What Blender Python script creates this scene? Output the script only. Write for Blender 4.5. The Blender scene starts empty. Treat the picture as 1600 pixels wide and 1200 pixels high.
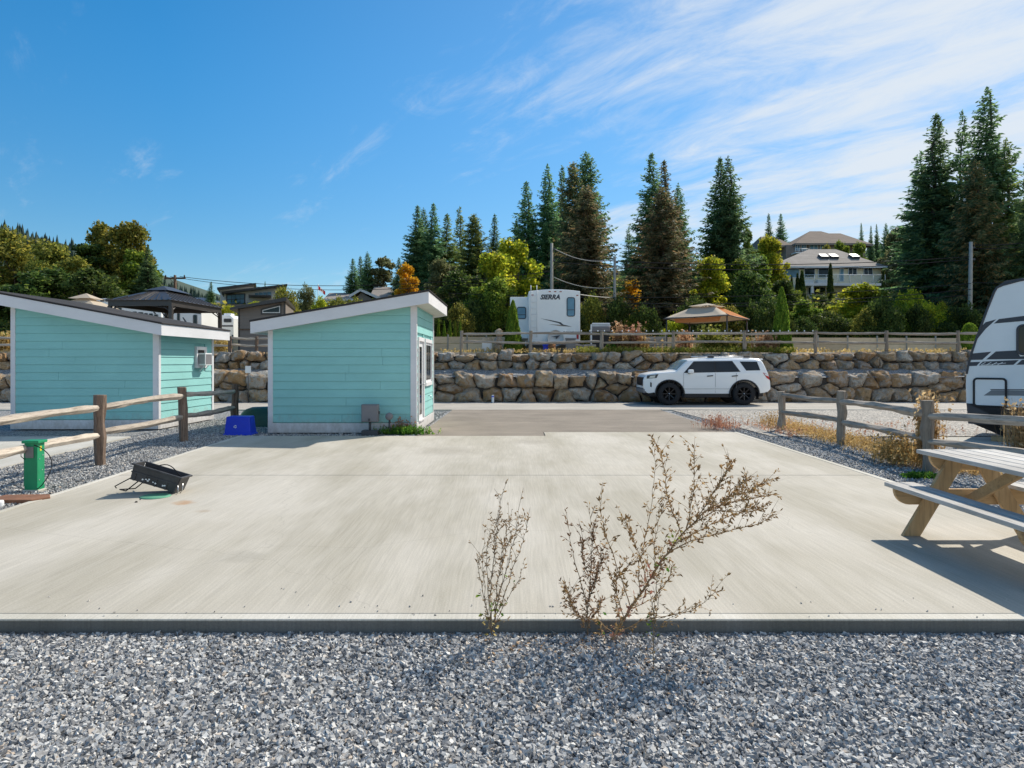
import bpy, bmesh, math, random
import numpy as np
from mathutils import Vector, Matrix, Euler, noise

R = math.radians
rnd = random.Random(7)
sc = bpy.context.scene
col = sc.collection

# ------------------------------------------------------------------ camera, sky, sun, exposure
CAM_H = 1.6
F = 1067.0            # focal length in pixels of a 1600 px wide picture (24 mm lens)
HOR = 565.0           # row of the horizon in that picture
cam_d = bpy.data.cameras.new('camera'); cam = bpy.data.objects.new('camera', cam_d); col.objects.link(cam)
cam.location = (0, 0, CAM_H); cam.rotation_euler = (R(90), 0, 0)
cam_d.sensor_width = 36; cam_d.lens = 36 * F / 1600
cam_d.shift_y = (HOR - 600) / 1600
cam_d.clip_start = 0.1; cam_d.clip_end = 3000
sc.camera = cam

SUNV = Vector((.69, .78, 1.0)).normalized()
SUN_EL = math.asin(SUNV.z); SUN_AZ = math.atan2(SUNV.x, SUNV.y)
world = bpy.data.worlds.new('World'); sc.world = world; world.use_nodes = True
wn, wl = world.node_tree.nodes, world.node_tree.links
wn.clear()
def wnode(t, **k):
    n = wn.new(t)
    for a, b in k.items(): setattr(n, a, b)
    return n
sky = wnode('ShaderNodeTexSky', sky_type='NISHITA', sun_disc=False)
sky.sun_elevation = SUN_EL; sky.sun_rotation = SUN_AZ
sky.altitude = 400; sky.air_density = 1.0; sky.dust_density = 0.1; sky.ozone_density = 3.0
hsv = wnode('ShaderNodeHueSaturation'); hsv.inputs['Saturation'].default_value = 1.36; hsv.inputs['Hue'].default_value = .492
hsv.inputs['Value'].default_value = .84
wl.new(sky.outputs[0], hsv.inputs['Color'])
tc = wnode('ShaderNodeTexCoord'); sx = wnode('ShaderNodeSeparateXYZ'); wl.new(tc.outputs['Generated'], sx.inputs[0])
def wmath(op, a, b=None, clamp=False):
    n = wnode('ShaderNodeMath', operation=op, use_clamp=clamp)
    for i, v in enumerate((a, b)):
        if v is None: continue
        if isinstance(v, (int, float)): n.inputs[i].default_value = v
        else: wl.new(v, n.inputs[i])
    return n.outputs[0]
zz = wmath('ADD', wmath('MAXIMUM', sx.outputs[2], 0.0), 0.12)
cx = wmath('DIVIDE', sx.outputs[0], zz); cy = wmath('DIVIDE', sx.outputs[1], zz)
cc = wnode('ShaderNodeCombineXYZ'); wl.new(cx, cc.inputs[0]); wl.new(cy, cc.inputs[1])
mp0 = wnode('ShaderNodeMapping'); mp0.inputs['Rotation'].default_value = (0, 0, R(-42)); wl.new(cc.outputs[0], mp0.inputs[0])
mp = wnode('ShaderNodeMapping'); mp.inputs['Scale'].default_value = (2.1, .50, 1); mp.inputs['Location'].default_value = (3.1, .4, 0)
wl.new(mp0.outputs[0], mp.inputs[0])
cn = wnode('ShaderNodeTexNoise'); cn.inputs['Scale'].default_value = 1.0; cn.inputs['Detail'].default_value = 9
cn.inputs['Roughness'].default_value = .62; cn.inputs['Distortion'].default_value = .55
wl.new(mp.outputs[0], cn.inputs['Vector'])
# large scale cover: more cirrus towards the right-hand part of the sky
cn2 = wnode('ShaderNodeTexNoise'); cn2.inputs['Scale'].default_value = .45; cn2.inputs['Detail'].default_value = 3
wl.new(cc.outputs[0], cn2.inputs['Vector'])
side = wmath('MULTIPLY', wmath('ADD', sx.outputs[0], .22), .42)
side = wmath('MAXIMUM', wmath('MINIMUM', side, .30), .06)
mp3 = wnode('ShaderNodeMapping'); mp3.inputs['Rotation'].default_value = (0, 0, R(-8)); mp3.inputs['Scale'].default_value = (5.5, 2.4, 1); wl.new(mp0.outputs[0], mp3.inputs[0])
cn3 = wnode('ShaderNodeTexNoise'); cn3.inputs['Scale'].default_value = 1.0; cn3.inputs['Detail'].default_value = 8; cn3.inputs['Roughness'].default_value = .68; cn3.inputs['Distortion'].default_value = .8; wl.new(mp3.outputs[0], cn3.inputs['Vector'])
cov = wmath('ADD', wmath('ADD', wmath('ADD', wmath('MULTIPLY', cn.outputs[0], .72), wmath('MULTIPLY', cn3.outputs[0], .36)), side), wmath('MULTIPLY', cn2.outputs[0], .35))
ramp = wnode('ShaderNodeMapRange'); ramp.interpolation_type = 'SMOOTHSTEP'
ramp.inputs['From Min'].default_value = .81; ramp.inputs['From Max'].default_value = 1.10
wl.new(cov, ramp.inputs['Value'])
veil = wmath('MULTIPLY', wmath('MINIMUM', wmath('MAXIMUM', wmath('ADD', sx.outputs[0], .42), 0.0), .9), .20)
horizon_fade = wmath('ADD', wmath('MULTIPLY', ramp.outputs[0], .74), veil)
mix = wnode('ShaderNodeMix', data_type='RGBA'); wl.new(horizon_fade, mix.inputs['Factor'])
hz_f = wnode('ShaderNodeMapRange'); hz_f.interpolation_type = 'SMOOTHSTEP'; hz_f.inputs['From Min'].default_value = -.02; hz_f.inputs['From Max'].default_value = .42
hz_f.inputs['To Min'].default_value = .70; hz_f.inputs['To Max'].default_value = 1.0; wl.new(sx.outputs[2], hz_f.inputs['Value'])
hz_m = wnode('ShaderNodeVectorMath', operation='SCALE'); wl.new(hsv.outputs[0], hz_m.inputs[0]); wl.new(hz_f.outputs[0], hz_m.inputs['Scale'])
wl.new(hz_m.outputs[0], mix.inputs['A']); mix.inputs['B'].default_value = (4.4, 4.7, 5.0, 1)
bg = wnode('ShaderNodeBackground'); bg.inputs['Strength'].default_value = .15
wl.new(mix.outputs['Result'], bg.inputs['Color'])
wo = wnode('ShaderNodeOutputWorld'); wl.new(bg.outputs[0], wo.inputs['Surface'])

sun_d = bpy.data.lights.new('sun', 'SUN'); sun_d.energy = 4.4; sun_d.angle = R(.5); sun_d.color = (1, .935, .82)
sun = bpy.data.objects.new('sun', sun_d); col.objects.link(sun)
sun.rotation_euler = SUNV.to_track_quat('Z', 'Y').to_euler(); sun.location = (20, 20, 40)
sc.view_settings.view_transform = 'Standard'; sc.view_settings.look = 'None'
sc.view_settings.gamma = 1; sc.view_settings.use_curve_mapping = False
sc.view_settings.exposure = 0.26

# ------------------------------------------------------------------ helpers
def P(px, py, z=0.0):
    """ground (height z) point seen at a pixel of the 1600 x 1200 picture"""
    Y = F * (CAM_H - z) / (py - HOR)
    return Vector(((px - 800) * Y / F, Y, z))
def Q(px, py, Y):
    return Vector(((px - 800) * Y / F, Y, CAM_H - (py - HOR) * Y / F))
def T(X, Y):
    """height of the terrace and the hillside behind the boulder wall"""
    u = min(max((X / max(Y, 1) + .06) / .18, 0), 1); cap = 26 + 84 * u * u * (3 - 2*u)
    h = 1.95 + .18 * min(max(Y - 42, 0), cap)
    if Y > 45: h += .5 * noise.noise(Vector((X * .06, Y * .06, 0)))
    return h

class MB:
    def __init__(s): s.v = []; s.f = []; s.sm = []
    def add(s, vs, fs, smooth=False):
        o = len(s.v); s.v.extend([tuple(v) for v in vs]); s.f.extend([[i + o for i in f] for f in fs]); s.sm.extend([smooth] * len(fs)); return s
    def box(s, c, d, rz=0, M=None):
        x, y, z = [k / 2 for k in d]
        vs = [Vector(p) for p in ((-x,-y,-z),(x,-y,-z),(x,y,-z),(-x,y,-z),(-x,-y,z),(x,-y,z),(x,y,z),(-x,y,z))]
        if M is None: M = Matrix.Rotation(rz, 4, 'Z')
        c = Vector(c)
        return s.add([M @ v + c for v in vs], [(0,3,2,1),(4,5,6,7),(0,1,5,4),(1,2,6,5),(2,3,7,6),(3,0,4,7)])
    def bx(s, x0, x1, y0, y1, z0, z1):
        return s.box(((x0+x1)/2, (y0+y1)/2, (z0+z1)/2), (abs(x1-x0), abs(y1-y0), abs(z1-z0)))
    def prism(s, pts, vec):
        """closed prism: polygon of 3D points swept along vec"""
        n = len(pts); vec = Vector(vec); pts = [Vector(p) for p in pts]
        return s.add(pts + [p + vec for p in pts], [list(range(n))[::-1], [i + n for i in range(n)]] + [(i, (i+1) % n, (i+1) % n + n, i + n) for i in range(n)])
    def beam(s, a, b, w, h, up=(0, 0, 1)):
        a, b = Vector(a), Vector(b); d = (b - a).normalized(); up = Vector(up)
        r = d.cross(up)
        if r.length < 1e-4: r = d.cross(Vector((0, 1, 0)))
        r.normalize(); u = r.cross(d)
        vs = []
        for p in (a, b):
            for i, j in ((-1,-1),(1,-1),(1,1),(-1,1)): vs.append(p + r*(i*w/2) + u*(j*h/2))
        return s.add(vs, [(0,1,2,3),(7,6,5,4),(0,4,5,1),(1,5,6,2),(2,6,7,3),(3,7,4,0)])
    def tube(s, pts, rad, n=8, caps=True, smooth=True, jit=0, rr=None):
        pts = [Vector(p) for p in pts]; m = len(pts)
        if not hasattr(rad, '__len__'): rad = [rad] * m
        vs = []; fs = []; ref = None
        for i, p in enumerate(pts):
            d = (pts[min(i+1, m-1)] - pts[max(i-1, 0)]).normalized()
            if ref is None: ref = Vector((0, 0, 1)) if abs(d.z) < .9 else Vector((1, 0, 0))
            r = d.cross(ref).normalized(); u = r.cross(d).normalized(); ref = u
            for k in range(n):
                a = 2 * math.pi * k / n; q = rad[i] * (1 + (rr.uniform(-jit, jit) if rr else 0))
                vs.append(p + r * (math.cos(a) * q) + u * (math.sin(a) * q))
        for i in range(m - 1):
            for k in range(n):
                fs.append((i*n+k, i*n+(k+1) % n, (i+1)*n+(k+1) % n, (i+1)*n+k))
        s.add(vs, fs, smooth)
        if caps:
            o = len(s.v) - len(vs)
            s.f.append([o + k for k in range(n)][::-1]); s.sm.append(False)
            s.f.append([o + (m-1)*n + k for k in range(n)]); s.sm.append(False)
        return s
    def lathe(s, prof, n=24, M=None, smooth=True):
        """profile of (r, z) about Z, transformed by M"""
        M = M or Matrix.Identity(4); vs = []; fs = []
        for r, z in prof:
            for k in range(n):
                a = 2*math.pi*k/n; vs.append(M @ Vector((r*math.cos(a), r*math.sin(a), z)))
        for i in range(len(prof)-1):
            for k in range(n): fs.append((i*n+k, i*n+(k+1) % n, (i+1)*n+(k+1) % n, (i+1)*n+k))
        return s.add(vs, fs, smooth)
    def build(s, name, m, parent=None, bevel=0, seg=2):
        me = bpy.data.meshes.new(name); me.from_pydata(s.v, [], s.f)
        me.polygons.foreach_set('use_smooth', s.sm); me.update()
        if m is not None: me.materials.append(m)
        o = bpy.data.objects.new(name, me); col.objects.link(o)
        if parent: o.parent = parent
        if bevel:
            b = o.modifiers.new('bevel', 'BEVEL'); b.width = bevel; b.segments = seg; b.limit_method = 'ANGLE'; b.angle_limit = R(40)
        return o

def tag(o, label=None, cat=None, group=None, kind=None):
    if label: o['label'] = label
    if cat: o['category'] = cat
    if group: o['group'] = group
    if kind: o['kind'] = kind
    return o
def thing(name, label, cat, loc=(0, 0, 0), rz=0, group=None):
    o = bpy.data.objects.new(name, None); col.objects.link(o); o.empty_display_size = .2
    o.location = loc; o.rotation_euler = (0, 0, rz)
    return tag(o, label, cat, group)
def place(o, loc, rz=0, s=1):
    o.location = loc; o.rotation_euler = (0, 0, rz); o.scale = (s, s, s) if not hasattr(s, '__len__') else s
def rawmesh(name, V, FQ, m, smooth=False):
    """numpy mesh; FQ (n, k) faces"""
    me = bpy.data.meshes.new(name)
    V = np.asarray(V, dtype=np.float32); FQ = np.asarray(FQ, dtype=np.int32); k = FQ.shape[1]
    me.vertices.add(len(V)); me.vertices.foreach_set('co', V.ravel())
    me.loops.add(FQ.size); me.loops.foreach_set('vertex_index', FQ.ravel())
    me.polygons.add(len(FQ)); me.polygons.foreach_set('loop_start', np.arange(len(FQ), dtype=np.int32) * k)
    try: me.polygons.foreach_set('loop_total', np.full(len(FQ), k, dtype=np.int32))
    except Exception: pass
    me.polygons.foreach_set('use_smooth', np.full(len(FQ), smooth))
    me.update(calc_edges=True); me.validate()
    if m is not None: me.materials.append(m)
    return me
def link(name, me, parent=None):
    o = bpy.data.objects.new(name, me); col.objects.link(o)
    if parent: o.parent = parent
    return o

# ------------------------------------------------------------------ materials
class NT:
    def __init__(s, name):
        s.m = bpy.data.materials.new(name); s.m.use_nodes = True; s.n = s.m.node_tree.nodes; s.l = s.m.node_tree.links
        s.b = s.n['Principled BSDF']; s.out = s.n['Material Output']
    def node(s, t, **k):
        n = s.n.new(t)
        for a, b in k.items(): setattr(n, a, b)
        return n
    def sock(s, inp, v):
        if isinstance(v, bpy.types.NodeSocket): s.l.new(v, inp)
        elif v is not None: inp.default_value = v
    def coords(s, scale=(1, 1, 1), rot=(0, 0, 0), kind='Object', loc=(0, 0, 0)):
        t = s.node('ShaderNodeTexCoord'); m = s.node('ShaderNodeMapping')
        m.inputs['Scale'].default_value = scale; m.inputs['Rotation'].default_value = rot; m.inputs['Location'].default_value = loc
        s.l.new(t.outputs[kind], m.inputs[0]); return m.outputs[0]
    def world_coords(s, scale=(1, 1, 1), rot=(0, 0, 0)):
        t = s.node('ShaderNodeNewGeometry'); m = s.node('ShaderNodeMapping')
        m.inputs['Scale'].default_value = scale; m.inputs['Rotation'].default_value = rot
        s.l.new(t.outputs['Position'], m.inputs[0]); return m.outputs[0]
    def noise(s, vec, scale, detail=4, rough=.55, dist=0):
        n = s.node('ShaderNodeTexNoise'); n.inputs['Scale'].default_value = scale; n.inputs['Detail'].default_value = detail
        n.inputs['Roughness'].default_value = rough; n.inputs['Distortion'].default_value = dist
        s.l.new(vec, n.inputs['Vector']); return n.outputs[0]
    def voro(s, vec, scale, feature='F1', out='Distance'):
        n = s.node('ShaderNodeTexVoronoi', feature=feature); n.inputs['Scale'].default_value = scale
        s.l.new(vec, n.inputs['Vector']); return n.outputs[out]
    def ramp(s, fac, stops):
        n = s.node('ShaderNodeValToRGB'); e = n.color_ramp.elements
        while len(e) < len(stops): e.new(.5)
        for i, (p, c) in enumerate(stops):
            e[i].position = p; e[i].color = (*c, 1) if hasattr(c, '__len__') else (c, c, c, 1)
        s.l.new(fac, n.inputs[0]); return n.outputs[0]
    def math(s, op, a, b=0.0, clamp=False):
        n = s.node('ShaderNodeMath', operation=op, use_clamp=clamp); s.sock(n.inputs[0], a); s.sock(n.inputs[1], b); return n.outputs[0]
    def mix(s, f, a, b, mode='MIX'):
        n = s.node('ShaderNodeMix', data_type='RGBA', blend_type=mode)
        s.sock(n.inputs['Factor'], f)
        for k, v in (('A', a), ('B', b)):
            if isinstance(v, tuple) and len(v) == 3: v = (*v, 1)
            s.sock(n.inputs[k], v)
        return n.outputs['Result']
    def rng(s, v, a, b, c, d):
        n = s.node('ShaderNodeMapRange'); s.l.new(v, n.inputs['Value'])
        for k, x in zip(('From Min', 'From Max', 'To Min', 'To Max'), (a, b, c, d)): n.inputs[k].default_value = x
        return n.outputs[0]
    def bump(s, h, strength=.3, dist=.01, prev=None):
        n = s.node('ShaderNodeBump'); n.inputs['Strength'].default_value = strength; n.inputs['Distance'].default_value = dist
        s.l.new(h, n.inputs['Height'])
        if prev: s.l.new(prev, n.inputs['Normal'])
        return n.outputs[0]
    def done(s, colour=None, rough=None, bump=None, metal=None, spec=None):
        if colour is not None:
            if isinstance(colour, tuple) and len(colour) == 3: colour = (*colour, 1)
            s.sock(s.b.inputs['Base Color'], colour)
        s.sock(s.b.inputs['Roughness'], rough)
        if bump is not None: s.l.new(bump, s.b.inputs['Normal'])
        if metal is not None: s.b.inputs['Metallic'].default_value = metal
        if spec is not None: s.b.inputs['Specular IOR Level'].default_value = spec
        return s.m

def paint(name, c, rough=.55, var=.10, scale=3.0, metal=0, bump=.05, fine=60, spec=.4):
    """plain painted/plastic/metal surface with faint dirt and relief"""
    t = NT(name); v = t.coords()
    n = t.noise(v, scale, 5, .6); f = t.rng(n, .3, .7, 1 - var, 1 + var)
    g = t.node('ShaderNodeCombineXYZ')
    for i in range(3): t.l.new(f, g.inputs[i])
    cm = t.mix(1.0, tuple(c), g.outputs[0], 'MULTIPLY')
    b = t.bump(t.noise(v, fine, 3), bump, .01)
    return t.done(cm, t.rng(n, .3, .7, rough*.9, min(1, rough*1.1)), b, metal, spec)

def leafmat(name, c1, c2, c3=None, trans=.35, rough=.6):
    t = NT(name)
    g = t.node('ShaderNodeNewGeometry'); oi = t.node('ShaderNodeObjectInfo')
    stops = [(0, c1), (.6, c2)] + ([(1, c3)] if c3 else [])
    base = t.ramp(g.outputs['Random Per Island'], stops)
    big = t.noise(t.coords(), .45, 3, .6)
    f = t.rng(big, .3, .7, .65, 1.35)
    gx = t.node('ShaderNodeCombineXYZ')
    for i in range(3): t.l.new(f, gx.inputs[i])
    base = t.mix(1.0, base, gx.outputs[0], 'MULTIPLY')
    h = t.node('ShaderNodeHueSaturation'); t.l.new(base, h.inputs['Color'])
    t.l.new(t.rng(oi.outputs['Random'], 0, 1, .485, .515), h.inputs['Hue']); t.l.new(t.rng(oi.outputs['Random'], 0, 1, .85, 1.15), h.inputs['Value'])
    d = t.node('ShaderNodeBsdfPrincipled'); t.l.new(h.outputs[0], d.inputs['Base Color']); d.inputs['Roughness'].default_value = rough
    d.inputs['Specular IOR Level'].default_value = .25
    tr = t.node('ShaderNodeBsdfTranslucent'); t.l.new(h.outputs[0], tr.inputs['Color'])
    mx = t.node('ShaderNodeMixShader'); mx.inputs[0].default_value = trans
    t.l.new(d.outputs[0], mx.inputs[1]); t.l.new(tr.outputs[0], mx.inputs[2]); t.l.new(mx.outputs[0], t.out.inputs['Surface'])
    return t.m

M = {}
# concrete slab with broom streaks that run away from the camera
def concrete(name, base=(.455, .42, .352), streak=.13):
    t = NT(name)
    wob = t.noise(t.world_coords((.35, .35, .35)), 1.0, 2)
    g = t.node('ShaderNodeNewGeometry'); sp = t.node('ShaderNodeSeparateXYZ'); t.l.new(g.outputs['Position'], sp.inputs[0])
    # wandering brush path: x shifted by y
    xs = t.math('ADD', sp.outputs[0], t.math('MULTIPLY', wob, .15))
    cb = t.node('ShaderNodeCombineXYZ'); t.l.new(t.math('MULTIPLY', xs, 5.0), cb.inputs[0]); t.l.new(t.math('MULTIPLY', sp.outputs[1], .16), cb.inputs[1])
    s1 = t.noise(cb.outputs[0], 1.0, 7, .72)
    cb2 = t.node('ShaderNodeCombineXYZ'); t.l.new(t.math('MULTIPLY', xs, .8), cb2.inputs[0]); t.l.new(t.math('MULTIPLY', sp.outputs[1], .22), cb2.inputs[1])
    s2 = t.noise(cb2.outputs[0], 1.0, 4, .6)
    cb3 = t.node('ShaderNodeCombineXYZ'); t.l.new(t.math('MULTIPLY', xs, 60.0), cb3.inputs[0]); t.l.new(t.math('MULTIPLY', sp.outputs[1], 1.6), cb3.inputs[1])
    s3 = t.noise(cb3.outputs[0], 1.0, 3, .6)
    blot = t.noise(t.world_coords(), .55, 6, .65)
    fine = t.noise(t.world_coords(), 90, 3, .7)
    lo = t.mix(t.rng(s2, .40, .60, 0, 1), (base[0]*.84, base[1]*.83, base[2]*.80), (base[0]*1.12, base[1]*1.12, base[2]*1.15))
    lo = t.mix(t.math('MULTIPLY', t.rng(s1, .42, .60, 0, 1), streak*1.8), lo, (base[0]*1.22, base[1]*1.22, base[2]*1.24))
    lo = t.mix(t.math('MULTIPLY', t.rng(blot, .45, .72, 0, 1), .35), lo, (base[0]*.80, base[1]*.77, base[2]*.70))
    ff = t.rng(fine, .3, .7, .86, 1.13); ff2 = t.rng(s3, .35, .65, .92, 1.07)
    gx = t.node('ShaderNodeCombineXYZ'); fm = t.math('MULTIPLY', ff, ff2)
    for i in range(3): t.l.new(fm, gx.inputs[i])
    lo = t.mix(1.0, lo, gx.outputs[0], 'MULTIPLY')
    b = t.bump(s3, .12, .003); b = t.bump(fine, .2, .003, b)
    return t, lo, b
t, lo, b = concrete('concrete')
def spot(lo, x, y, r, c, k):
    g = t.node('ShaderNodeNewGeometry'); d = t.node('ShaderNodeVectorMath', operation='DISTANCE'); t.l.new(g.outputs['Position'], d.inputs[0]); d.inputs[1].default_value = (x, y, 0)
    w_ = t.math('ADD', d.outputs['Value'], t.math('MULTIPLY', t.math('SUBTRACT', t.noise(t.world_coords(), 7, 4), .5), r*1.6)); return t.mix(t.rng(w_, r*.3, r, k, 0), lo, c)
lo = spot(lo, -3.72, 7.75, .16, (.40, .22, .10), .7); lo = spot(lo, -3.3, 7.3, .10, (.34, .24, .15), .4); lo = spot(lo, .35, 13.6, .5, (.25, .22, .18), .35); lo = spot(lo, 3.4, 9.3, .35, (.24, .22, .19), .3); lo = spot(lo, -1.2, 12.2, .7, (.27, .24, .20), .3); lo = spot(lo, -2.2, 5.6, .22, (.25, .23, .19), .3)
crk = t.voro(t.mix(.06, t.world_coords((.28, .28, .28)), t.ramp(t.noise(t.world_coords(), 3, 5), [(0, 0.0), (1, 1.0)])), 1.0, 'DISTANCE_TO_EDGE'); lo = t.mix(t.math('MULTIPLY', t.rng(crk, .0, .0018, 1, 0), .22), lo, (.14, .13, .11))
M['concrete'] = t.done(lo, .85, b, spec=.3)
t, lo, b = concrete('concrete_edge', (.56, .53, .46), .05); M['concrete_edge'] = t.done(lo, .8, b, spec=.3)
t, lo, b = concrete('concrete_shaded_face', (.17, .165, .15), .05); M['concrete_shaded_face'] = t.done(lo, .9, b, spec=.2)  # darker copy of the slab concrete: the front face's shade is painted in
t, lo, b = concrete('neighbour_concrete', (.50, .48, .43), .1); M['concrete2'] = t.done(lo, .85, b, spec=.3)
# asphalt
def asphalt(name, c, var=.15):
    t = NT(name); v = t.world_coords()
    a = t.noise(v, .6, 6, .65); f = t.noise(v, 130, 2, .8); w = t.noise(t.world_coords((.25, 1.6, 1)), 1.2, 4, .6)
    k = t.math('MULTIPLY', t.rng(a, .3, .7, 1-var, 1+var), t.rng(f, .3, .7, .78, 1.22)); k = t.math('MULTIPLY', k, t.rng(w, .35, .65, .92, 1.08))
    gx = t.node('ShaderNodeCombineXYZ')
    for i in range(3): t.l.new(k, gx.inputs[i])
    return t.done(t.mix(1.0, c, gx.outputs[0], 'MULTIPLY'), .9, t.bump(f, .5, .006), spec=.2)
M['apron'] = asphalt('worn_asphalt', (.245, .21, .172), .2)
M['road'] = asphalt('road_asphalt', (.40, .37, .325), .12)
# gravel bed under the loose stones
def gravel(name, tint=(1, 1, 1), sc_=45):
    t = NT(name); v = t.world_coords()
    c = t.voro(v, sc_, 'F1', 'Color'); d = t.voro(v, sc_, 'F1', 'Distance'); sx_ = t.node('ShaderNodeSeparateColor'); t.l.new(c, sx_.inputs[0])
    base = t.ramp(sx_.outputs[0], [(0, (.06*tint[0], .063*tint[1], .07*tint[2])), (.45, (.24*tint[0], .245*tint[1], .25*tint[2])), (.8, (.46*tint[0], .455*tint[1], .45*tint[2])), (1, (.62*tint[0], .61*tint[1], .58*tint[2]))])
    big = t.noise(v, .7, 4, .6)
    base = t.mix(t.math('MULTIPLY', t.rng(big, .5, .75, 0, 1), .35), base, (.30*tint[0], .27*tint[1], .22*tint[2]))
    h = t.math('SUBTRACT', 1.0, d)
    return t.done(base, .8, t.bump(h, .9, .03), spec=.3)
M['gravel'] = gravel('gravel_ground'); M['gravel_warm'] = gravel('gravel_with_dust', (1.25, 1.15, 1.02), 30)
t = NT('gravel_stone'); g = t.node('ShaderNodeNewGeometry')
cst = t.ramp(g.outputs['Random Per Island'], [(0, (.10, .10, .102)), (.25, (.20, .20, .205)), (.55, (.385, .38, .37)), (.82, (.60, .585, .56)), (.93, (.80, .78, .73)), (1, (.48, .36, .25))])
M['stone_chip'] = t.done(t.mix(.25, cst, t.ramp(t.noise(t.world_coords(), 220, 3), [(.3, .05), (.7, .55)])), .75, None, spec=.35)
# boulders
t = NT('boulder_rock'); v = t.world_coords(); oi = t.node('ShaderNodeObjectInfo')
vv = t.node('ShaderNodeVectorMath', operation='ADD'); t.l.new(v, vv.inputs[0])
cb = t.node('ShaderNodeCombineXYZ')
for i in range(3): t.l.new(t.math('MULTIPLY', oi.outputs['Random'], 31.0), cb.inputs[i])
t.l.new(cb.outputs[0], vv.inputs[1]); v = vv.outputs[0]
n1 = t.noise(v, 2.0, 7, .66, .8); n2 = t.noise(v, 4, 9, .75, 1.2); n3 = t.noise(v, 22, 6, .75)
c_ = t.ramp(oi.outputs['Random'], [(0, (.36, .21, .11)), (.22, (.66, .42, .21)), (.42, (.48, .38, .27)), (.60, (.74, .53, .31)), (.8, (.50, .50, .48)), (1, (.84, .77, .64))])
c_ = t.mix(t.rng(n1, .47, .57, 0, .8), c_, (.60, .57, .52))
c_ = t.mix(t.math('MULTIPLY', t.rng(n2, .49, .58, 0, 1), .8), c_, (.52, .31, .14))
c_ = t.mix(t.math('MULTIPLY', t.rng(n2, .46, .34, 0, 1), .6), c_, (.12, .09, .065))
c_ = t.mix(t.math('MULTIPLY', t.rng(n3, .55, .7, 0, 1), .6), c_, (.74, .67, .55))
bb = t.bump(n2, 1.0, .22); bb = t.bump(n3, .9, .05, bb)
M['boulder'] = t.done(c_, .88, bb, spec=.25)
M['soil'] = asphalt('dark_soil', (.07, .06, .052), .3)
# hillside ground
t = NT('hillside_grass'); v = t.world_coords(); a = t.noise(v, .25, 5, .6); f = t.noise(v, 6, 5, .7)
t_ = t.mix(t.rng(a, .4, .6, 0, 1), (.045, .065, .02), (.13, .115, .05)); t_ = t.mix(t.math('MULTIPLY', t.rng(f, .4, .6, 0, 1), .6), t_, (.04, .05, .018))
M['hill'] = t.done(t_, .95, t.bump(f, 1, .3), spec=.1)
t = NT('terrace_ground'); v = t.world_coords(); a = t.noise(v, .6, 5, .6); f = t.noise(v, 25, 4, .7)
t_ = t.mix(t.rng(a, .4, .6, 0, 1), (.33, .29, .23), (.25, .21, .14)); t_ = t.mix(t.math('MULTIPLY', t.rng(f, .4, .6, 0, 1), .5), t_, (.12, .11, .09))
M['terrace'] = t.done(t_, .95, t.bump(f, 1, .03), spec=.1)
# wood
def wood(name, c1, c2, dark, axis='x', scale=1.0, rough=.85, bump=.5):
    t = NT(name)
    sc_ = {'x': (.8, 14, 14), 'y': (14, .8, 14), 'z': (14, 14, .8)}[axis]
    v = t.coords(tuple(k*scale for k in sc_)); oi = t.node('ShaderNodeObjectInfo')
    n = t.noise(v, 1.0, 6, .7, .6); m_ = t.noise(t.coords(), 1.7, 4, .6); fi = t.noise(v, 4.5, 4, .7)
    c = t.mix(t.rng(n, .35, .65, 0, 1), c1, c2)
    c = t.mix(t.math('MULTIPLY', t.rng(fi, .52, .68, 0, 1), .8), c, dark)
    c = t.mix(t.math('MULTIPLY', t.rng(m_, .5, .7, 0, 1), .5), c, tuple(k*.65 for k in c1))
    h = t.node('ShaderNodeHueSaturation'); t.l.new(c, h.inputs['Color']); t.l.new(t.rng(oi.outputs['Random'], 0, 1, .82, 1.18), h.inputs['Value'])
    return t.done(h.outputs[0], rough, t.bump(t.math('ADD', n, fi), bump, .01), spec=.2)
M['rail_x'] = wood('weathered_rail_across', (.30, .27, .235), (.45, .41, .36), (.10, .085, .07), 'x')
M['rail_y'] = wood('weathered_rail', (.36, .31, .255), (.52, .455, .38), (.13, .10, .08), 'y')
M['post'] = wood('weathered_post', (.15, .10, .075), (.28, .205, .155), (.045, .03, .025), 'z', 1.0, .9, 1.0)
M['table_top'] = wood('silvered_plank', (.50, .47, .43), (.62, .60, .57), (.28, .25, .21), 'y', .8)
M['table_leg'] = wood('treated_timber', (.47, .31, .16), (.58, .40, .22), (.27, .18, .10), 'z', .5, .75, .25)
M['panel_wood'] = wood('tan_fence_board', (.66, .49, .31), (.74, .58, .39), (.46, .33, .2), 'x', .5)
# shed paint
def siding(name, c):
    t = NT(name); v = t.coords((.7, 12, 40)); n = t.noise(v, 2, 4, .6); f = t.noise(t.coords((.4, .4, 1)), 2.2, 5, .65); gr = t.noise(t.coords((6, 6, 120)), 2, 4, .7)
    k = t.math('MULTIPLY', t.rng(f, .3, .7, .93, 1.06), t.rng(gr, .3, .7, .97, 1.03))
    gx = t.node('ShaderNodeCombineXYZ')
    for i in range(3): t.l.new(k, gx.inputs[i])
    cm = t.mix(1.0, c, gx.outputs[0], 'MULTIPLY'); sp = t.node('ShaderNodeSeparateXYZ'); g = t.node('ShaderNodeNewGeometry'); t.l.new(g.outputs['Position'], sp.inputs[0])
    dn = t.noise(t.world_coords((9, 9, 5)), 1.0, 6, .7); dz = t.math('SUBTRACT', t.math('MULTIPLY', dn, 1.1), t.math('MULTIPLY', sp.outputs[2], 1.15)); cm = t.mix(t.rng(dz, .12, .62, 0, .55), cm, (.30, .26, .21))
    return t.done(cm, .6, t.bump(gr, .25, .004), spec=.3)
M['mint'] = siding('mint_siding', (.29, .60, .575))
M['trim'] = siding('white_trim', (.74, .73, .74))
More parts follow.
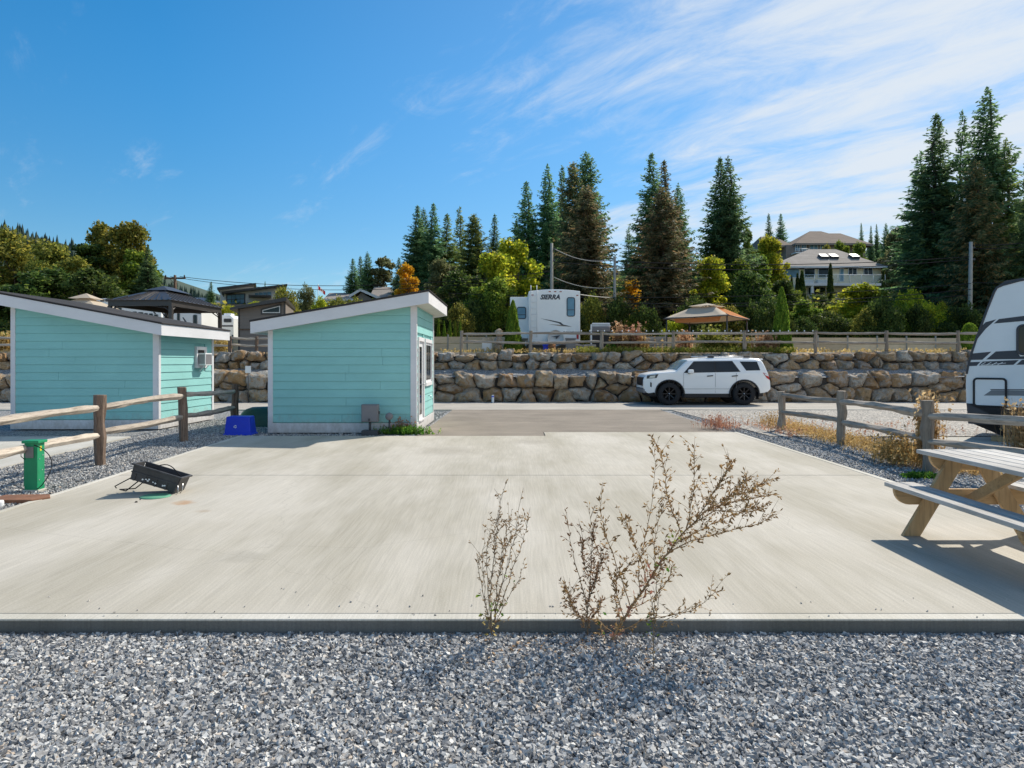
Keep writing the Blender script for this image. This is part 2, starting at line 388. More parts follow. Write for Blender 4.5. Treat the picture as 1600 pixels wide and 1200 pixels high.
M['soffit'] = paint('soffit_panel', (.66, .63, .56), .7)
M['shingle'] = asphalt('roof_membrane', (.045, .042, .042), .3)
# general paints
M['white_rv'] = paint('rv_white', (.86, .86, .84), .35, .04, 1.2, bump=.02)
M['white_body'] = paint('car_white', (.90, .90, .89), .22, .02, 1.0, bump=.0, spec=.6)
M['black'] = paint('black_plastic', (.018, .018, .02), .5, .2, 8, bump=.15)
M['tyre'] = paint('tyre_rubber', (.022, .022, .024), .85, .25, 10, bump=.3)
M['rim'] = paint('black_rim', (.03, .03, .033), .25, .1, 8, metal=.6)
M['chrome'] = paint('bare_metal', (.55, .56, .58), .3, .06, 5, metal=.9)
M['dark_grey'] = paint('dark_grey_paint', (.065, .065, .07), .5, .12, 3)
M['grey_box'] = paint('grey_enclosure', (.20, .195, .205), .55, .1, 4)
M['grey_stripe'] = paint('grey_stripe', (.21, .21, .215), .4, .05)
M['green_box'] = paint('green_enclosure', (.012, .27, .115), .42, .14, 6, bump=.06)
M['green_lid'] = paint('green_lid', (.10, .30, .19), .7, .15, 9)
M['dark_green'] = paint('dark_green_plastic', (.03, .10, .07), .45, .15, 3)
M['blue_bin'] = paint('blue_plastic', (.012, .045, .62), .38, .08, 4)
M['rust'] = paint('rusty_lid', (.20, .095, .055), .85, .3, 7, bump=.4)
M['white_plastic'] = paint('white_plastic', (.75, .76, .76), .5, .05, 4)
M['lens_yellow'] = paint('yellow_sticker', (.75, .60, .05), .5)
M['cable'] = paint('black_cable', (.035, .035, .037), .9, spec=.05)
M['bin_black'] = paint('faded_black_plastic', (.055, .053, .055), .55, .3, 9, bump=.25)
M['cream'] = siding('cream_siding', (.84, .74, .54))
M['roof_grey'] = asphalt('grey_shingles', (.30, .265, .235), .12)
M['roof_brown'] = asphalt('brown_shingles', (.17, .13, .105), .12)
M['roof_dark'] = paint('dark_metal_roof', (.07, .063, .06), .4, .12, 2, metal=.3)
M['house_grey'] = siding('grey_house_wall', (.60, .585, .55))
M['house_taupe'] = siding('taupe_siding', (.23, .195, .17))
M['tan_cloth'] = None
M['pole_wood'] = wood('utility_pole_wood', (.33, .31, .27), (.42, .40, .35), (.2, .18, .15), 'z')
M['pole_brown'] = wood('brown_pole_wood', (.14, .09, .065), (.20, .14, .10), (.06, .04, .03), 'z')
M['bark'] = wood('bark', (.09, .07, .055), (.16, .125, .10), (.03, .024, .02), 'z', .4)
M['red'] = paint('red_plastic', (.5, .03, .03), .4)
M['orange_lamp'] = paint('amber_lens', (.35, .06, .02), .3)
M['decal_dark'] = paint('dark_decal', (.055, .058, .068), .4, .04)
M['decal_tan'] = paint('tan_decal', (.33, .27, .21), .4, .04)
# glass
def glass(name, c, rough=.05):
    t = NT(name); return t.done(t.mix(t.rng(t.noise(t.coords(), 1.5, 2), .3, .7, 0, 1), c, tuple(k*1.6 for k in c)), rough, None, spec=.35)
M['glass'] = glass('dark_glass', (.008, .014, .020)); M['glass_blue'] = glass('sky_painted_glass', (.10, .20, .27), .1)  # blue glass: the sky's reflection is put into the base colour
M['screen_glass'] = glass('windscreen_glass', (.16, .24, .28), .08)
t = NT('clear_balcony_glass'); tr = t.node('ShaderNodeBsdfTransparent'); mx = t.node('ShaderNodeMixShader'); mx.inputs[0].default_value = .85
t.done((.35, .45, .44), .1); t.l.new(t.b.outputs[0], mx.inputs[1]); t.l.new(tr.outputs[0], mx.inputs[2]); t.l.new(mx.outputs[0], t.out.inputs['Surface']); M['clear_pane'] = t.m
def cloth(name, c, trans=.5):
    t = NT(name); d = t.b; t.done(c, .9); n = t.node('ShaderNodeBsdfTranslucent'); n.inputs['Color'].default_value = (*c, 1)
    mx = t.node('ShaderNodeMixShader'); mx.inputs[0].default_value = trans
    t.l.new(d.outputs[0], mx.inputs[1]); t.l.new(n.outputs[0], mx.inputs[2]); t.l.new(mx.outputs[0], t.out.inputs['Surface']); return t.m
M['tan_cloth'] = cloth('tan_canopy_cloth', (.58, .49, .38), .25); M['sun_glow_cloth'] = cloth('sun_glow_canopy_cloth', (.80, .40, .15), .6)  # orange copy of the tan cloth paints in sun shining through it
M['cloth_red'] = cloth('red_flag_cloth', (.55, .02, .03), .4); M['cloth_white'] = cloth('white_flag_cloth', (.75, .75, .75), .4)
# foliage
M['fir'] = leafmat('fir_needles', (0.065, 0.125, 0.057), (0.149, 0.271, 0.114), (0.321, 0.452, 0.184), .52)
M['fir_brown'] = leafmat('browning_needles', (.07, .10, .05), (.19, .175, .085), (.36, .23, .12), .5)
M['fir_mix'] = leafmat('part_brown_needles', (0.061, 0.113, 0.048), (0.168, 0.194, 0.092), (0.459, 0.289, 0.122), .52)
M['fir_light'] = leafmat('pale_needles', (0.086, 0.147, 0.045), (0.197, 0.271, 0.078), (0.394, 0.419, 0.112), .52)
M['leaf_green'] = leafmat('green_leaves', (.075, .13, .02), (.19, .28, .04), (.42, .46, .06), .55)
M['leaf_dark'] = leafmat('dark_leaves', (.032, .062, .016), (.075, .12, .028), (.19, .23, .045), .45)
M['leaf_yellowgreen'] = leafmat('yellow_green_leaves', (.16, .24, .02), (.46, .50, .04), (.78, .68, .06), .6)
M['leaf_gold'] = leafmat('golden_leaves', (.50, .28, .02), (.75, .48, .03), (.80, .40, .04), .6)
M['leaf_olive'] = leafmat('olive_leaves', (0.081, 0.115, 0.022), (0.253, 0.260, 0.051), (0.600, 0.500, 0.087), .5)
M['leaf_pale'] = leafmat('pale_grey_green_leaves', (0.091, 0.116, 0.043), (0.212, 0.232, 0.099), (0.395, 0.377, 0.174), .5)
M['leaf_cedar'] = leafmat('cedar_foliage', (.07, .14, .015), (.20, .33, .035), (.40, .50, .06), .55)
M['leaf_fresh'] = leafmat('fresh_green_leaves', (0.060, 0.160, 0.020), (0.140, 0.300, 0.040), (0.300, 0.380, 0.060), .6)
M['dry'] = leafmat('dry_tan_leaves', (.30, .17, .08), (.55, .35, .18), (.72, .52, .30), .5)
M['lime'] = leafmat('lime_grass', (.16, .22, .03), (.34, .38, .06), (.50, .44, .12), .5)
M['dry_red'] = leafmat('dry_reddish_leaves', (.36, .16, .10), (.55, .30, .18), (.70, .46, .28), .5)
M['dry_gold'] = leafmat('dry_golden_leaves', (.36, .24, .08), (.58, .40, .15), (.72, .55, .26), .5)
M['far_ground'] = paint('far_ground', (.045, .07, .045), .95, .2, .02)
M['stem_dry'] = paint('dry_stem', (.36, .23, .12), .8, .25, 20)
M['stem_dark'] = paint('dark_dry_stem', (.19, .14, .09), .8, .25, 20)
# ------------------------------------------------------------------ vegetation meshes
def quads_from(c, u, w):
    """leaf quads: centres c, long half axis u, half width w -> verts, faces (folded diamonds)"""
    n = len(c); V = np.empty((n, 4, 3), np.float32)
    V[:, 0] = c - u; V[:, 1] = c + w; V[:, 2] = c + u; V[:, 3] = c - w
    return V.reshape(-1, 3), np.arange(n*4, dtype=np.int32).reshape(n, 4)
def conifer_mesh(name, seed, h=20.0, r=3.4, bare=.06, dens=1.0, droop=.5, lean_gap=0.0, shape=.85):
    g = np.random.RandomState(seed); C = []; U = []; W = []
    z = h * bare
    while z < h * .985:
        t = (z - h*bare) / (h*(1 - bare))
        L0 = r * max(1 - t, 0) ** shape * (.55 + .45*min(1, t*6 + .35)) + .12
        nb = int(5 + 3 * (1 - t)); a0 = g.rand() * 6.28
        for k in range(nb):
            if g.rand() < lean_gap: continue
            a = a0 + k * 6.283 / nb + g.randn() * .25; L = L0 * g.uniform(.55, 1.25)
            el = math.radians(36 * t - 16 * (1 - t) * droop * 2 + g.randn() * 7)
            d = np.array([math.cos(a) * math.cos(el), math.sin(a) * math.cos(el), math.sin(el)])
            side = np.array([-math.sin(a), math.cos(a), 0])
            m = max(3, int(L / .17 * dens)); s = (np.arange(m) + g.rand(m)) / m
            base = np.array([0, 0, z]); sag = -.10 * L * s**2 + .12 * L * s**4
            p = base + np.outer(s * L, d); p[:, 2] += sag
            for q in (-1, 1, 0):
                tl = (.20 + .40 * (1 - s) * min(1, L / 2)) * g.uniform(.6, 1.2, m) * (.30 + .70 * min(1, L0 / 1.4)) + .04
                if q: dirv = d * .65 + side * q * .75 + np.array([0, 0, -.28 * droop * 2])
                else: dirv = d * .4 + np.array([0, 0, -.75 * droop])
                dirv = dirv + g.randn(m, 3) * .22; dirv /= np.linalg.norm(dirv, axis=1)[:, None]
                wv = np.cross(dirv, g.randn(m, 3)); wv /= np.linalg.norm(wv, axis=1)[:, None]
                C.append(p + dirv * tl[:, None] * .8 + g.randn(m, 3) * .04); U.append(dirv * tl[:, None] * .85); W.append(wv * (.055 + .05 * tl)[:, None])
        z += g.uniform(.20, .38) * h / 20
    # leader tip
    m = 26; s = g.rand(m); C.append(np.c_[g.randn(m)*.06, g.randn(m)*.06, h*(.95 + .05*s)]); dv = g.randn(m, 3)*.5 + [0, 0, .8]; dv /= np.linalg.norm(dv, axis=1)[:, None]
    U.append(dv*.16); wv = np.cross(dv, g.randn(m, 3)); W.append(wv/np.linalg.norm(wv, axis=1)[:, None]*.05)
    V, Fq = quads_from(np.concatenate(C), np.concatenate(U), np.concatenate(W))
    return rawmesh(name, V, Fq, M['fir'])
def leafy_mesh(name, seed, blobs, n, size, mat, spread=.35):
    """blobs: (x, y, z, rx, rz) clumps; leaves near the clumps' shells with some inside"""
    g = np.random.RandomState(seed); wts = np.array([b[3]**2 for b in blobs]); wts = wts / wts.sum()
    idx = g.choice(len(blobs), n, p=wts); B = np.array(blobs)[idx]
    d = g.randn(n, 3); d /= np.linalg.norm(d, axis=1)[:, None]
    rr = 1 - np.abs(g.randn(n)) * spread + g.randn(n)*.06; rr = np.clip(rr, .05, 1.25)
    # small sub-clumps make a knobbly outline
    ph = np.sin(d[:, 0]*7 + idx) * np.cos(d[:, 1]*6 + idx*2) * np.sin(d[:, 2]*8 + idx*.7); rr *= 1 + .32 * ph
    c = B[:, :3] + d * rr[:, None] * np.c_[B[:, 3], B[:, 3], B[:, 4]]
    u = g.randn(n, 3) * [1, 1, .7] + d*.5; u /= np.linalg.norm(u, axis=1)[:, None]
    w = np.cross(u, g.randn(n, 3)); w /= np.linalg.norm(w, axis=1)[:, None]
    s = size * g.uniform(.6, 1.35, n)[:, None]
    V, Fq = quads_from(c, u * s, w * s * .62)
    return rawmesh(name, V, Fq, mat)
def trunk_mesh(name, h, r0, r1, seed, limbs=(), n=8):
    g = random.Random(seed); m = MB(); pts = [(g.uniform(-1, 1)*.02*h*i/8, g.uniform(-1, 1)*.02*h*i/8, h*i/8 - .3) for i in range(9)]
    m.tube(pts, [r0 + (r1 - r0) * (i/8)**.8 for i in range(9)], n)
    for b in limbs:
        z0 = b[2] * g.uniform(.35, .6); i = min(int(z0 / h * 8), 7); a = Vector(pts[i]); e = Vector(b[:3]); mid = (a + e) * .5 + Vector((g.uniform(-.3, .3), g.uniform(-.3, .3), .3))
        m.tube([a, mid, e], [r0*.45, r0*.28, r0*.1], 6)
    me = bpy.data.meshes.new(name); me.from_pydata(m.v, [], m.f); me.polygons.foreach_set('use_smooth', m.sm); me.materials.append(M['bark']); return me

CON = []
for i, (r_, bare, dn, dr, gap, shp) in enumerate([(3.3, .05, 1.1, .5, .10, .90), (3.9, .04, 1.1, .65, .09, .84), (2.7, .06, 1.05, .45, .12, .9), (3.4, .10, .9, .35, .30, .8), (4.4, .03, 1.05, .7, .08, .66)]):
    CON.append((conifer_mesh('fir_crown_%d' % i, 11 + i, 20, r_, bare, dn, dr, gap, shp), trunk_mesh('fir_trunk_%d' % i, 19.5, .34, .04, 3 + i), r_))
DEC = []
def blobset(seed, H, Rr, n, zlo=.3, flat=1.0, low=False):
    g = random.Random(seed); out = []
    for i in range(n):
        t = g.uniform(0, 1); z = H * (zlo + (1 - zlo) * t * .88); lim = Rr * math.sqrt(max(.05, 1 - ((t - .42) / .66)**2))
        a = g.uniform(0, 6.28); q = lim * math.sqrt(g.random()) * .8; s = Rr * g.uniform(.15, .42)
        out.append((math.cos(a)*q, math.sin(a)*q, z, s, s * g.uniform(.7, 1.0) * flat))
    return out
# (height, radius, blobs, leaves, leaf size)
for i, (H, Rr, nb, nl, ls, zlo) in enumerate([(10, 3.6, 36, 11500, .19, .22), (10, 3.0, 42, 12000, .18, .12), (10, 4.2, 42, 13000, .21, .18), (10, 1.9, 32, 6500, .15, .15)]):
    b = blobset(40 + i, H, Rr, nb, zlo); DEC.append((leafy_mesh('broadleaf_crown_%d' % i, 60 + i, b, nl, ls, M['leaf_green']), trunk_mesh('broadleaf_trunk_%d' % i, H*.75, .22, .07, 80 + i, b[::4]), Rr, H))
BUSH = []
for i in range(3):
    b = blobset(140 + i, 4, 2.6, 26, .02); BUSH.append((leafy_mesh('bush_crown_%d' % i, 160 + i, b, 9000, .10, M['leaf_green'], .3), trunk_mesh('bush_stem_%d' % i, 2.4, .07, .03, 180 + i, b[::5]), 2.6, 4))
def cone_mesh(name, seed, H, Rr, n, size, mat, power=.62, round_top=False):
    g = np.random.RandomState(seed); t = g.rand(n) ** 1.25; a = g.rand(n) * 6.283
    pr = Rr * np.clip((1 - t) ** power, 0, 1) * np.clip((t + .06) * 7, 0, 1) ** .35
    if round_top: pr = Rr * np.sqrt(np.clip(1 - (2*t - 1)**2, 0, 1)) + .01
    pr *= (1 + .10 * np.sin(a*5 + t*11) + .07*np.sin(a*9 - t*23)) * (1 - np.abs(g.randn(n)) * .12)
    c = np.c_[np.cos(a)*pr, np.sin(a)*pr, t * H]
    u = np.c_[np.cos(a)*.35, np.sin(a)*.35, np.ones(n)] + g.randn(n, 3) * .3; u /= np.linalg.norm(u, axis=1)[:, None]
    w = np.cross(u, np.c_[np.cos(a), np.sin(a), np.zeros(n)] + g.randn(n, 3)*.6); w /= np.linalg.norm(w, axis=1)[:, None]
    s = size * g.uniform(.6, 1.3, n)[:, None]
    V, Fq = quads_from(c, u*s*1.3, w*s*.55); return rawmesh(name, V, Fq, mat)
CEDAR = cone_mesh('cedar_crown', 5, 2.6, .60, 15000, .05, M['leaf_cedar'])
CEDAR_FAR = cone_mesh('cedar_far_crown', 6, 4.0, .6, 2500, .12, M['leaf_dark'], .5)
BALL = cone_mesh('ball_crown', 7, 1.1, .62, 6000, .04, M['leaf_cedar'], .6, True)

def set_mat(o, m):
    o.material_slots[0].link = 'OBJECT'; o.material_slots[0].material = m
def tree(name, label, cat, X, Y, ztop, crown, trunk, R0, H0, mat, rad=None, zbase=None, group=None, rz=None):
    zb = (T(X, Y) if Y > 28 else 0) if zbase is None else zbase
    h = ztop - zb; s = h / H0; sr = (rad / R0) if rad else s
    o = thing(name, label, cat, (X, Y, zb), rnd.uniform(0, 6.28) if rz is None else rz, group); o.scale = (sr, sr, s)
    if H0 == 20: o.rotation_euler.x = rnd.uniform(-.022, .022); o.rotation_euler.y = rnd.uniform(-.022, .022)
    c = link('crown', crown, o); set_mat(c, mat)
    if trunk: link('trunk', trunk, o)
    return o
def fir(px, top, Y, hw, v, mat, label, group=None, name='fir_tree'):
    q = Q(px, top, Y); return tree(name, label, 'conifer', q.x, Y, q.z, CON[v][0], CON[v][1], CON[v][2] * 1.02, 20, M[mat], hw * 1.08 * Y / F, group=group)
def broad(px, top, Y, hw, v, mat, label, group=None, name='broadleaf_tree'):
    q = Q(px, top, Y); return tree(name, label, 'tree', q.x, Y, q.z, DEC[v][0], DEC[v][1], DEC[v][2] * 1.05, DEC[v][3]*.98, M[mat], hw * Y / F, group=group)
def bush(px, top, Y, hw, v, mat, label, group=None, name='bush', zb=None):
    q = Q(px, top, Y); return tree(name, label, 'bush', q.x, Y, q.z, BUSH[v][0], BUSH[v][1], BUSH[v][2] * 1.05, BUSH[v][3]*.98, M[mat], hw * Y / F, group=group, zbase=zb)

# ------------------------------------------------------------------ the ground
def sheet(name, pts, z, m, thick=None):
    """flat polygon; with thick it gets sides that go down"""
    b = MB()
    if thick: b.prism([(x, y, z - thick) for x, y in pts], (0, 0, thick))
    else: b.add([(x, y, z) for x, y in pts], [list(range(len(pts)))])
    return tag(b.build(name, m), kind='structure')
# large sheet of crushed gravel, lower in front of the slab
vs = []; fs = []
xs = [-900, -60, -30, -20] + [x for x in range(-14, 15, 1)] + [20, 30, 60, 900]
ys = [-600, -60, -20, -6, 0, 2, 4.2, 4.5, 6, 8, 10, 12, 14, 16, 18, 20, 22, 24, 26.3, 28.6]
for y in ys:
    for x in xs:
        z = -.095 if y < 4.4 else -.03
        if y >= 4.4 and abs(x) < 14: z += .012 * noise.noise(Vector((x*.9, y*.9, 3)))
        if y > 28 : z = -.3
        vs.append((x, y, z))
nx = len(xs)
for j in range(len(ys)-1):
    for i in range(nx-1): fs.append((j*nx+i, j*nx+i+1, (j+1)*nx+i+1, (j+1)*nx+i))
g_ = MB().add(vs, fs, True).build('gravel_ground', M['gravel']); tag(g_, kind='structure')
# terrace and hillside
vs = []; fs = []
xs = [-900, -500, -300, -200, -150] + [x*6 for x in range(-20, 21)] + [150, 200, 300, 500, 900]; ys = [29.15, 29.5, 30, 33, 36, 39, 42, 45] + list(range(49, 160, 6)) + [170, 200, 260, 340, 500, 900]
for y in ys:
    for x in xs: vs.append((x, y, T(x, y) - (0 if abs(x) < 200 else 0)))
nx = len(xs)
for j in range(len(ys)-1):
    for i in range(nx-1): fs.append((j*nx+i, j*nx+i+1, (j+1)*nx+i+1, (j+1)*nx+i))
hill = MB().add(vs, fs, True)
nc = (nx-1) * 7
ho = hill.build('hillside_ground', M['terrace']); ho.data.materials.append(M['hill'])
for i, p in enumerate(ho.data.polygons): p.material_index = 0 if i < nc else 1
tag(ho, kind='structure')

# concrete slab with its jogged far edge (0.7 m), laid in bays with open joints
slab = []
XL0, XL1, XR = -5.5, -5.93, 5.1
def xl(y): return XL0 + (y - 7.36) / 7.5 * (-.4)
joints = [4.34, 9.62, 15.5]
def bay(y0, y1, xa, xb, name='slab_bay'):
    def lx(y): return xl(y) if xa is None else xa
    return MB().prism([(lx(y0), y0, -.16), (xb, y0, -.16), (xb, y1, -.16), (lx(y1), y1, -.16)], (0, 0, .16))
pad = thing('concrete_pad', None, None); del_ = None
pad['kind'] = 'structure'
b = bay(4.34, 9.615, None, XR); b.build('slab_bay', M['concrete'], pad, .006, 1)
b = MB().prism([(xl(9.63), 9.63, -.16), (XR, 9.63, -.16), (XR, 15.5, -.16), (.72, 15.5, -.16), (.72, 14.72, -.16), (xl(14.72), 14.72, -.16)], (0, 0, .16)); b.build('slab_bay', M['concrete'], pad, .006, 1)
MB().prism([(xl(9.61)+.01, 9.61, -.16), (XR-.01, 9.61, -.16), (XR-.01, 9.635, -.16), (xl(9.63)+.01, 9.635, -.16)], (0, 0, .152)).build('joint_filler', M['apron'], pad)
MB().bx(xl(4.2)-.0, XR, 4.24, 4.337, -.014, .001).build('edge_nosing', M['concrete_edge'], pad, .006, 2)
MB().bx(xl(4.2)-.0, XR, 4.242, 4.337, -.26, -.014).build('edge_face', M['concrete_shaded_face'], pad)
# trowelled smooth border along the two long sides (4 mm above the broomed face)
MB().prism([(XR-.09, 4.36, .001), (XR-.004, 4.36, .001), (XR-.004, 15.48, .001), (XR-.09, 15.48, .001)], (0, 0, .003)).build('side_border', M['concrete_edge'], pad)
MB().prism([(xl(4.4)+.006, 4.36, .001), (xl(4.4)+.09, 4.36, .001), (xl(14.6)+.09, 14.7, .001), (xl(14.6)+.006, 14.7, .001)], (0, 0, .003)).build('side_border', M['concrete_edge'], pad)
# neighbours' pads, driveway apron and road
sheet('neighbour_pad', [(-20, 3), (-7.45, 3), (-7.75, 10.3), (-8.15, 14.6), (-20, 14.6)], .0, M['concrete2'], .12)
sheet('neighbour_pad', [(8.3, 5), (20, 5), (20, 14.5), (8.6, 14.5)], .0, M['concrete2'], .12)
sheet('driveway', [(-2.05, 14.735), (.705, 14.735), (.705, 15.515), (4.9, 15.515), (4.95, 22.8), (-1.98, 22.8)], -.008, M['apron'], .1)
sheet('road', [(-80, 22.8), (80, 22.8), (80, 26.75), (-80, 26.75)], -.004, M['road'], .1)
sheet('road_edge_strip', [(-80, 26.75), (80, 26.75), (80, 27.3), (-80, 27.3)], .0, M['gravel'], .1)
b = MB()
for x0, x1 in ((-80, -2.0), (4.97, 80)): b.bx(x0, x1, 22.66, 22.8, -.1, .012)
tag(b.build('road_kerb', M['concrete_edge']), kind='structure')
sheet('dusty_gravel', [(5.6, 14.7), (30, 14.7), (30, 22.6), (5.3, 22.6)], -.006, M['gravel_warm'])

# loose stones
def stones(name, n, region, size, z0, zj, seed, faces='cube'):
    g = np.random.RandomState(seed)
    x, y = region(g, n); n = len(x)
    if faces == 'cube':
        B = np.array([(-1,-1,-1),(1,-1,-1),(1,1,-1),(-1,1,-1),(-1,-1,1),(1,-1,1),(1,1,1),(-1,1,1)], float)
        Fc = np.array([(0,3,2,1),(4,5,6,7),(0,1,5,4),(1,2,6,5),(2,3,7,6),(3,0,4,7)])
    else:
        B = np.array([(1,0,0),(0,1,0),(-1,0,0),(0,-1,0),(0,0,1),(0,0,-1)], float) * 1.35
        Fc = np.array([(0,1,4),(1,2,4),(2,3,4),(3,0,4),(1,0,5),(2,1,5),(3,2,5),(0,3,5)])
    k = len(B); V = B[None] + g.randn(n, k, 3) * .33
    s = size * g.uniform(.45, 1.15, n)[:, None, None] * np.stack([g.uniform(.75, 1.25, n), g.uniform(.6, 1.0, n), g.uniform(.45, .85, n)], 1)[:, None, :]
    V = V * s
    a = g.rand(n) * 6.283; e = g.randn(n) * .5; f = g.randn(n)*.5
    ca, sa, ce, se, cf, sf = np.cos(a), np.sin(a), np.cos(e), np.sin(e), np.cos(f), np.sin(f)
    X, Y_, Z = V[..., 0], V[..., 1], V[..., 2]
    Y2 = Y_*ce[:, None] - Z*se[:, None]; Z2 = Y_*se[:, None] + Z*ce[:, None]
    X2 = X*cf[:, None] + Z2*sf[:, None]; Z3 = -X*sf[:, None] + Z2*cf[:, None]
    X3 = X2*ca[:, None] - Y2*sa[:, None]; Y3 = X2*sa[:, None] + Y2*ca[:, None]
    V = np.stack([X3 + x[:, None], Y3 + y[:, None], Z3 + z0 + (g.rand(n) * zj)[:, None]], -1)
    Fq = (Fc[None] + (np.arange(n) * k)[:, None, None]).reshape(-1, Fc.shape[1])
    o = link(name, rawmesh(name, V.reshape(-1, 3), Fq, M['stone_chip'])); return tag(o, kind='stuff')
def reg_front(g, n):
    y = 2.2 + (g.rand(n)) * 2.03; return (g.rand(n) * 2 - 1) * (y * .80 + .25), y
o = stones('gravel', 70000, reg_front, .0108, -.094, .012, 1); tag(o, 'loose crushed grey gravel in front of the concrete pad edge', 'gravel')
def reg_left(g, n):
    y = 5 + 12 * g.rand(n); x = -8.1 + 2.55 * g.rand(n); xe = XL0 + (y - 7.36)/7.5*(-.4) - .02
    k = (x < xe) & (x > -7.45 - (y-3)*.055) & ~((x > -5.5) & (y > 15)); return x[k], y[k]
o = stones('gravel', 42000, reg_left, .015, -.028, .010, 2, 'o'); tag(o, 'loose crushed gravel strip along the left split rail fence', 'gravel')
def reg_right(g, n):
    y = 4.5 + 17.5 * g.rand(n)**1.1; x = 5.12 + 2.9 * g.rand(n); k = (x < 8.2) ; return x[k], y[k]
o = stones('gravel', 42000, reg_right, .015, -.028, .010, 3, 'o'); tag(o, 'loose crushed gravel strip along the right split rail fence', 'gravel')
def reg_shed(g, n):
    y = 14.8 + 7.6 * g.rand(n); x = -8.3 + 6.2 * g.rand(n); k = ~((x > -5.5) & (x < -2.2) & (y > 15.35) & (y < 18.9)) & ~((y < 14.85)) & ((x < -2.1)); return x[k], y[k]
o = stones('gravel', 26000, reg_shed, .018, -.028, .010, 4, 'o'); tag(o, 'loose gravel around the bases of the two mint sheds', 'gravel')

o = stones('spilled_stones', 90, lambda g, n: (g.rand(n)*9 - 4.5, 4.25 + np.abs(g.randn(n))*.22), .0045, .004, .001, 8); tag(o, 'few small stones spilled onto the front edge of the pad', 'gravel')
# ------------------------------------------------------------------ boulder walls
def clip_poly(poly, n, d):
    """keep the side where p.n <= d"""
    out = []
    for i in range(len(poly)):
        p, q = poly[i], poly[(i+1) % len(poly)]; a = p[0]*n[0] + p[1]*n[1] - d; b = q[0]*n[0] + q[1]*n[1] - d
        if a <= 0: out.append(p)
        if (a < 0 < b) or (b < 0 < a): t = a / (a - b); out.append((p[0] + t*(q[0]-p[0]), p[1] + t*(q[1]-p[1])))
    return out
def boulder(parent, poly, yc, depth, g, sub_=4):
    """poly: (x, z) outline of the block's place in the wall; a facet-cut rough rock filling it"""
    cx = sum(p[0] for p in poly)/len(poly); cz = sum(p[1] for p in poly)/len(poly)
    def bound(a):
        dx, dz = math.cos(a), math.sin(a); best = 9
        for i in range(len(poly)):
            (x0, z0), (x1, z1) = poly[i], poly[(i+1) % len(poly)]; ex, ez = x1-x0, z1-z0; den = dx*ez - dz*ex
            if abs(den) < 1e-9: continue
            t = ((x0-cx)*ez - (z0-cz)*ex) / den; u = ((x0-cx)*dz - (z0-cz)*dx) / den
            if t > 0 and -1e-6 <= u <= 1 + 1e-6: best = min(best, t)
        return best if best < 9 else .1
    B = [bound(2*math.pi*k/72) for k in range(72)]
    B = [min(B[k], .25*B[k-1] + .5*B[k] + .25*B[(k+1) % 72]) for k in range(72)]
    bm = bmesh.new(); bmesh.ops.create_icosphere(bm, subdivisions=sub_, radius=1.0)
    planes = [(Vector((g.gauss(0, 1), g.gauss(-.6, .7), g.gauss(0, 1))).normalized(), g.uniform(.60, .90)) for _ in range(17)] + [(Vector((g.uniform(-.35, .35), -1, g.uniform(-.5, .25))).normalized(), g.uniform(.55, .8))]
    seed = g.uniform(0, 100); bc = [p for p in poly]; sc2 = (max(p[0] for p in bc) - min(p[0] for p in bc))
    for v in bm.verts:
        p = v.co.copy()
        for nrm, d in planes:
            q = p.dot(nrm) - d
            if q > 0: p -= nrm * q * .97
        p += p.normalized() * (.14 * noise.noise(p * 1.7 + Vector((seed, 0, 0))) + .09 * noise.noise(p * 4.5 + Vector((0, seed, 0))) + .05 * noise.noise(p * 13 + Vector((0, 0, seed))))
        r = math.hypot(p.x, p.z); a = math.atan2(p.z, p.x) % (2*math.pi); k = a / (2*math.pi) * 72; i = int(k) % 72; f = k - int(k); bb = B[i]*(1-f) + B[(i+1) % 72]*f
        rr = min(1.08, r**.80 * 1.10) * bb
        v.co = Vector((math.cos(a)*rr, p.y * depth / 2, math.sin(a)*rr))
    me = bpy.data.meshes.new('boulder'); bm.to_mesh(me); bm.free()
    me.polygons.foreach_set('use_smooth', [True] * len(me.polygons)); me.materials.append(M['boulder'])
    o = link('boulder', me, parent); o.location = (cx, yc, cz); return o
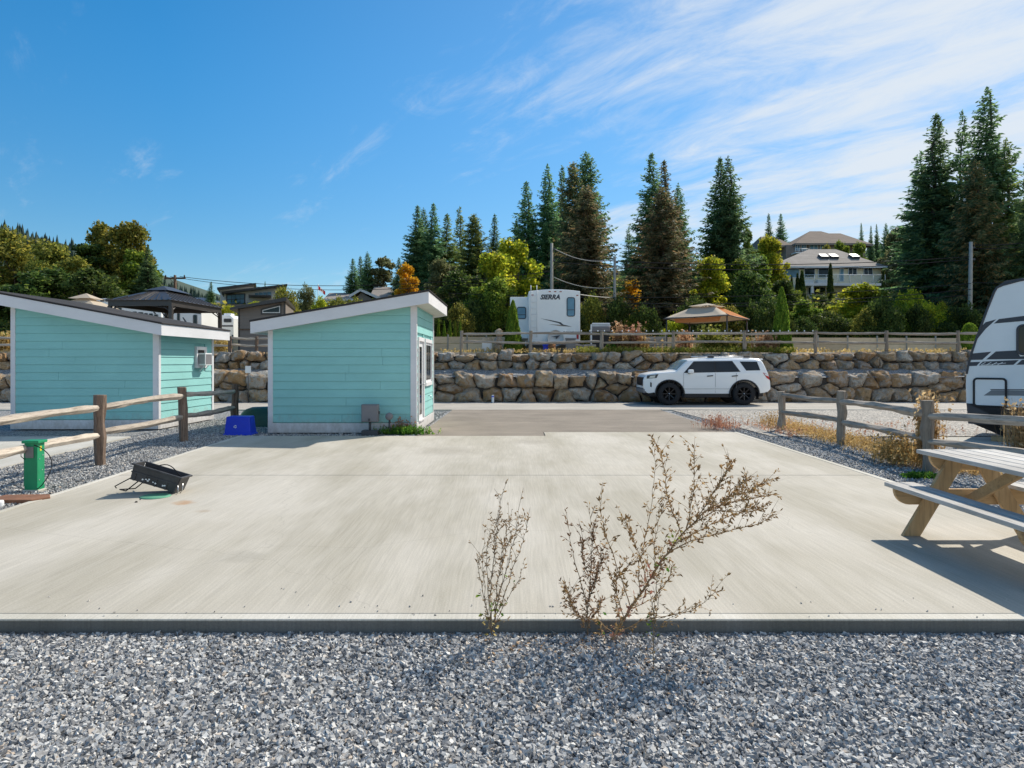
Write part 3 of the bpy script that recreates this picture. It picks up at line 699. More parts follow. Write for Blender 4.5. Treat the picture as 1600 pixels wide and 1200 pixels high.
def boulder_wall(label, Y, z0, z1, zm, seed, spans, meanw):
    g = random.Random(seed); w = thing('boulder_wall', label, 'retaining wall', (0, 0, 0))
    for xa, xb in spans:
        pts = []
        for row, (za, zb) in enumerate(((z0, zm), (zm, z1))):
            x = xa - .5 + .35*row
            while x < xb + .5:
                wd = meanw * g.choice((.5, .75, .95, 1.2, 1.6)) * g.uniform(.9, 1.1); pts.append((x + wd/2, (za+zb)/2 + g.uniform(-.10, .10) * (zb-za) * 1.6, row)); x += wd
                if g.random() < .10: pts.append((x - .02, zm + g.uniform(-.05, .05), row))
        for i, (x, z, row) in enumerate(pts):
            if not (xa <= x <= xb): continue
            top = z1 + .10 * noise.noise(Vector((x*1.3, seed, 2))) + g.uniform(-.07, .09)
            KZ = 1.75; poly = [(x-1, (z0-.05)*KZ), (x+1, (z0-.05)*KZ), (x+1, (top + g.uniform(-.05, .05))*KZ), (x-1, (top + g.uniform(-.05, .05))*KZ)]
            for j, (x2, z2, _) in enumerate(pts):
                if j == i or abs(x2-x) > 2.2: continue
                n = (x2-x, (z2-z)*KZ); d = ((x2*x2 - x*x) + (z2*z2 - z*z)*KZ*KZ)/2; L = math.hypot(*n); poly = clip_poly(poly, (n[0]/L, n[1]/L), d/L + .006)
                if len(poly) < 3: break
            poly = [(p[0], p[1]/KZ) for p in poly]
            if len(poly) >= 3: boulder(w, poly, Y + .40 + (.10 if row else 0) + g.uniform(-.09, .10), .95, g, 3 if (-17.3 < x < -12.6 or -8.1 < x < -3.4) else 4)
    b = MB(); b.bx(spans[0][0] - 2, spans[-1][1] + 2, Y + .45, Y + .75, z0 - .1, z1 - .16); b.build('backing_soil', M['soil'], w)
    return w
LW = boulder_wall('lower tier of the boulder retaining wall standing beside the road', 26.9, -.02, 1.17, .52, 5, ((-22, 20),), .78)
UW = boulder_wall('upper tier of the boulder retaining wall below the rail fence', 28.05, 1.22, 1.98, 1.58, 9, ((-23, 21),), .74)
# gravel bench between the tiers and behind them
b = MB()
n = 120
for i in range(n + 1):
    x = -40 + 80 * i / n
    for y, z in ((27.2, .98), (27.65, 1.10), (28.0, 1.23), (28.4, 1.33)): b.v.append((x, y + .0, z + .05*noise.noise(Vector((x*1.3, y*3, 0)))))
for i in range(n):
    for k in range(3): b.f.append((i*4+k, (i+1)*4+k, (i+1)*4+k+1, i*4+k+1)); b.sm.append(True)
tag(b.build('gravel_bench', M['gravel']), kind='structure')
b = MB()
for i in range(n + 1):
    x = -40 + 80 * i / n
    for y, z in ((28.45, 1.70), (28.8, 1.86), (29.3, 1.95), (30.2, 1.985)): b.v.append((x, y, z + .03*noise.noise(Vector((x*1.3, y*3, 5)))))
for i in range(n):
    for k in range(3): b.f.append((i*4+k, (i+1)*4+k, (i+1)*4+k+1, i*4+k+1)); b.sm.append(True)
tag(b.build('gravel_bench', M['gravel_warm']), kind='structure')

# ------------------------------------------------------------------ split rail fences
def split_post(parent, x, y, zb, h, w, g, mat='post'):
    m = MB(); pts = []; rad = []
    for k in range(7):
        t = k / 6; pts.append((x + g.uniform(-.008, .008), y + g.uniform(-.008, .008), zb - .25 + (h + .25) * t)); rad.append(w * g.uniform(.88, 1.08) * (1 + .10*(1-t)))
    m.tube(pts, rad, 6, True, False, .19, g); return m.build('post', M[mat], parent, .006, 1)
def split_rail(parent, a, b, w, g, mat):
    a, b = Vector(a), Vector(b); d = b - a; L = d.length; k = 9; me = MB()
    pts = []; rad = []
    ph = g.uniform(0, 9)
    for i in range(k + 1):
        t = i / k; pts.append(Vector((L * t - L/2, .012*math.sin(ph + t*5), .018*math.sin(ph*2 + t*4)))); rad.append(w * g.uniform(.88, 1.1) * (.72 if i in (0, k) else 1))
    me.tube(pts, rad, 6, True, False, .20, g)
    o = me.build('rail', M[mat], parent, .005, 1); o.location = (a + b)/2; o.rotation_euler = d.to_track_quat('X', 'Z').to_euler(); return o
def rail_fence(label, posts, h, rails, pw, rw, pmat, rmat, seed):
    """rails run from post to post; long axis of every rail is its own X"""
    g = random.Random(seed); f = thing('split_rail_fence', label, 'fence')
    for (x, y, z, *hh) in posts: split_post(f, x, y, z, (hh[0] if hh else h), pw, g, pmat)
    for i in range(len(posts) - 1):
        a, b = posts[i], posts[i+1]
        for (za, zb) in rails:
            split_rail(f, (a[0], a[1], a[2] + za + g.uniform(-.02, .02)), (b[0], b[1], b[2] + zb + g.uniform(-.02, .02)), rw, g, rmat)
    return f
M['rail_side'] = wood('weathered_rail_side', (.40, .34, .28), (.56, .49, .41), (.15, .115, .09), 'x')
M['rail_grey'] = wood('grey_rail', (.31, .265, .22), (.46, .40, .335), (.09, .08, .075), 'x')
M['post_grey'] = wood('grey_post', (.26, .21, .165), (.38, .32, .255), (.08, .065, .055), 'z')
rail_fence('weathered split rail fence left of the pad with dark brown posts', [(-5.9, 7.2, 0, 1.08), (-6.44, 10.67, 0, 1.08), (-6.70, 13.9, 0, 1.08), (-6.78, 16.7, 0, 1.05)], 1.08, [(.89, .90), (.50, .47)], .085, .062, 'post', 'rail_side', 3)
rail_fence('grey split rail fence right of the pad behind the picnic table', [(6.75, 7.0, 0, 1.05), (6.12, 10.04, 0, 1.03), (6.42, 13.3, 0, 1.03), (6.36, 16.1, 0, .90)], 1.0, [(.85, .80), (.45, .42)], .088, .062, 'post_grey', 'rail_grey', 4)
tp = [Q(px, 550, 28.75) for px in (721, 829, 940, 1052, 1163, 1274, 1385, 1497, 1610)]
rail_fence('long grey split rail fence on top of the boulder wall', [(p.x, 28.75, 1.95, .95) for p in tp], .95, [(.83, .83), (.46, .46)], .075, .055, 'post_grey', 'rail_grey', 6)
tp = [(-22.5, 28.75), (-18.3, 28.75), (-14.9, 28.75), (-11.85, 28.7), (-10.85, 29.0), (-8.3, 29.0)]
rail_fence('short split rail fence on the wall between the two mint sheds', [(x, y, 1.95, .72) for x, y in tp], .72, [(.64, .60), (.34, .34)], .07, .055, 'post', 'rail_side', 8)
# clear bulbs of a string light clipped to the long fence
b = MB(); gg = random.Random(3)
sl = thing('string_light', 'string of small clear bulbs along the top rail of the long fence', 'string light')
MB().tube([(Q(880 + i*25, 519, 28.68).x, 28.66, 2.86 - .012*(i % 2)) for i in range(17)], .008, 5).build('cord', M['cable'], sl)
for i in range(32):
    q = Q(884 + i * 12.4 + gg.uniform(-2, 2), 519, 28.66); MB().lathe([(.001, .0), (.022, .012), (.028, .04), (.015, .065), (.001, .075)], 8, Matrix.Translation((q.x, 28.66, 2.85))).build('bulb', M['white_plastic'], sl)
# ------------------------------------------------------------------ the two mint sheds
def shed(name, label, x0, x1, y0, y1, roof, over_x, ov_f, ov_b, side_open, seed):
    """roof(x) = underside height of the roof at x; front face at y0, lit side wall at x1"""
    s = thing(name, label, 'shed', ((x0+x1)/2, y0, 0)); cx = (x0+x1)/2
    def loc(o): o.location = (-cx, -y0, 0); return o
    b = MB(); b.prism([(x0+.02, y0+.02, .0), (x1-.02, y0+.02, .0), (x1-.02, y0+.02, roof(x1-.02)), (x0+.02, y0+.02, roof(x0+.02))], (0, y1-y0-.04, 0)); loc(b.build('wall_core', M['mint'], s))
    tw = .10; exp = .185; z = .235; rs = random.Random(seed + 50)
    # front boards, cut to the slope of the roof
    b0, b1 = x0 + tw, x1 - tw
    zmax = max(roof(b0), roof(b1))
    def board(pts2, face):
        """pts2: (h, z) ring of the visible face; lower edge proud of the upper one"""
        zl = min(p[1] for p in pts2); vs = []
        for h, zz_ in pts2:
            k = .023 - .016 * (zz_ - zl) / exp
            vs.append((h, y0 - k, zz_) if face == 'f' else (x1 + k, h, zz_))
        n = len(vs); back = [((v[0], y0 + .03, v[2]) if face == 'f' else (x1 - .03, v[1], v[2])) for v in vs]
        m = MB(); m.add(vs + back, [list(range(n)), [i + n for i in range(n)][::-1]] + [(i, i+n, (i+1) % n + n, (i+1) % n) for i in range(n)])
        return loc(m.build('siding_board', M['mint'], s))
    while z < zmax - .01:
        zt = z + exp - .003
        pts = []
        # clip the rectangle to z <= roof(x)
        def cl(xa, xb, zz_):
            ra, rb = roof(xa), roof(xb)
            if ra >= zz_ and rb >= zz_: return xa, xb
            if ra < zz_ and rb < zz_: return None
            xc = xa + (zz_ - ra) / (rb - ra) * (xb - xa); return (xa, xc) if ra >= zz_ else (xc, xb)
        lo, hi = cl(b0, b1, z), cl(b0, b1, zt)
        if lo:
            if hi is None: 
                xa, xb = lo; apex = xb if roof(xb) > roof(xa) else xa; pts = [(xa, z), (xb, z), (apex, min(zt, roof(apex)))]
            else:
                pts = [(lo[0], z), (lo[1], z)]
                if hi[1] < lo[1]: pts += [(lo[1], max(z+.001, roof(lo[1])))] if roof(lo[1]) > z + .002 else []
                pts += [(hi[1], zt), (hi[0], zt)]
                if hi[0] > lo[0] and roof(lo[0]) > z + .002: pts += [(lo[0], roof(lo[0]))]
            if lo and hi and hi[0] <= lo[0] + .01 and hi[1] >= lo[1] - .01 and rs.random() < .75:
                xm = x0 + rs.uniform(.22, .78) * (x1 - x0); board([(lo[0], z), (xm - .002, z), (xm - .002, zt), (lo[0], zt)], 'f'); board([(xm + .002, z), (lo[1], z), (lo[1], zt), (xm + .002, zt)], 'f')
            else: board(pts, 'f')
        z += exp
    for x in (x0, x1 - tw): loc(MB().prism([(x-.004, y0-.032, .2), (x+tw+.004, y0-.032, .2), (x+tw+.004, y0-.032, roof(x+tw)-.002), (x-.004, y0-.032, roof(x)-.002)], (0, .06, 0)).build('corner_trim', M['trim'], s))
    loc(MB().bx(x0-.006, x1+.03, y0-.036, y0+.03, .0, .215).build('skirt_trim', M['trim'], s))
    loc(MB().bx(x1-.03, x1+.038, y0+.032, y1, .0, .215).build('skirt_trim', M['trim'], s))
    for y in (y0-.026, y1-.09): loc(MB().bx(x1-.01, x1+.034, y+(.0 if y > y0 else 0), y+.10, .2, roof(x1)-.003).build('corner_trim', M['trim'], s))
    # side boards, around openings
    z = .235; yA, yB = y0 + .08, y1 - .10; zt_ = roof(x1)
    while z < zt_ - .01:
        zt = min(z + exp - .003, zt_ - .004); segs = [(yA, yB)]
        for (oa, ob, oz0, oz1) in side_open:
            if zt > oz0 and z < oz1: segs = [q for (a, c) in segs for q in ((a, min(c, oa)), (max(a, ob), c)) if q[1] - q[0] > .02]
        for a, c in segs: board([(a, z), (c, z), (c, zt), (a, zt)], 's')
        z += exp
    # roof slab, fascias, soffit
    X0, X1 = x0 - over_x[0], x1 + over_x[1]; Y0, Y1 = y0 - ov_f, y1 + ov_b; th = .235
    def band(xa, xb, ya, yb, d0, d1, nm, m, bev=0): return loc(MB().prism([(xa, ya, roof(xa)+d0), (xb, ya, roof(xb)+d0), (xb, ya, roof(xb)+d1), (xa, ya, roof(xa)+d1)], (0, yb-ya, 0)).build(nm, m, s, bev, 1))
    band(X0+.03, X1-.03, Y0+.03, Y1-.03, .0, .02, 'soffit', M['soffit'])
    band(X0+.03, X1-.03, Y0+.03, Y1-.03, .03, th-.01, 'roof_frame', M['trim'])
    band(X0, X1, Y0, Y0+.028, -.02, th, 'fascia', M['trim'])
    band(X0, X1, Y1-.028, Y1, -.02, th, 'fascia', M['trim'])
    band(X1-.028, X1, Y0+.029, Y1-.029, -.02, th, 'fascia', M['trim'])
    band(X0, X0+.028, Y0+.029, Y1-.029, -.02, th, 'fascia', M['trim'])
    band(X0-.02, X1+.025, Y0-.025, Y1+.025, th+.003, th+.045, 'roof_covering', M['shingle'], .012)
    return s, loc
def roofA(x): return 2.255 + (x + 5.77) * (3.157 - 2.49) / (-1.85 + 5.77) - .01
dy0, dy1, wy0, wy1 = 15.75, 16.62, 16.95, 18.2
sA, locA = shed('mint_shed', 'mint shed with mono pitch roof rising to the right, grey meter box on front', -5.49, -2.18, 15.4, 18.76, roofA, (.29, .34), .32, .55, [(dy0-.1, dy1+.1, 0.1, 2.2), (wy0-.1, wy1+.1, 1.0, 2.2)], 1)
x1 = -2.18
d = locA(MB().bx(x1-.03, x1+.008, dy0, dy1, .20, 2.08).build('door', M['white_plastic'], sA))
f = MB(); f.bx(x1, x1+.045, dy0-.09, dy0, .2, 2.17); f.bx(x1, x1+.045, dy1, dy1+.09, .2, 2.17); f.bx(x1, x1+.05, dy0, dy1, 2.08, 2.17); f.bx(x1, x1+.07, dy0, dy1, .205, .24); o = f.build('door_frame', M['trim'], d); 
g_ = MB().bx(x1+.009, x1+.012, dy0+.16, dy1-.16, .35, 1.95).build('pane', M['glass'], d)
h = MB().tube([(x1+.01, dy1-.07, 1.05), (x1+.06, dy1-.07, 1.05), (x1+.06, dy1-.17, 1.05)], .012, 8).build('handle', M['chrome'], d)
w = locA(MB().bx(x1-.03, x1+.02, wy0, wy1, 1.08, 2.08).build('window', M['white_plastic'], sA))
f = MB(); f.bx(x1, x1+.05, wy0-.09, wy0, .99, 2.17); f.bx(x1, x1+.05, wy1, wy1+.09, .99, 2.17); f.bx(x1, x1+.05, wy0, wy1, 2.08, 2.17); f.bx(x1, x1+.06, wy0, wy1, .99, 1.08); f.build('window_frame', M['trim'], w)
for a, b_ in ((wy0+.06, (wy0+wy1)/2-.03), ((wy0+wy1)/2+.03, wy1-.06)): MB().bx(x1+.021, x1+.025, a, b_, 1.14, 2.02).build('pane', M['glass'], w)
MB().tube([(x1+.02, 17.6, .72), (x1+.09, 17.6, .72), (x1+.09, 17.6, .66)], .012, 8).build('hose_bib', M['chrome'], sA).location = (-(-5.49-2.18)/2, -15.4, 0)
# meter boxes on posts in front of the shed wall
mb = thing('meter_box', 'square grey electrical box on a short pipe against the mint shed', 'electrical box', (-3.13, 15.05, -.03))
MB().bx(-.18, .19, -.07, .10, .30, .69).build('enclosure', M['grey_box'], mb, .012); MB().bx(-.165, .175, -.085, -.07, .315, .675).build('cover', M['grey_box'], mb, .006)
MB().bx(-.02, .02, -.10, -.085, .33, .38).build('latch', M['dark_grey'], mb); MB().bx(.19, .22, -.04, .0, .48, .54).build('switch_handle', M['dark_grey'], mb)
MB().tube([(0, 0, .08), (0, 0, .31)], .028, 10).build('pipe', M['dark_grey'], mb); MB().bx(-.17, .19, -.11, .12, 0, .12).build('base', M['dark_grey'], mb, .01)
mb = thing('round_meter', 'small round grey meter on a thin pipe beside the square electrical box', 'meter', (-2.71, 15.08, -.03))
MB().tube([(0, .03, 0), (0, .03, .36)], .022, 10).build('pipe', M['dark_grey'], mb)
MB().lathe([(.001, .06), (.075, .06), (.082, .045), (.082, -.03), (.001, -.03)], 20, Matrix.Translation((0, 0, .42)) @ Matrix.Rotation(R(90), 4, 'X')).build('dial', M['grey_box'], mb)
def roofB(x): return 2.225 - (x + 8.06) * (3.17 - 2.48) / 3.71 - .0
sB, locB = shed('mint_shed', 'left mint shed with roof falling to the right and an air conditioner', -11.87, -8.40, 16.2, 19.15, roofB, (.5, .34), .5, .35, [(18.03, 18.67, 1.42, 2.0)], 2)
ac = locB(MB().bx(-8.43, -8.365, 18.12, 18.58, 1.50, 1.93).build('window', M['white_plastic'], sB))
f = MB(); f.bx(-8.40, -8.33, 18.05, 18.12, 1.43, 2.0); f.bx(-8.40, -8.33, 18.58, 18.65, 1.43, 2.0); f.bx(-8.40, -8.33, 18.12, 18.58, 1.93, 2.0); f.bx(-8.4, -8.32, 18.12, 18.58, 1.43, 1.50); f.build('window_frame', M['trim'], ac)
MB().bx(-8.364, -8.36, 18.14, 18.56, 1.52, 1.91).build('pane', M['glass'], ac)
a = thing('air_conditioner', 'white window air conditioner sticking out of the left shed', 'air conditioner', (-8.36, 18.36, 1.50)); a.scale = (.52, .80, .78)
MB().bx(.0, .40, -.26, .26, .0, .42).build('housing', M['white_plastic'], a, .015)
b = MB(); [b.bx(.05 + i*.03, .065 + i*.03, -.266, -.262, .05, .37) for i in range(11)]; b.build('side_louvre', M['grey_box'], a)
MB().bx(.401, .408, -.22, .22, .04, .38).build('rear_grille', M['grey_box'], a)
b = MB(); b.beam((.30, -.15, 0), (.03, -.15, -.2), .03, .02); b.beam((.30, .15, 0), (.03, .15, -.2), .03, .02); b.build('bracket', M['white_plastic'], a)

# ------------------------------------------------------------------ picnic table
pt = thing('picnic_table', 'weathered wooden picnic table with attached benches at the right edge of the pad', 'picnic table', (4.2, 5.5, 0)); o_ = Vector((4.2, 5.5, 0))
def pl(nm, m, x0, x1, y0, y1, z0, z1, bev=.005):
    c = Vector(((x0+x1)/2, (y0+y1)/2, (z0+z1)/2)); o = MB().box((0, 0, 0), (x1-x0, y1-y0, z1-z0)).build(nm, m, pt, bev, 2); o.location = c - o_; return o
for i in range(5): pl('tabletop_plank', M['table_top'], 3.82+i*.151, 3.82+i*.151+.137, 4.52 + rnd.uniform(-.006, .006), 6.46 + rnd.uniform(-.006, .006), .735, .772)
for x0 in (3.52, 4.62+.0): 
    xx = x0 if x0 < 4 else 4.61
    for i in range(2): pl('bench_plank', M['table_top'], xx+i*.145, xx+i*.145+.132, 4.52 + rnd.uniform(-.006, .006), 6.46, .425, .462)
def round_end_beam(nm, x0, x1, y, z0, z1, th=.04):
    h = z1 - z0; pts = [(x1, z1), (x0, z1)]
    for k in range(1, 8):
        a = k/7*math.pi/2; pts.append((x0 + h*.95*(1-math.cos(a)), z1 - h*math.sin(a)))
    pts2 = [(4.2*2 - x, z) for x, z in pts][::-1]
    ring = pts[1:] + pts2[:-1]
    c = Vector((0, y, 0)); m = MB().prism([(x-4.2, 0, z) for x, z in ring], (0, th, 0)); o = m.build(nm, M['table_side'], pt, .004, 1); o.location = (0, y-5.5, 0); return o
M['table_side'] = wood('treated_timber_across', (.47, .31, .16), (.58, .40, .22), (.27, .18, .10), 'x', .5, .75, .25)
for y in (6.30, 4.74):
    round_end_beam('seat_support', 3.53, 4.2, y, .28, .423)
    round_end_beam('top_support', 3.86, 4.2, y, .60, .733)
    for sg in (-1, 1):
        # raked leg cut level at the ground and under the top
        dx = .165; f0, f1 = 4.2 - .62, 4.2 - .20
        ring = [(f0, 0), (f0 + dx, 0), (f1 + dx, .70), (f1, .70)]
        if sg > 0: ring = [(8.4 - x, z) for x, z in ring][::-1]
        o = MB().prism([(x-4.2, 0, z) for x, z in ring], (0, .038, 0)).build('leg', M['table_leg'], pt, .004, 1); o.location = (0, y - .042 - 5.5, 0)
for ya, yb in ((6.27, 5.62), (4.79, 5.38)):
    o = MB().beam((0, ya-5.5, .33), (0, yb-5.5, .70), .09, .038, (1, 0, 0)).build('brace', M['table_side'], pt, .004, 1)
# ------------------------------------------------------------------ green service pedestal and lid
q = P(54, 764); gp = thing('service_pedestal', 'green metal utility pedestal with grey outlet box and black cord', 'utility pedestal', (q.x, q.y, -.02)); gp.scale = (.85, .52, 1)
MB().bx(-.095, .095, -.13, .13, 0, .60).build('housing', M['green_box'], gp, .006)
MB().bx(-.125, .125, -.165, .165, .60, .635).build('cap', M['green_box'], gp, .008)
MB().bx(-.118, -.095, -.10, .10, .06, .56).build('door', M['green_box'], gp, .004)
MB().bx(-.07, .045, -.165, -.13, .42, .56).build('outlet_box', M['grey_stripe'], gp, .008)
MB().bx(-.06, .035, -.172, -.166, .44, .55).build('outlet_cover', M['grey_stripe'], gp, .004)
MB().bx(.0955, .0975, -.04, .02, .50, .56).build('warning_sticker', M['lens_yellow'], gp)
b = MB()
for y, z in ((-.05, .40), (.04, .26), (-.06, .14), (.06, .44)): b.lathe([(.001, .006), (.008, .005), (.009, 0)], 8, Matrix.Translation((.095, y, z)) @ Matrix.Rotation(R(90), 4, 'Y'))
b.build('screw', M['chrome'], gp)
MB().bx(-.12, .12, -.15, .15, -.05, .02).build('foot_slab', M['concrete_edge'], gp, .01)
MB().tube([(-.09, -.14, .55), (-.13, -.16, .50), (-.13, -.16, .44), (-.08, -.15, .40)], .006, 6).build('cord', M['cable'], gp)
pc = []
for i in range(15):
    t = i/14; pc.append((.05 + .26*math.sin(t*2.7), -.14 + .02*t, .58 - .50*t**1.2 + .03*math.sin(t*3.1)))
pc += [(.10, -.14, .03)]
MB().tube(pc, .007, 6).build('cord', M['cable'], gp)
q = P(30, 778); o = MB().prism([(-.32, -.16, .012), (.22, -.18, .012), (.34, -.02, .012), (.24, .16, .012), (-.26, .17, .012)], (0, 0, .05)).build('rusty_lid', M['rust'], None, .012); place(o, (q.x+.05, q.y-.05, -.04), .1); tag(o, 'rust brown flat access lid on the gravel at the green pedestal', 'lid')
q = P(0, 788); o = MB().lathe([(.001, .07), (.05, .07), (.055, .05), (.055, 0)], 16).build('pipe_cap', M['white_plastic']); place(o, (q.x-.02, q.y, -.03)); tag(o, 'short white plastic pipe cap at the left picture edge', 'pipe cap')
# green lid flush in the pad, rust stain
q = P(243, 776); o = MB().lathe([(.001, .012), (.155, .012), (.17, .004), (.17, .0)], 24).build('drain_lid', M['green_lid']); place(o, (q.x, q.y, .001)); tag(o, 'round faded green hatch set in the pad in front of the black crate', 'lid')
# tilted black crate
bn = thing('black_crate', 'tilted open black plastic crate with thin arched handle on the pad', 'crate', (-4.08+.0, 8.38, .01)); bn.rotation_euler = (R(-4), R(17.5), R(3)); bn.scale = (.92, .92, .92)
L, Wd, H = .60, .30, .215
b = MB(); tpr = .02
def wallp(a, b_, nm, out):
    a, b_ = Vector(a), Vector(b_); m = MB(); n = Vector(out)
    m.prism([a, b_, b_ + Vector((0, 0, H)) + n*tpr, a + Vector((0, 0, H)) + n*tpr], n * -.012); return m.build(nm, M['bin_black'], bn, .004, 1)
wallp((-L, -Wd/2, 0), (0, -Wd/2, 0), 'side_panel', (0, -1, 0)); wallp((-L, Wd/2, 0), (0, Wd/2, 0), 'side_panel', (0, 1, 0))
wallp((-L, -Wd/2, 0), (-L, Wd/2, 0), 'end_panel', (-1, 0, 0)); wallp((0, -Wd/2, 0), (0, Wd/2, 0), 'end_panel', (1, 0, 0))
MB().bx(-L, 0, -Wd/2, Wd/2, 0, .012).build('bottom', M['bin_black'], bn)
b = MB(); z = H
for (a0, a1, c0, c1) in ((-L-.035, .035, -Wd/2-.035, -Wd/2-.008), (-L-.035, .035, Wd/2+.008, Wd/2+.035), (-L-.035, -L-.008, -Wd/2-.008, Wd/2+.008), (.008, .035, -Wd/2-.008, Wd/2+.008)): b.bx(a0, a1, c0, c1, z-.022, z)
b.build('rim', M['bin_black'], bn, .003, 1)
b = MB(); b.bx(-L-.012, .012, -Wd/2-.022, -Wd/2-.006, .10, .115); 
for x in (-.56, -.42, -.28, -.14, -.02): b.bx(x, x+.018, -Wd/2-.018, -Wd/2-.002, .0, .10)
b.build('rib', M['bin_black'], bn)
MB().tube([(-.42 + .34*t/10, -.10 + .14*t/10, H - .03 + .105*math.sin(math.pi*t/10)) for t in range(11)], .007, 6).build('handle', M['cable'], bn)
b = MB(); gg = random.Random(5)
for x, z in ((-.44, .045), (-.40, .06), (-.37, .05), (-.36, .07), (-.30, .05), (-.27, .045), (-.17, .045), (-.145, .05)):
    b.add([(x + .016*math.cos(k*1.05)*gg.uniform(.6, 1.2), -Wd/2-.0195, z + .011*math.sin(k*1.05)*gg.uniform(.6, 1.3)) for k in range(6)], [list(range(6))])
b.build('white_scuff', M['white_plastic'], bn)
b = MB(); b.tube([(.015, -Wd/2-.02, .1), (.05, -Wd/2-.03, .02), (.03, -Wd/2, -.005)], .006, 6); b.tube([(.03, -.06, .12), (.06, -.08, .03), (.03, -.04, -.005)], .006, 6); b.build('wire_clip', M['chrome'], bn)
b = MB(); b.tube([(-.62, -.02, .02), (-.80, -.04, -.19+.02), (-.80+.02, -.02, -.19+.0)], .008, 6); b.tube([(-.5, .12, 0), (-.62, .16, -.17), (-.75, .02, -.235+.03), (-.62, -.10, -.17), (-.5, -.13, 0)], .008, 6); b.build('prop_wire', M['cable'], bn)
# blue recycling bin upside down
q = P(371, 679); bb_ = thing('recycling_bin', 'blue plastic recycling box lying upside down on the gravel', 'recycling box', (q.x-.02, q.y+.22, -.03), R(2))
def frust(nm, m, w0, d0, w1, d1, z0, z1, parent, bev=.02):
    o = MB(); vs = [(-w0/2, -d0/2, z0), (w0/2, -d0/2, z0), (w0/2, d0/2, z0), (-w0/2, d0/2, z0), (-w1/2, -d1/2, z1), (w1/2, -d1/2, z1), (w1/2, d1/2, z1), (-w1/2, d1/2, z1)]
    o.add(vs, [(0,3,2,1),(4,5,6,7),(0,1,5,4),(1,2,6,5),(2,3,7,6),(3,0,4,7)]); return o.build(nm, m, parent, bev, 3)
frust('tub', M['blue_bin'], .58, .40, .50, .33, .03, .42, bb_); frust('rim', M['blue_bin'], .62, .44, .61, .43, 0, .045, bb_, .01)
b = MB()
for k in range(3):
    a0 = k*2.094 + .3
    pts = []
    for i in range(6): a = a0 + i*.26; pts.append((.032*math.cos(a), 0, .032*math.sin(a)))
    for i in range(5, -1, -1): a = a0 + i*.26; pts.append((.017*math.cos(a), 0, .017*math.sin(a)))
    b.prism([(x-.05, -.197 + (z+.17)*.09 - .006, z + .20) for x, y, z in pts], (0, .003, 0))
    a = a0 + 6*.26; b.prism([(-.05 + r_*math.cos(q_), -.197+(r_*math.sin(q_)+.17)*.09-.006, .20 + r_*math.sin(q_)) for r_, q_ in ((.010, a-.26), (.040, a-.26), (.025, a+.25))], (0, .003, 0))
b.build('recycling_mark', M['white_plastic'], bb_)
q = P(404, 668); cn_ = thing('green_tub', 'low dark green plastic tub behind the blue recycling box', 'tub', (q.x-.0, 17.2, -.03))
def hull(nm, m, a, b_, h, parent, z0=0):
    vs = []; fs = []; n = 20; k = 7
    for j in range(k):
        t = j/(k-1); s_ = math.cos(t*math.pi/2)**.45 if j < k-1 else .0; 
        for i in range(n): an = 2*math.pi*i/n; ex = .7; cx_ = math.copysign(abs(math.cos(an))**ex, math.cos(an)); sy_ = math.copysign(abs(math.sin(an))**ex, math.sin(an)); vs.append((a*cx_*s_, b_*sy_*s_, z0 + h*math.sin(t*math.pi/2)))
    for j in range(k-1):
        for i in range(n): fs.append((j*n+i, j*n+(i+1) % n, (j+1)*n+(i+1) % n, (j+1)*n+i))
    return MB().add(vs, fs, True).build(nm, m, parent)
hull('shell', M['dark_green'], .72, .34, .46, cn_, .04); MB().lathe([(.0, 0)], 4)
b = MB(); b.bx(-.74, .74, -.35, .35, 0, .05); b.build('rim', M['dark_green'], cn_, .02)
# small sign and bollard at the boulder wall
sp = thing('sign_post', 'small white notice on a thin dark post at the boulder wall', 'sign', (Q(388, 600, 26.6).x, 26.6, 0))
MB().tube([(0, 0, -.1), (0, 0, 1.42)], .022, 8).build('post', M['dark_grey'], sp); MB().bx(-.11, .11, -.035, -.024, 1.16, 1.43).build('sign_panel', M['white_plastic'], sp, .004)
bl = thing('marker_pipe', 'short white marker pipe standing at the foot of the boulder wall', 'marker', (Q(770, 600, 26.55).x, 26.55, 0)); MB().lathe([(.05, 0), (.05, .30), (.001, .31)], 12).build('pipe', M['white_plastic'], bl); MB().lathe([(.053, .22), (.053, .26)], 12).build('band', M['blue_bin'], bl)

# ------------------------------------------------------------------ white SUV
sv = thing('suv', 'white four door SUV with black wheels parked side on by the boulder wall', 'SUV', (Q(1103.5, 633, 25.0).x - .02, 25.95, 0))
def interp(tb, x):
    if x <= tb[0][0]: return tb[0][1]
    for (a, b_), (c, d_) in zip(tb, tb[1:]):
        if x <= c: return b_ + (d_ - b_) * (x - a) / (c - a)
    return tb[-1][1]
TOP = [(-2.40, .90), (-2.36, 1.00), (-2.28, 1.10), (-2.15, 1.135), (-1.75, 1.19), (-1.3, 1.225), (-1.08, 1.245), (-.88, 1.44), (-.66, 1.625), (-.50, 1.68), (-.2, 1.71), (.4, 1.735), (1.2, 1.735), (1.9, 1.715), (2.1, 1.68), (2.14, 1.62), (2.28, 1.28), (2.36, 1.05), (2.40, .90), (2.42, .70)]
BOT = [(-2.40, .62), (-2.30, .50), (-2.2, .43), (-1.9, .47), (-1.8, .42), (-.8, .41), (.9, .42), (1.9, .43), (2.1, .45), (2.34, .50), (2.42, .60)]
WX = (-1.32, 1.43); AR = .52; WZ = .42
def bot(x):
    z = interp(BOT, x)
    for wx in WX:
        if abs(x - wx) < AR: z = max(z, WZ + math.sqrt(AR*AR - (x - wx)**2) * .96)
    return z
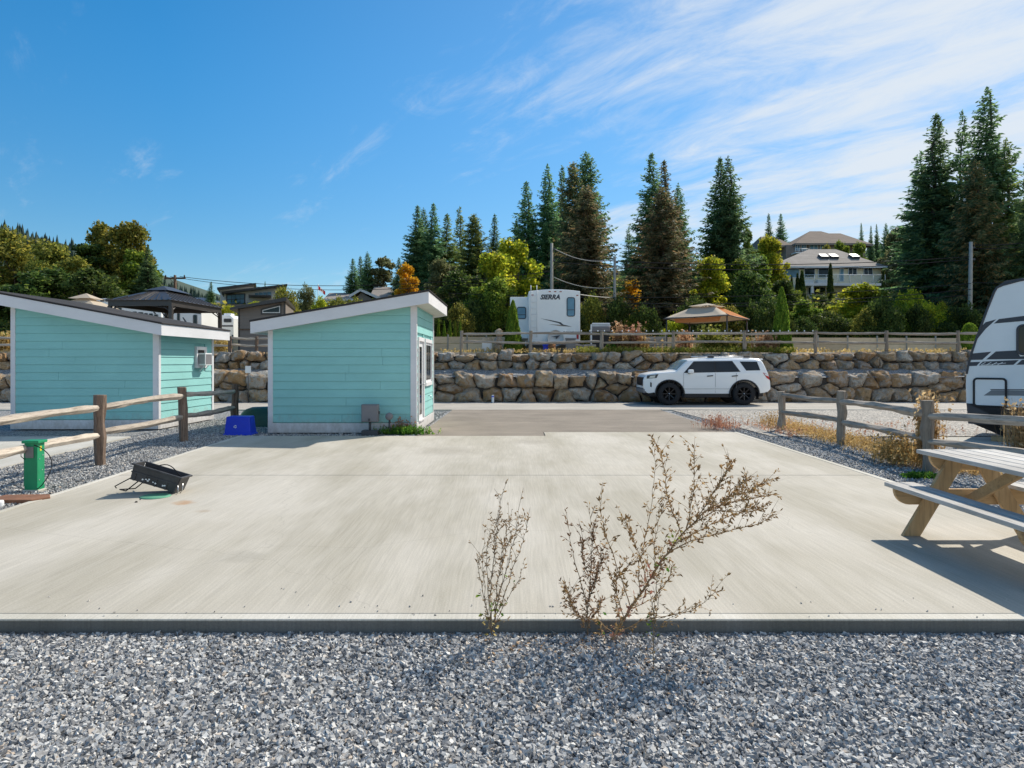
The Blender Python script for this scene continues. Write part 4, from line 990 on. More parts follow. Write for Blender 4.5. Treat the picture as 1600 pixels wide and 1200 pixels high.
def Wd_(x, z):
    h = .925
    if z > 1.18: h -= (z - 1.18) * .30
    if z > 1.6: h -= (z - 1.6)**1.5 * 1.6
    if z < .60: h -= (.60 - z) * .18
    h -= .02 * max(0, .9 - abs(z - .9) * 4) * 0
    a = max(0, -x - 1.65); h -= .42 * a**2.0
    a = max(0, x - 1.9); h -= .40 * a**2.0
    return h
xs = sorted(set([round(-2.40 + i * .08, 3) for i in range(61)] + [round(wx + AR*math.cos(k*math.pi/20), 3) for wx in WX for k in range(21)] + [2.42]))
NR = 12; V_ = []; Fc = []
for x in xs:
    zb, zt = bot(x), interp(TOP, x); zt = max(zt, zb + .02)
    ring = []
    for j in range(NR + 1):
        z = zb + (zt - zb) * j / NR; ring.append((x, -Wd_(x, z) * (1 if j < NR else .97), z - (.0 if j < NR else .0)))
    wtop = Wd_(x, zt) * .97
    for k in (.85, .5, 0, -.5, -.85): ring.append((x, -wtop * k, zt + .035 * (1 - k*k)))
    ring += [(x, -y, z) for (x, y, z) in ring[:NR+1][::-1]]
    V_ += ring
n = 2*(NR+1) + 5
for i in range(len(xs) - 1):
    for k in range(n - 1): Fc.append((i*n+k, (i+1)*n+k, (i+1)*n+k+1, i*n+k+1))
b = MB(); b.add(V_, Fc, True); b.f += [list(range(n))[::-1], [(len(xs)-1)*n + k for k in range(n)]]; b.sm += [False, False]
body = b.build('body', M['white_body'], sv)
def patch(poly4, nm, m, off=.006, nu=8, nv=4, parent=sv, sides=(-1, 1)):
    """bilinear patch on the body side from four (x, z) corners"""
    for sd in sides:
        vs = []; fs = []
        for j in range(nv+1):
            for i in range(nu+1):
                u, v = i/nu, j/nv; (ax, az), (bx_, bz), (cx_, cz), (dx_, dz) = poly4
                x = (ax*(1-u)+bx_*u)*(1-v) + (dx_*(1-u)+cx_*u)*v; z = (az*(1-u)+bz*u)*(1-v) + (dz*(1-u)+cz*u)*v
                vs.append((x, sd*(Wd_(x, z) + off), z))
        for j in range(nv):
            for i in range(nu):
                q_ = (j*(nu+1)+i, j*(nu+1)+i+1, (j+1)*(nu+1)+i+1, (j+1)*(nu+1)+i); fs.append(q_ if sd < 0 else q_[::-1])
        o = MB().add(vs, fs, True).build(nm, m, parent)
    return o
patch([(-.72, 1.20), (.33, 1.215), (.33, 1.60), (-.36, 1.585)], 'window', M['glass']); patch([(.40, 1.215), (1.24, 1.24), (.98, 1.605), (.40, 1.60)], 'window', M['glass']); patch([(1.50, 1.27), (2.02, 1.28), (1.93, 1.60), (1.29, 1.605)], 'window', M['glass'])
patch([(-.80, 1.185), (1.29, 1.225), (1.02, 1.625), (-.40, 1.61)], 'window_trim', M['black'], .003)
# windscreen and rear glass follow the slopes
def slope(nm, m, x0, x1, w0, w1):
    vs = []; fs = []
    for i in range(7):
        x = x0 + (x1-x0)*i/6; z = interp(TOP, x)
        for k in range(9): y = (-1 + k/4) * (w0 + (w1-w0)*i/6); wt = Wd_(x, z)*.97; vs.append((x, y, z + .035*(1-(y/wt)**2) + .008))
    for i in range(6):
        for k in range(8): fs.append((i*9+k, i*9+k+1, (i+1)*9+k+1, (i+1)*9+k))
    return MB().add(vs, fs, True).build(nm, m, sv)
slope('windscreen', M['screen_glass'], -1.04, -.62, .84, .76)
# belt line, door seams, sills, arches
for sd in (-1, 1):
    b = MB()
    for x0 in (-.80, .365, 1.13): b.tube([(x0, sd*(Wd_(x0, z)+.001), z) for z in (.46, .7, .9, 1.18)], .006, 4)
    b.tube([(x, sd*(Wd_(x, .60)+.0), .60) for x in (-.8, -.4, 0, .4, .8, 1.0)], .006, 4)
    b.build('door_seam', M['grey_stripe'], sv)
    b = MB().bx(-.85, .95, sd*.80, sd*.90, .28, .43); b.build('running_board', M['black'], sv, .02)
    for wx in WX:
        pts = [(wx + (AR+.015)*math.cos(a), sd*(Wd_(wx + AR*math.cos(a), .8)+.004), WZ + (AR+.0)*.96*math.sin(a)) for a in [k*math.pi/16 for k in range(-1, 18)]]
        MB().tube(pts, .032, 6).build('wheel_arch', M['black'], sv)
    for x0 in (.17, 1.08): MB().beam((x0-.12, sd*(Wd_(x0, 1.07)+.02), 1.065), (x0+.10, sd*(Wd_(x0, 1.07)+.02), 1.085), .03, .035).build('door_handle', M['black'], sv, .008)
    mr = MB().box((-.56, sd*1.02, 1.24), (.20, .16, .14)).build('mirror', M['white_body'], sv, .04); MB().box((-.60, sd*.95, 1.18), (.08, .10, .04)).build('mirror_arm', M['black'], mr)
patch([(-2.26, .97), (-1.80, 1.00), (-1.72, 1.14), (-2.24, 1.09)], 'headlight', M['dark_grey'], .008); patch([(-2.16, .99), (-1.90, 1.01), (-1.85, 1.10), (-2.10, 1.07)], 'headlight_lens', M['chrome'], .012)
patch([(-2.10, .68), (-2.03, .66), (-2.03, .82), (-2.10, .85)], 'fog_light', M['black'], .008, 2, 2)
patch([(2.26, 1.00), (2.37, .93), (2.36, 1.12), (2.10, 1.20)], 'tail_light', M['red'], .010, 3, 3); patch([(2.20, 1.10), (2.34, 1.05), (2.33, 1.13), (2.16, 1.17)], 'tail_light_lens', M['white_plastic'], .014, 3, 3)
MB().bx(-2.415, -2.33, -.60, .60, .70, 1.02).build('grille', M['black'], sv, .02); MB().bx(-2.41, -2.2, -.72, .72, .44, .60).build('front_bumper', M['grey_stripe'], sv, .03)
MB().bx(-2.35, -2.30, -.78, .78, .50, .56)
b = MB(); b.bx(-2.1, 2.2, -.72, .72, .30, .62); b.build('underbody', M['black'], sv, .05)
for sd in (-1, 1):
    b = MB(); b.tube([(-.15, sd*.60, 1.80), (1.75, sd*.60, 1.79)], .018, 6); b.build('roof_rail', M['chrome'], sv)
    for x in (.28, 1.62): MB().box((x, sd*.60, 1.775), (.24, .05, .07)).build('rail_foot', M['black'], sv, .015)
MB().bx(1.98, 2.22, -.62, .62, 1.66, 1.71).build('spoiler', M['white_body'], sv, .02)
for x in (1.95,): 
    for sd in (-1, 1): MB().bx(x, x+.02, sd*.62, sd*.88, .22, .48).build('mud_flap', M['black'], sv)
def wheel(x, sd):
    Mx = Matrix.Translation((x, sd*.80, WZ)) @ Matrix.Rotation(R(90)*-sd*-1, 4, 'X')
    w_ = MB().lathe([(.25, -.12), (.36, -.125), (.405, -.10), (.42, -.05), (.42, .05), (.405, .10), (.36, .125), (.25, .12)], 36, Mx).build('wheel', M['tyre'], sv)
    b = MB()
    for k in range(36):
        a = k/36*2*math.pi; b.box(Mx @ Vector((.418*math.cos(a), .418*math.sin(a), .0)), (.022, .16, .03), M=(Matrix.Rotation(-a, 4, 'Y')))
    b.build('tread', M['tyre'], w_)
    s_ = -1 
    Mz = Matrix.Translation((x, sd*.80, WZ)) @ Matrix.Rotation(R(90)*sd*-1, 4, 'X')
    Mz = Matrix.Translation((x, sd*.80, WZ)) @ (Matrix.Rotation(R(90), 4, 'X') if sd < 0 else Matrix.Rotation(R(-90), 4, 'X'))
    r_ = MB().lathe([(.25, .11), (.262, .125), (.245, .13), (.23, .06), (.22, -.08), (.001, -.08)], 32, Mz).build('rim', M['rim'], w_)
    b = MB()
    for k in range(8):
        a = k/8*2*math.pi; p0 = Mz @ Vector((.05*math.cos(a), .05*math.sin(a), .075)); p1 = Mz @ Vector((.235*math.cos(a), .235*math.sin(a), .10)); b.beam(p0, p1, .042, .025, (0, 1, 0))
    b.lathe([(.001, .10), (.05, .095), (.055, .06)], 16, Mz); b.build('spokes', M['rim'], w_)
    MB().lathe([(.001, .108), (.022, .104), (.025, .095)], 12, Mz).build('hub_cap', M['chrome'], w_)
for x in WX:
    for sd in (-1, 1): wheel(x, sd)
def shorten(o):
    for c in o.children:
        if c.type == 'MESH':
            for v in c.data.vertices:
                if v.co.x < -1.76: v.co.x = -1.76 + (v.co.x + 1.76) * .74
        shorten(c)
shorten(sv)

# ------------------------------------------------------------------ travel trailer at the right edge
RY = 14.0
TA = R(-42)
tt = thing('travel_trailer', 'white travel trailer nose with dark grey stripes at the right edge', 'trailer', (9.3, RY, 0), TA)
def tp_(px, py):
    """point of the trailer's side wall (distance along the wall, height) seen at a pixel"""
    k = (px - 800) / F; s_ = (RY*k - 9.3) / (math.cos(TA) - k*math.sin(TA)); return (s_, CAM_H - (py - HOR) * (RY + s_*math.sin(TA)) / F)
out = [tp_(*p) for p in ((1512, 651), (1509.5, 630), (1508.6, 600), (1509.5, 585), (1512, 572), (1518, 550), (1524, 532), (1531, 513), (1542, 483), (1553, 456), (1557, 450), (1566, 446), (1600, 437), (1660, 430))]
xr = 7.2; out = out + [(xr, out[-1][1] + .06), (xr, .47)]
MB().prism([(x, 0, z) for x, z in out], (0, 2.45, 0)).build('body', M['white_rv'], tt, .03, 3)
sk = [tp_(1511, 646), tp_(1509, 628), (xr, tp_(0, 634)[1]), (xr, .36), tp_(1512, 661)]
def decal(pts, nm, m, y=-.004, th=.01, parent=tt): return MB().prism([(x, y, z) for x, z in pts], (0, th, 0)).build(nm, m, parent)
decal([tp_(1510.2, 630), (xr, tp_(0, 634)[1]), (xr, .36), tp_(1513, 662)], 'skirt', M['dark_grey'], -.012, .3)
decal([tp_(*p) for p in ((1531.5, 512), (1540, 503.5), (1556.5, 499), (1540, 514), (1524, 533.5))], 'dark_stripe', M['decal_dark'])
decal([tp_(*p) for p in ((1553, 505.5), (1561, 498.5), (1600, 493.5), (1720, 476), (1720, 486), (1600, 501.5))], 'dark_stripe', M['decal_dark'])
decal([tp_(*p) for p in ((1515.5, 556), (1518.8, 552.3), (1549, 549.5), (1535, 562), (1514.5, 562.5))], 'dark_stripe', M['decal_dark'])
decal([tp_(*p) for p in ((1541, 561.6), (1556, 549.2), (1588, 547.5), (1594, 557), (1720, 549), (1720, 555), (1600, 561))], 'dark_stripe', M['decal_dark'])
decal([tp_(*p) for p in ((1514.3, 572), (1514.6, 566), (1532, 565.2), (1526, 571.6))], 'dark_stripe', M['decal_dark'])
decal([tp_(*p) for p in ((1529.5, 571), (1535.5, 565), (1592, 562.4), (1583.5, 570))], 'dark_stripe', M['decal_dark'])
decal([tp_(*p) for p in ((1588, 570), (1597, 562.2), (1720, 557), (1720, 567))], 'dark_stripe', M['decal_dark'])
b = MB()
for k in range(4): 
    a = tp_(1533 + k*8.5, 570.2); c = tp_(1540 + k*9, 566.0); b.beam((a[0], -.007, a[1]), (c[0], -.007, c[1]), .012, .01, (0, 0, 1))
a = tp_(1534, 570.4); c = tp_(1572, 567.3); b.beam((a[0], -.007, a[1]), (c[0], -.007, c[1]), .01, .008, (0, 0, 1)); b.build('pale_lettering_strokes', M['white_rv'], tt)
decal([tp_(*p) for p in ((1537, 618), (1549, 609.8), (1570.5, 609.8), (1570.5, 618))], 'grey_stripe', M['grey_stripe']); decal([tp_(*p) for p in ((1574, 618), (1574, 609.8), (1720, 612), (1720, 620))], 'grey_stripe', M['grey_stripe'])
decal([tp_(*p) for p in ((1549, 609.2), (1547, 608), (1720, 608.6), (1720, 610.5))], 'dark_stripe', M['decal_dark'])
def rrect(x0, x1, z0, z1, r, n=5):
    pts = []
    for cx_, cz, a0 in ((x1-r, z1-r, 0), (x0+r, z1-r, 90), (x0+r, z0+r, 180), (x1-r, z0+r, 270)):
        for k in range(n+1): a = R(a0 + 90*k/n); pts.append((cx_ + r*math.cos(a), cz + r*math.sin(a)))
    return pts
def frame_loop(ring, nm, m, rad, y, parent): return MB().tube([(x, y, z) for x, z in ring] + [(ring[0][0], y, ring[0][1])], rad, 6, False).build(nm, m, parent)
a = tp_(1522, 634); c = tp_(1572, 592)
dr = decal(rrect(a[0], c[0], a[1], c[1], .06), 'cargo_door', M['white_rv'], -.018, .016)
b = MB(); ring = rrect(a[0], c[0], a[1], c[1], .06); b.tube([(x, -.016, z) for x, z in ring] + [(ring[0][0], -.016, ring[0][1])], .022, 6, False); b.build('door_frame', M['black'], dr)
decal([tp_(*p) for p in ((1537, 618), (1549, 609.8), (1570, 609.8), (1570, 618))], 'grey_stripe', M['grey_stripe'], -.0195, .001, dr); decal([tp_(*p) for p in ((1548.8, 609.5), (1546.8, 608), (1570, 608), (1570, 609.5))], 'dark_stripe', M['decal_dark'], -.0195, .001, dr)
a = tp_(1590, 553.5); c = tp_(1640, 507); wn_ = decal(rrect(a[0], c[0], a[1], c[1], .09), 'window', M['glass'], -.012, .012); frame_loop(rrect(a[0], c[0], a[1], c[1], .09), 'window_frame', M['dark_grey'], .024, -.012, wn_)
MB().tube([(x + .01, -.0, z+.01) for x, z in out[3:14]], .022, 6).build('edge_moulding', M['dark_grey'], tt)
decal([(out[10][0]-.0, out[10][1]+.015), (out[11][0], out[11][1]+.02), (out[13][0], out[13][1]+.02), (out[13][0], out[13][1]+.07), (out[11][0]+.05, out[11][1]+.09), (out[10][0]+.06, out[10][1]+.07)], 'roof_edge', M['dark_grey'], -.0, 2.4)
# stabiliser jack on wooden block, frame, wheels out of the picture
jx = tp_(1573, 690)[0]
MB().tube([(jx, .12, .10), (jx, .12, .42)], .028, 10).build('stabiliser_jack', M['chrome'], tt); MB().bx(jx-.26, jx+.12, .0, .24, -.0, .10).build('wood_block', M['table_side'], tt, .008)
b = MB(); b.bx(jx-.2, 7, .1, 2.3, .34, .46); b.bx(jx-.1, jx+.25, .05, .2, .26, .40); b.build('chassis', M['dark_grey'], tt)
for x in (3.4, 4.35): MB().lathe([(.2, -.1), (.33, -.1), (.35, 0), (.33, .1), (.2, .1)], 24, Matrix.Translation((x, .2, .35)) @ Matrix.Rotation(R(90), 4, 'X')).build('wheel', M['tyre'], tt)
# ------------------------------------------------------------------ the camper on the terrace
CY = 31.6
def cp(px, py, Y=CY): q_ = Q(px, py, Y); return q_.x, q_.z
cx0, czt = cp(826, 455); cx1, _ = cp(906.5, 455)
fw = thing('fifth_wheel_camper', 'white camper seen from behind with SIERRA lettering and a ladder', 'camper', ((cx0+cx1)/2, CY, 1.95)); ox, oz = (cx0+cx1)/2, 1.95
hw_ = (cx1-cx0)/2; zt = czt - oz
prof = [(-hw_, .55), (-hw_, zt)]
for k in range(1, 8): u = -1 + k/4; prof.append((u*hw_, zt + .09*(1-u*u)))
prof += [(hw_, zt), (hw_, .55)]
MB().prism([(x, 0, z) for x, z in prof], (0, 8.5, 0)).build('body', M['white_rv'], fw, .04, 3)
sx0, szt = cp(797, 464, CY+.9)
MB().bx(sx0-ox, -hw_+.01, .9, 5.0, .75, szt-oz).build('slide_out', M['white_rv'], fw, .03, 2)
def lc(px, py): x, z = cp(px, py); return x-ox, z-oz
def win(px0, py0, px1, py1, y, parent, dY=0):
    a = cp(px0, py1, CY+dY); c = cp(px1, py0, CY+dY); ring = rrect(a[0]-ox, c[0]-ox, a[1]-oz, c[1]-oz, .09)
    w_ = MB().prism([(x, y, z) for x, z in ring], (0, .012, 0)).build('window', M['glass_blue'], parent); frame_loop(ring, 'window_frame', M['dark_grey'], .022, y, w_)
    xm = (a[1]+c[1])/2 - oz - .18*(c[1]-a[1]); MB().bx(a[0]-ox+.02, c[0]-ox-.02, y-.008, y, xm, xm+.03).build('window_bar', M['dark_grey'], w_)
win(886, 465, 898, 494, -.012, fw); win(808, 480, 821.5, 498, .888, fw, .9)
def text(body, size, x, y, z, m, parent, name, shear=.0, bold=.0, sx_=1.0, rz=0):
    cu = bpy.data.curves.new(name, 'FONT'); cu.body = body; cu.size = size; cu.shear = shear; cu.offset = bold; cu.extrude = .004; cu.align_x = 'LEFT'; cu.resolution_u = 3
    to = bpy.data.objects.new(name, cu); col.objects.link(to); bpy.context.view_layer.update()
    me = bpy.data.meshes.new_from_object(to.evaluated_get(bpy.context.evaluated_depsgraph_get())); bpy.data.objects.remove(to); 
    o = link(name, me, parent); me.materials.clear(); me.materials.append(m); o.location = (x, y, z); o.rotation_euler = (R(90), 0, rz); o.scale = (sx_, 1, 1); return o
a = lc(844, 467.5); text('SIERRA', .30, a[0], -.008, a[1], M['decal_dark'], fw, 'lettering', .28, .012, .98)
b = MB()
for px in (829.5, 838.7):
    x = lc(px, 450)[0]; b.tube([(x, .12, zt + .20), (x, -.02, zt + .26), (x, -.10, zt+.05), (x, -.10, .85), (x, -.0, .80)], .016, 6)
x0_, x1_ = lc(829.5, 0)[0], lc(838.7, 0)[0]
for k in range(7): b.tube([(x0_, -.10, .95 + k*.29), (x1_, -.10, .95 + k*.29)], .012, 6)
b.build('ladder', M['white_plastic'], fw)
for px, py in ((832, 461), (902, 461.5), (859, 455.6), (867.5, 455.6), (876, 455.8)):
    a = lc(px, py); MB().bx(a[0]-.05, a[0]+.05, -.02, .0, a[1]-.02, a[1]+.02).build('marker_light', M['orange_lamp'], fw, .006, 1)
def dec(pp, m, y=-.003): return MB().prism([(lc(*p)[0], y, lc(*p)[1]) for p in pp], (0, .008, 0)).build('swoosh_decal', m, fw)
dec([(844, 497.5), (862, 500.5), (876, 503.5), (880, 507), (894, 510.5), (878, 508.6), (873, 505)], M['decal_dark']); dec([(857, 506.6), (872, 507.2), (894, 510.5), (875, 509.6)], M['decal_tan'])
a = lc(867.5, 527); sw = MB().lathe([(.001, -.03), (.33, -.03), (.37, .02), (.37, .2)], 28, Matrix.Translation((a[0], -.10, a[1]-.05)) @ Matrix.Rotation(R(90), 4, 'X') @ Matrix.Scale(1, 4)).build('spare_tyre_cover', M['white_plastic'], fw)
b = MB(); b.prism([(a[0]-.22, -.082+.0, a[1]+.02), (a[0]+.2, -.082, a[1]+.10), (a[0]-.02, -.082, a[1]-.12), (a[0]-.05, -.082, a[1]-.02)], (0, -.006, 0))
b2 = MB(); b2.prism([(a[0]-.22, -.136, a[1]+.02), (a[0]+.22, -.136, a[1]+.09), (a[0]+.03, -.136, a[1]-.1), (a[0]+.02, -.136, a[1]+.0)], (0, -.006, 0)).build('cover_mark', M['decal_dark'], sw)
b = MB(); b.bx(-hw_+.05, hw_-.05, .05, 8, .38, .56); b.bx(-hw_, -hw_+.5, -.06, .05, .42, .56); b.bx(hw_-.5, hw_, -.06, .05, .42, .56); b.build('chassis', M['dark_grey'], fw)
MB().bx(-hw_+.1, hw_-.1, -.12, -.0, .40, .54).build('bumper', M['grey_stripe'], fw, .02)
b = MB(); b.bx(-hw_, hw_, .35, .38, .0, .45); b.build('skirting', M['grey_stripe'], fw)
for x in (-hw_+.12, hw_-.12): MB().bx(x-.05, x+.05, -.015, .0, .70, .92).build('tail_light', M['red'], fw, .01)
for s_ in (-1, 1):
    for y in (3.6, 4.6): MB().lathe([(.2, -.1), (.35, -.1), (.38, 0), (.35, .1), (.2, .1)], 20, Matrix.Translation((s_*(hw_-.15), y, .38)) @ Matrix.Rotation(R(90), 4, 'Y')).build('wheel', M['tyre'], fw)
# ------------------------------------------------------------------ terrace clutter
def at(px, Y): return (px - 800) * Y / F
def simple_box(name, label, cat, px, Y, w, d, h, m, z=1.97, bev=.02, extra=None):
    o = thing(name, label, cat, (at(px, Y), Y, z)); MB().bx(-w/2, w/2, -d/2, d/2, 0, h).build('body', m, o, bev)
    MB().bx(-w/2-.03, w/2+.03, -d/2-.03, d/2+.03, h+.002, h+.06).build('lid', m, o, .015); 
    b = MB(); b.bx(-w/2+.06, w/2-.06, -d/2-.012, -d/2, .06, h-.08); b.build('front_panel', m, o, .008); return o
o = simple_box('storage_box', 'small white storage locker behind the long fence left of the tall cedar', 'locker', 761, 29.9, .42, .40, .46, M['white_plastic'])
b = MB(); b.prism([(-.30, -.26, .525), (.30, -.26, .525), (.22, -.1, .68), (-.2, -.1, .68)], (0, .4, 0)); b.build('sloped_top', M['terrace'], o)
o = simple_box('utility_cabinet', 'grey steel cabinet standing behind the camper bumper by the fence', 'cabinet', 891.5, 30.3, .42, .3, .62, M['grey_stripe'])
o = simple_box('blue_cooler', 'small dark blue cooler on the ground under the camper rear', 'cooler', 853, 30.5, .24, .3, .33, M['blue_bin'])
fl = thing('flower_pot', 'pot of pale pink dried flowers beside the dark blue cooler', 'flower pot', (at(862, 30.2), 30.2, 1.97)); MB().lathe([(.07, 0), (.11, .2), (.12, .22), (.10, .21), (.09, .18)], 14).build('pot', M['rust'], fl)
link('flowers', leafy_mesh('flower_head', 3, [(0, 0, .30, .16, .13)], 260, .04, M['dry_red'], .3), fl)
# barbecue under a cover and stump stack
bq = thing('barbecue', 'black covered barbecue with pale grey hood behind the long fence', 'barbecue', (at(937, 31), 31, 1.97))
MB().bx(-.42, .42, -.25, .25, .12, .92).build('cabinet', M['black'], bq, .02); hh = MB(); hh.prism([(-.36, -.28, .98), (-.36, -.30, 1.16), (-.36, -.12, 1.36), (-.36, .22, 1.36), (-.36, .28, .98)], (.80, 0, 0)); hh.build('hood', M['grey_box'], bq, .02)
MB().bx(-.38, .46, -.33, -.30, 1.22, 1.26).build('handle', M['chrome'], bq); MB().bx(-.36, .44, -.19, -.12, 1.30, 1.375).build('hood_band', M['white_plastic'], bq, .01)
MB().bx(-.80, -.44, -.22, .22, .90, .94).build('side_shelf', M['grey_stripe'], bq, .01); MB().bx(-.44, -.38, -.28, -.22, 0, 1.30).build('leg', M['white_plastic'], bq); MB().bx(.38, .44, .18, .24, 0, .2).build('leg', M['black'], bq)
tb = thing('stump_planter', 'stack of dark rough rocks and stump beside the white storage locker', 'planter', (at(779, 29.7), 29.7, 1.97)); gg = random.Random(12)
for k in range(3):
    me = bpy.data.meshes.new('rock'); bm = bmesh.new(); bmesh.ops.create_icosphere(bm, subdivisions=2, radius=.24 - k*.025)
    for v in bm.verts: v.co *= 1 + .25*noise.noise(v.co*5 + Vector((k*7, 0, 0)))
    bm.to_mesh(me); bm.free(); me.materials.append(M['boulder']); r_ = link('rock', me, tb); r_.location = (gg.uniform(-.05, .05), 0, .2 + k*.34)
# stacked timber planter wall behind the fence (beams), tan panel fence further right
tw_ = thing('timber_wall', 'low wall of stacked brown timbers behind the dried flowers', 'timber wall', (at(1000, 31.4), 31.4, 1.9))
for k in range(4):
    L_ = (at(1040, 31.4) - at(903, 31.4)) * (1 if k < 2 else .45); x0_ = at(903, 31.4) if k < 2 else at(978, 31.4)
    o = MB().box((0, 0, 0), (L_, .2, .19)).build('timber', M['rail_x'], tw_, .012); o.location = (x0_ + L_/2 - at(1000, 31.4), rnd.uniform(-.03, .03), .13 + k*.205)
gg = random.Random(77)
fb = thing('firewood_pile', 'loose pile of split logs on the low timber wall beside the camper', 'firewood', (at(930, 30.6), 30.6, 1.97))
for k in range(11):
    m_ = MB(); L_ = gg.uniform(.35, .5); m_.tube([(-L_/2, 0, 0), (L_/2, 0, 0)], .07, 6, True, False, .2, gg); o = m_.build('log', M['rail_side'], fb); o.location = (gg.uniform(-.75, .8), gg.uniform(-.1, .12), .08 + .13*(k % 3)); o.rotation_euler = (0, gg.uniform(-.15, .15), gg.uniform(-.6, .6))
def panel_fence(label, px0, px1, Y0, Y1, ztop, n, postpx, postm, boards=3):
    x0_, x1_ = at(px0, Y0), at(px1, Y1); f = thing('panel_fence', label, 'fence', (x0_, Y0, 0)); g = random.Random(int(px0))
    zb = 1.85; hgt = (ztop - zb) / boards
    for i in range(n):
        a = Vector((0 + (x1_-x0_)*i/n, (Y1-Y0)*i/n, 0)); c = Vector(((x1_-x0_)*(i+1)/n, (Y1-Y0)*(i+1)/n, 0))
        for k in range(boards):
            o = MB().beam((0, 0, 0), (0, 0, .001), .1, .1) if False else MB().box((0, 0, 0), ((c-a).length - .02, .03, hgt - .012)).build('board', M['panel_wood'], f, .004, 1)
            o.location = (a + c)/2 + Vector((0, g.uniform(-.006, .006), zb + hgt*(k+.5))); o.rotation_euler = (0, 0, math.atan2((c-a).y, (c-a).x))
        MB().bx(-.035, .035, -.04, .04, zb, ztop + .12).build('post', M[postm], f, .005).location = a
    return f
panel_fence('tan board fence behind the long rail fence on the right side', 1040, 1640, 39, 41, 3.0, 13, 0, 'pole_wood')
panel_fence('low tan board fence between the mint shed and the tall cedar', 640, 790, 37, 37, 2.95, 5, 0, 'pole_wood')
panel_fence('tan board fence at the left end of the upper terrace', -120, 420, 38, 36, 2.9, 10, 0, 'pole_wood')
# ------------------------------------------------------------------ canopy on the terrace
GY = 35.0
gz = thing('canopy_gazebo', 'sagging tan fabric canopy gazebo with sun glow painted orange on its right panel', 'gazebo', (at(1105, GY+1.4), GY+1.4, 1.95), R(-36))
W2 = 1.72; ez = 1.93; az_ = 2.72
cs = [(-W2, -W2, ez), (W2, -W2, ez+.05), (W2, W2, ez), (-W2, W2, ez-.15)]; tz = az_ - .16; ti = .55
ts = [(-ti, -ti, tz), (ti, -ti, tz), (ti, ti, tz), (-ti, ti, tz)]
def subpanel(a, b_, c, d, sag, nm, m, parent):
    vs = []; fs = []; N = 8
    for j in range(N+1):
        for i in range(N+1):
            u, v = i/N, j/N; p = (Vector(a)*(1-u)+Vector(b_)*u)*(1-v) + (Vector(d)*(1-u)+Vector(c)*u)*v; p.z -= sag*math.sin(math.pi*u)*math.sin(math.pi*(v*.8+.1)); vs.append(p)
    for j in range(N):
        for i in range(N): fs.append((j*(N+1)+i, j*(N+1)+i+1, (j+1)*(N+1)+i+1, (j+1)*(N+1)+i))
    o = MB().add(vs, fs, True).build(nm, m, parent); s_ = o.modifiers.new('thick', 'SOLIDIFY'); s_.thickness = .006; return o
for k in range(4): subpanel(cs[k], cs[(k+1) % 4], ts[(k+1) % 4], ts[k], .09, 'canopy_panel', M['sun_glow_cloth'] if k == 1 else M['tan_cloth'], gz)
tt_ = [(-.75, -.75, tz+.03), (.75, -.75, tz+.03), (.75, .75, tz+.03), (-.75, .75, tz+.03)]
for k in range(4): MB().add([tt_[k], tt_[(k+1) % 4], (0, 0, az_+.04)], [(0, 1, 2)]).build('vent_cap', M['tan_cloth'], gz)
for k in range(4):
    c = Vector(cs[k]); MB().tube([(c.x*.93, c.y*.93, 0), (c.x*.93, c.y*.93, c.z-.02)], .035, 6).build('post', M['dark_grey'], gz)
    b = MB(); b.tube([c*.99, Vector(cs[(k+1) % 4])*.99], .028, 6); b.tube([c, (0, 0, az_-.05)], .02, 6); b.build('frame_bar', M['dark_grey'], gz)
subpanel((-1.2, -1.6, ez-.05), (1.3, -1.6, ez-.0), (1.2, -1.6, ez-.24), (-1.1, -1.6, ez-.26), .03, 'valance', M['sun_glow_cloth'], gz)
# ------------------------------------------------------------------ hard top gazebo on the upper left
hz = thing('hardtop_gazebo', 'dark metal roofed gazebo standing behind the left mint shed', 'gazebo', (-17.7, 35.2, 1.95), R(-3))
hx, hy, e_, p_ = 1.65, 2.6, 2.60, 3.38; rdg = .55
ro = [(-hx, -hy, e_), (hx, -hy, e_), (hx, hy, e_), (-hx, hy, e_)]; rt = [(-.02, -rdg, p_), (.02, rdg, p_)]
MBr = MB(); MBr.add(ro + [(0, -rdg, p_), (0, rdg, p_)], [(0, 1, 4), (1, 2, 5, 4), (2, 3, 5), (3, 0, 4, 5)]); ob = MBr.build('roof', M['roof_dark'], hz); md = ob.modifiers.new('t', 'SOLIDIFY'); md.thickness = .03
for k in range(11):
    u = (k+.5)/11; x = -hx + 2*hx*u; t_ = 1 - abs(2*u-1); MB().beam((x, -hy, e_+.015), (x*(1-t_), -hy + (hy-rdg)*t_, e_ + (p_-e_)*t_ + .02), .03, .035).build('roof_seam', M['roof_dark'], ob)
for k in range(12):
    u = (k+.5)/12; y = -hy + 2*hy*u; t_ = min(1, (hy-abs(y))/(hy-rdg)); 
    for s_ in (1,): MB().beam((s_*hx, y, e_+.015), (s_*hx*(1-t_), y, e_ + (p_-e_)*t_ + .02), .03, .035).build('roof_seam', M['roof_dark'], ob)
b = MB(); b.add([(-.62, -1.15, p_-.16), (.62, -1.15, p_-.16), (.62, 1.15, p_-.16), (-.62, 1.15, p_-.16), (0, -.45, p_+.12), (0, .45, p_+.12)], [(0, 1, 4), (1, 2, 5, 4), (2, 3, 5), (3, 0, 4, 5)]); b.build('vent_roof', M['roof_dark'], hz)
fbm = MB(); fbm.bx(-hx+.08, hx-.08, -hy+.1, -hy+.22, e_-.28, e_-.02); fbm.bx(-hx+.08, hx-.08, hy-.22, hy-.1, e_-.28, e_-.02); fbm.bx(-hx+.08, -hx+.2, -hy+.22, hy-.22, e_-.28, e_-.02); fbm.bx(hx-.2, hx-.08, -hy+.22, hy-.22, e_-.28, e_-.02); fbm.build('beam', M['roof_dark'], hz)
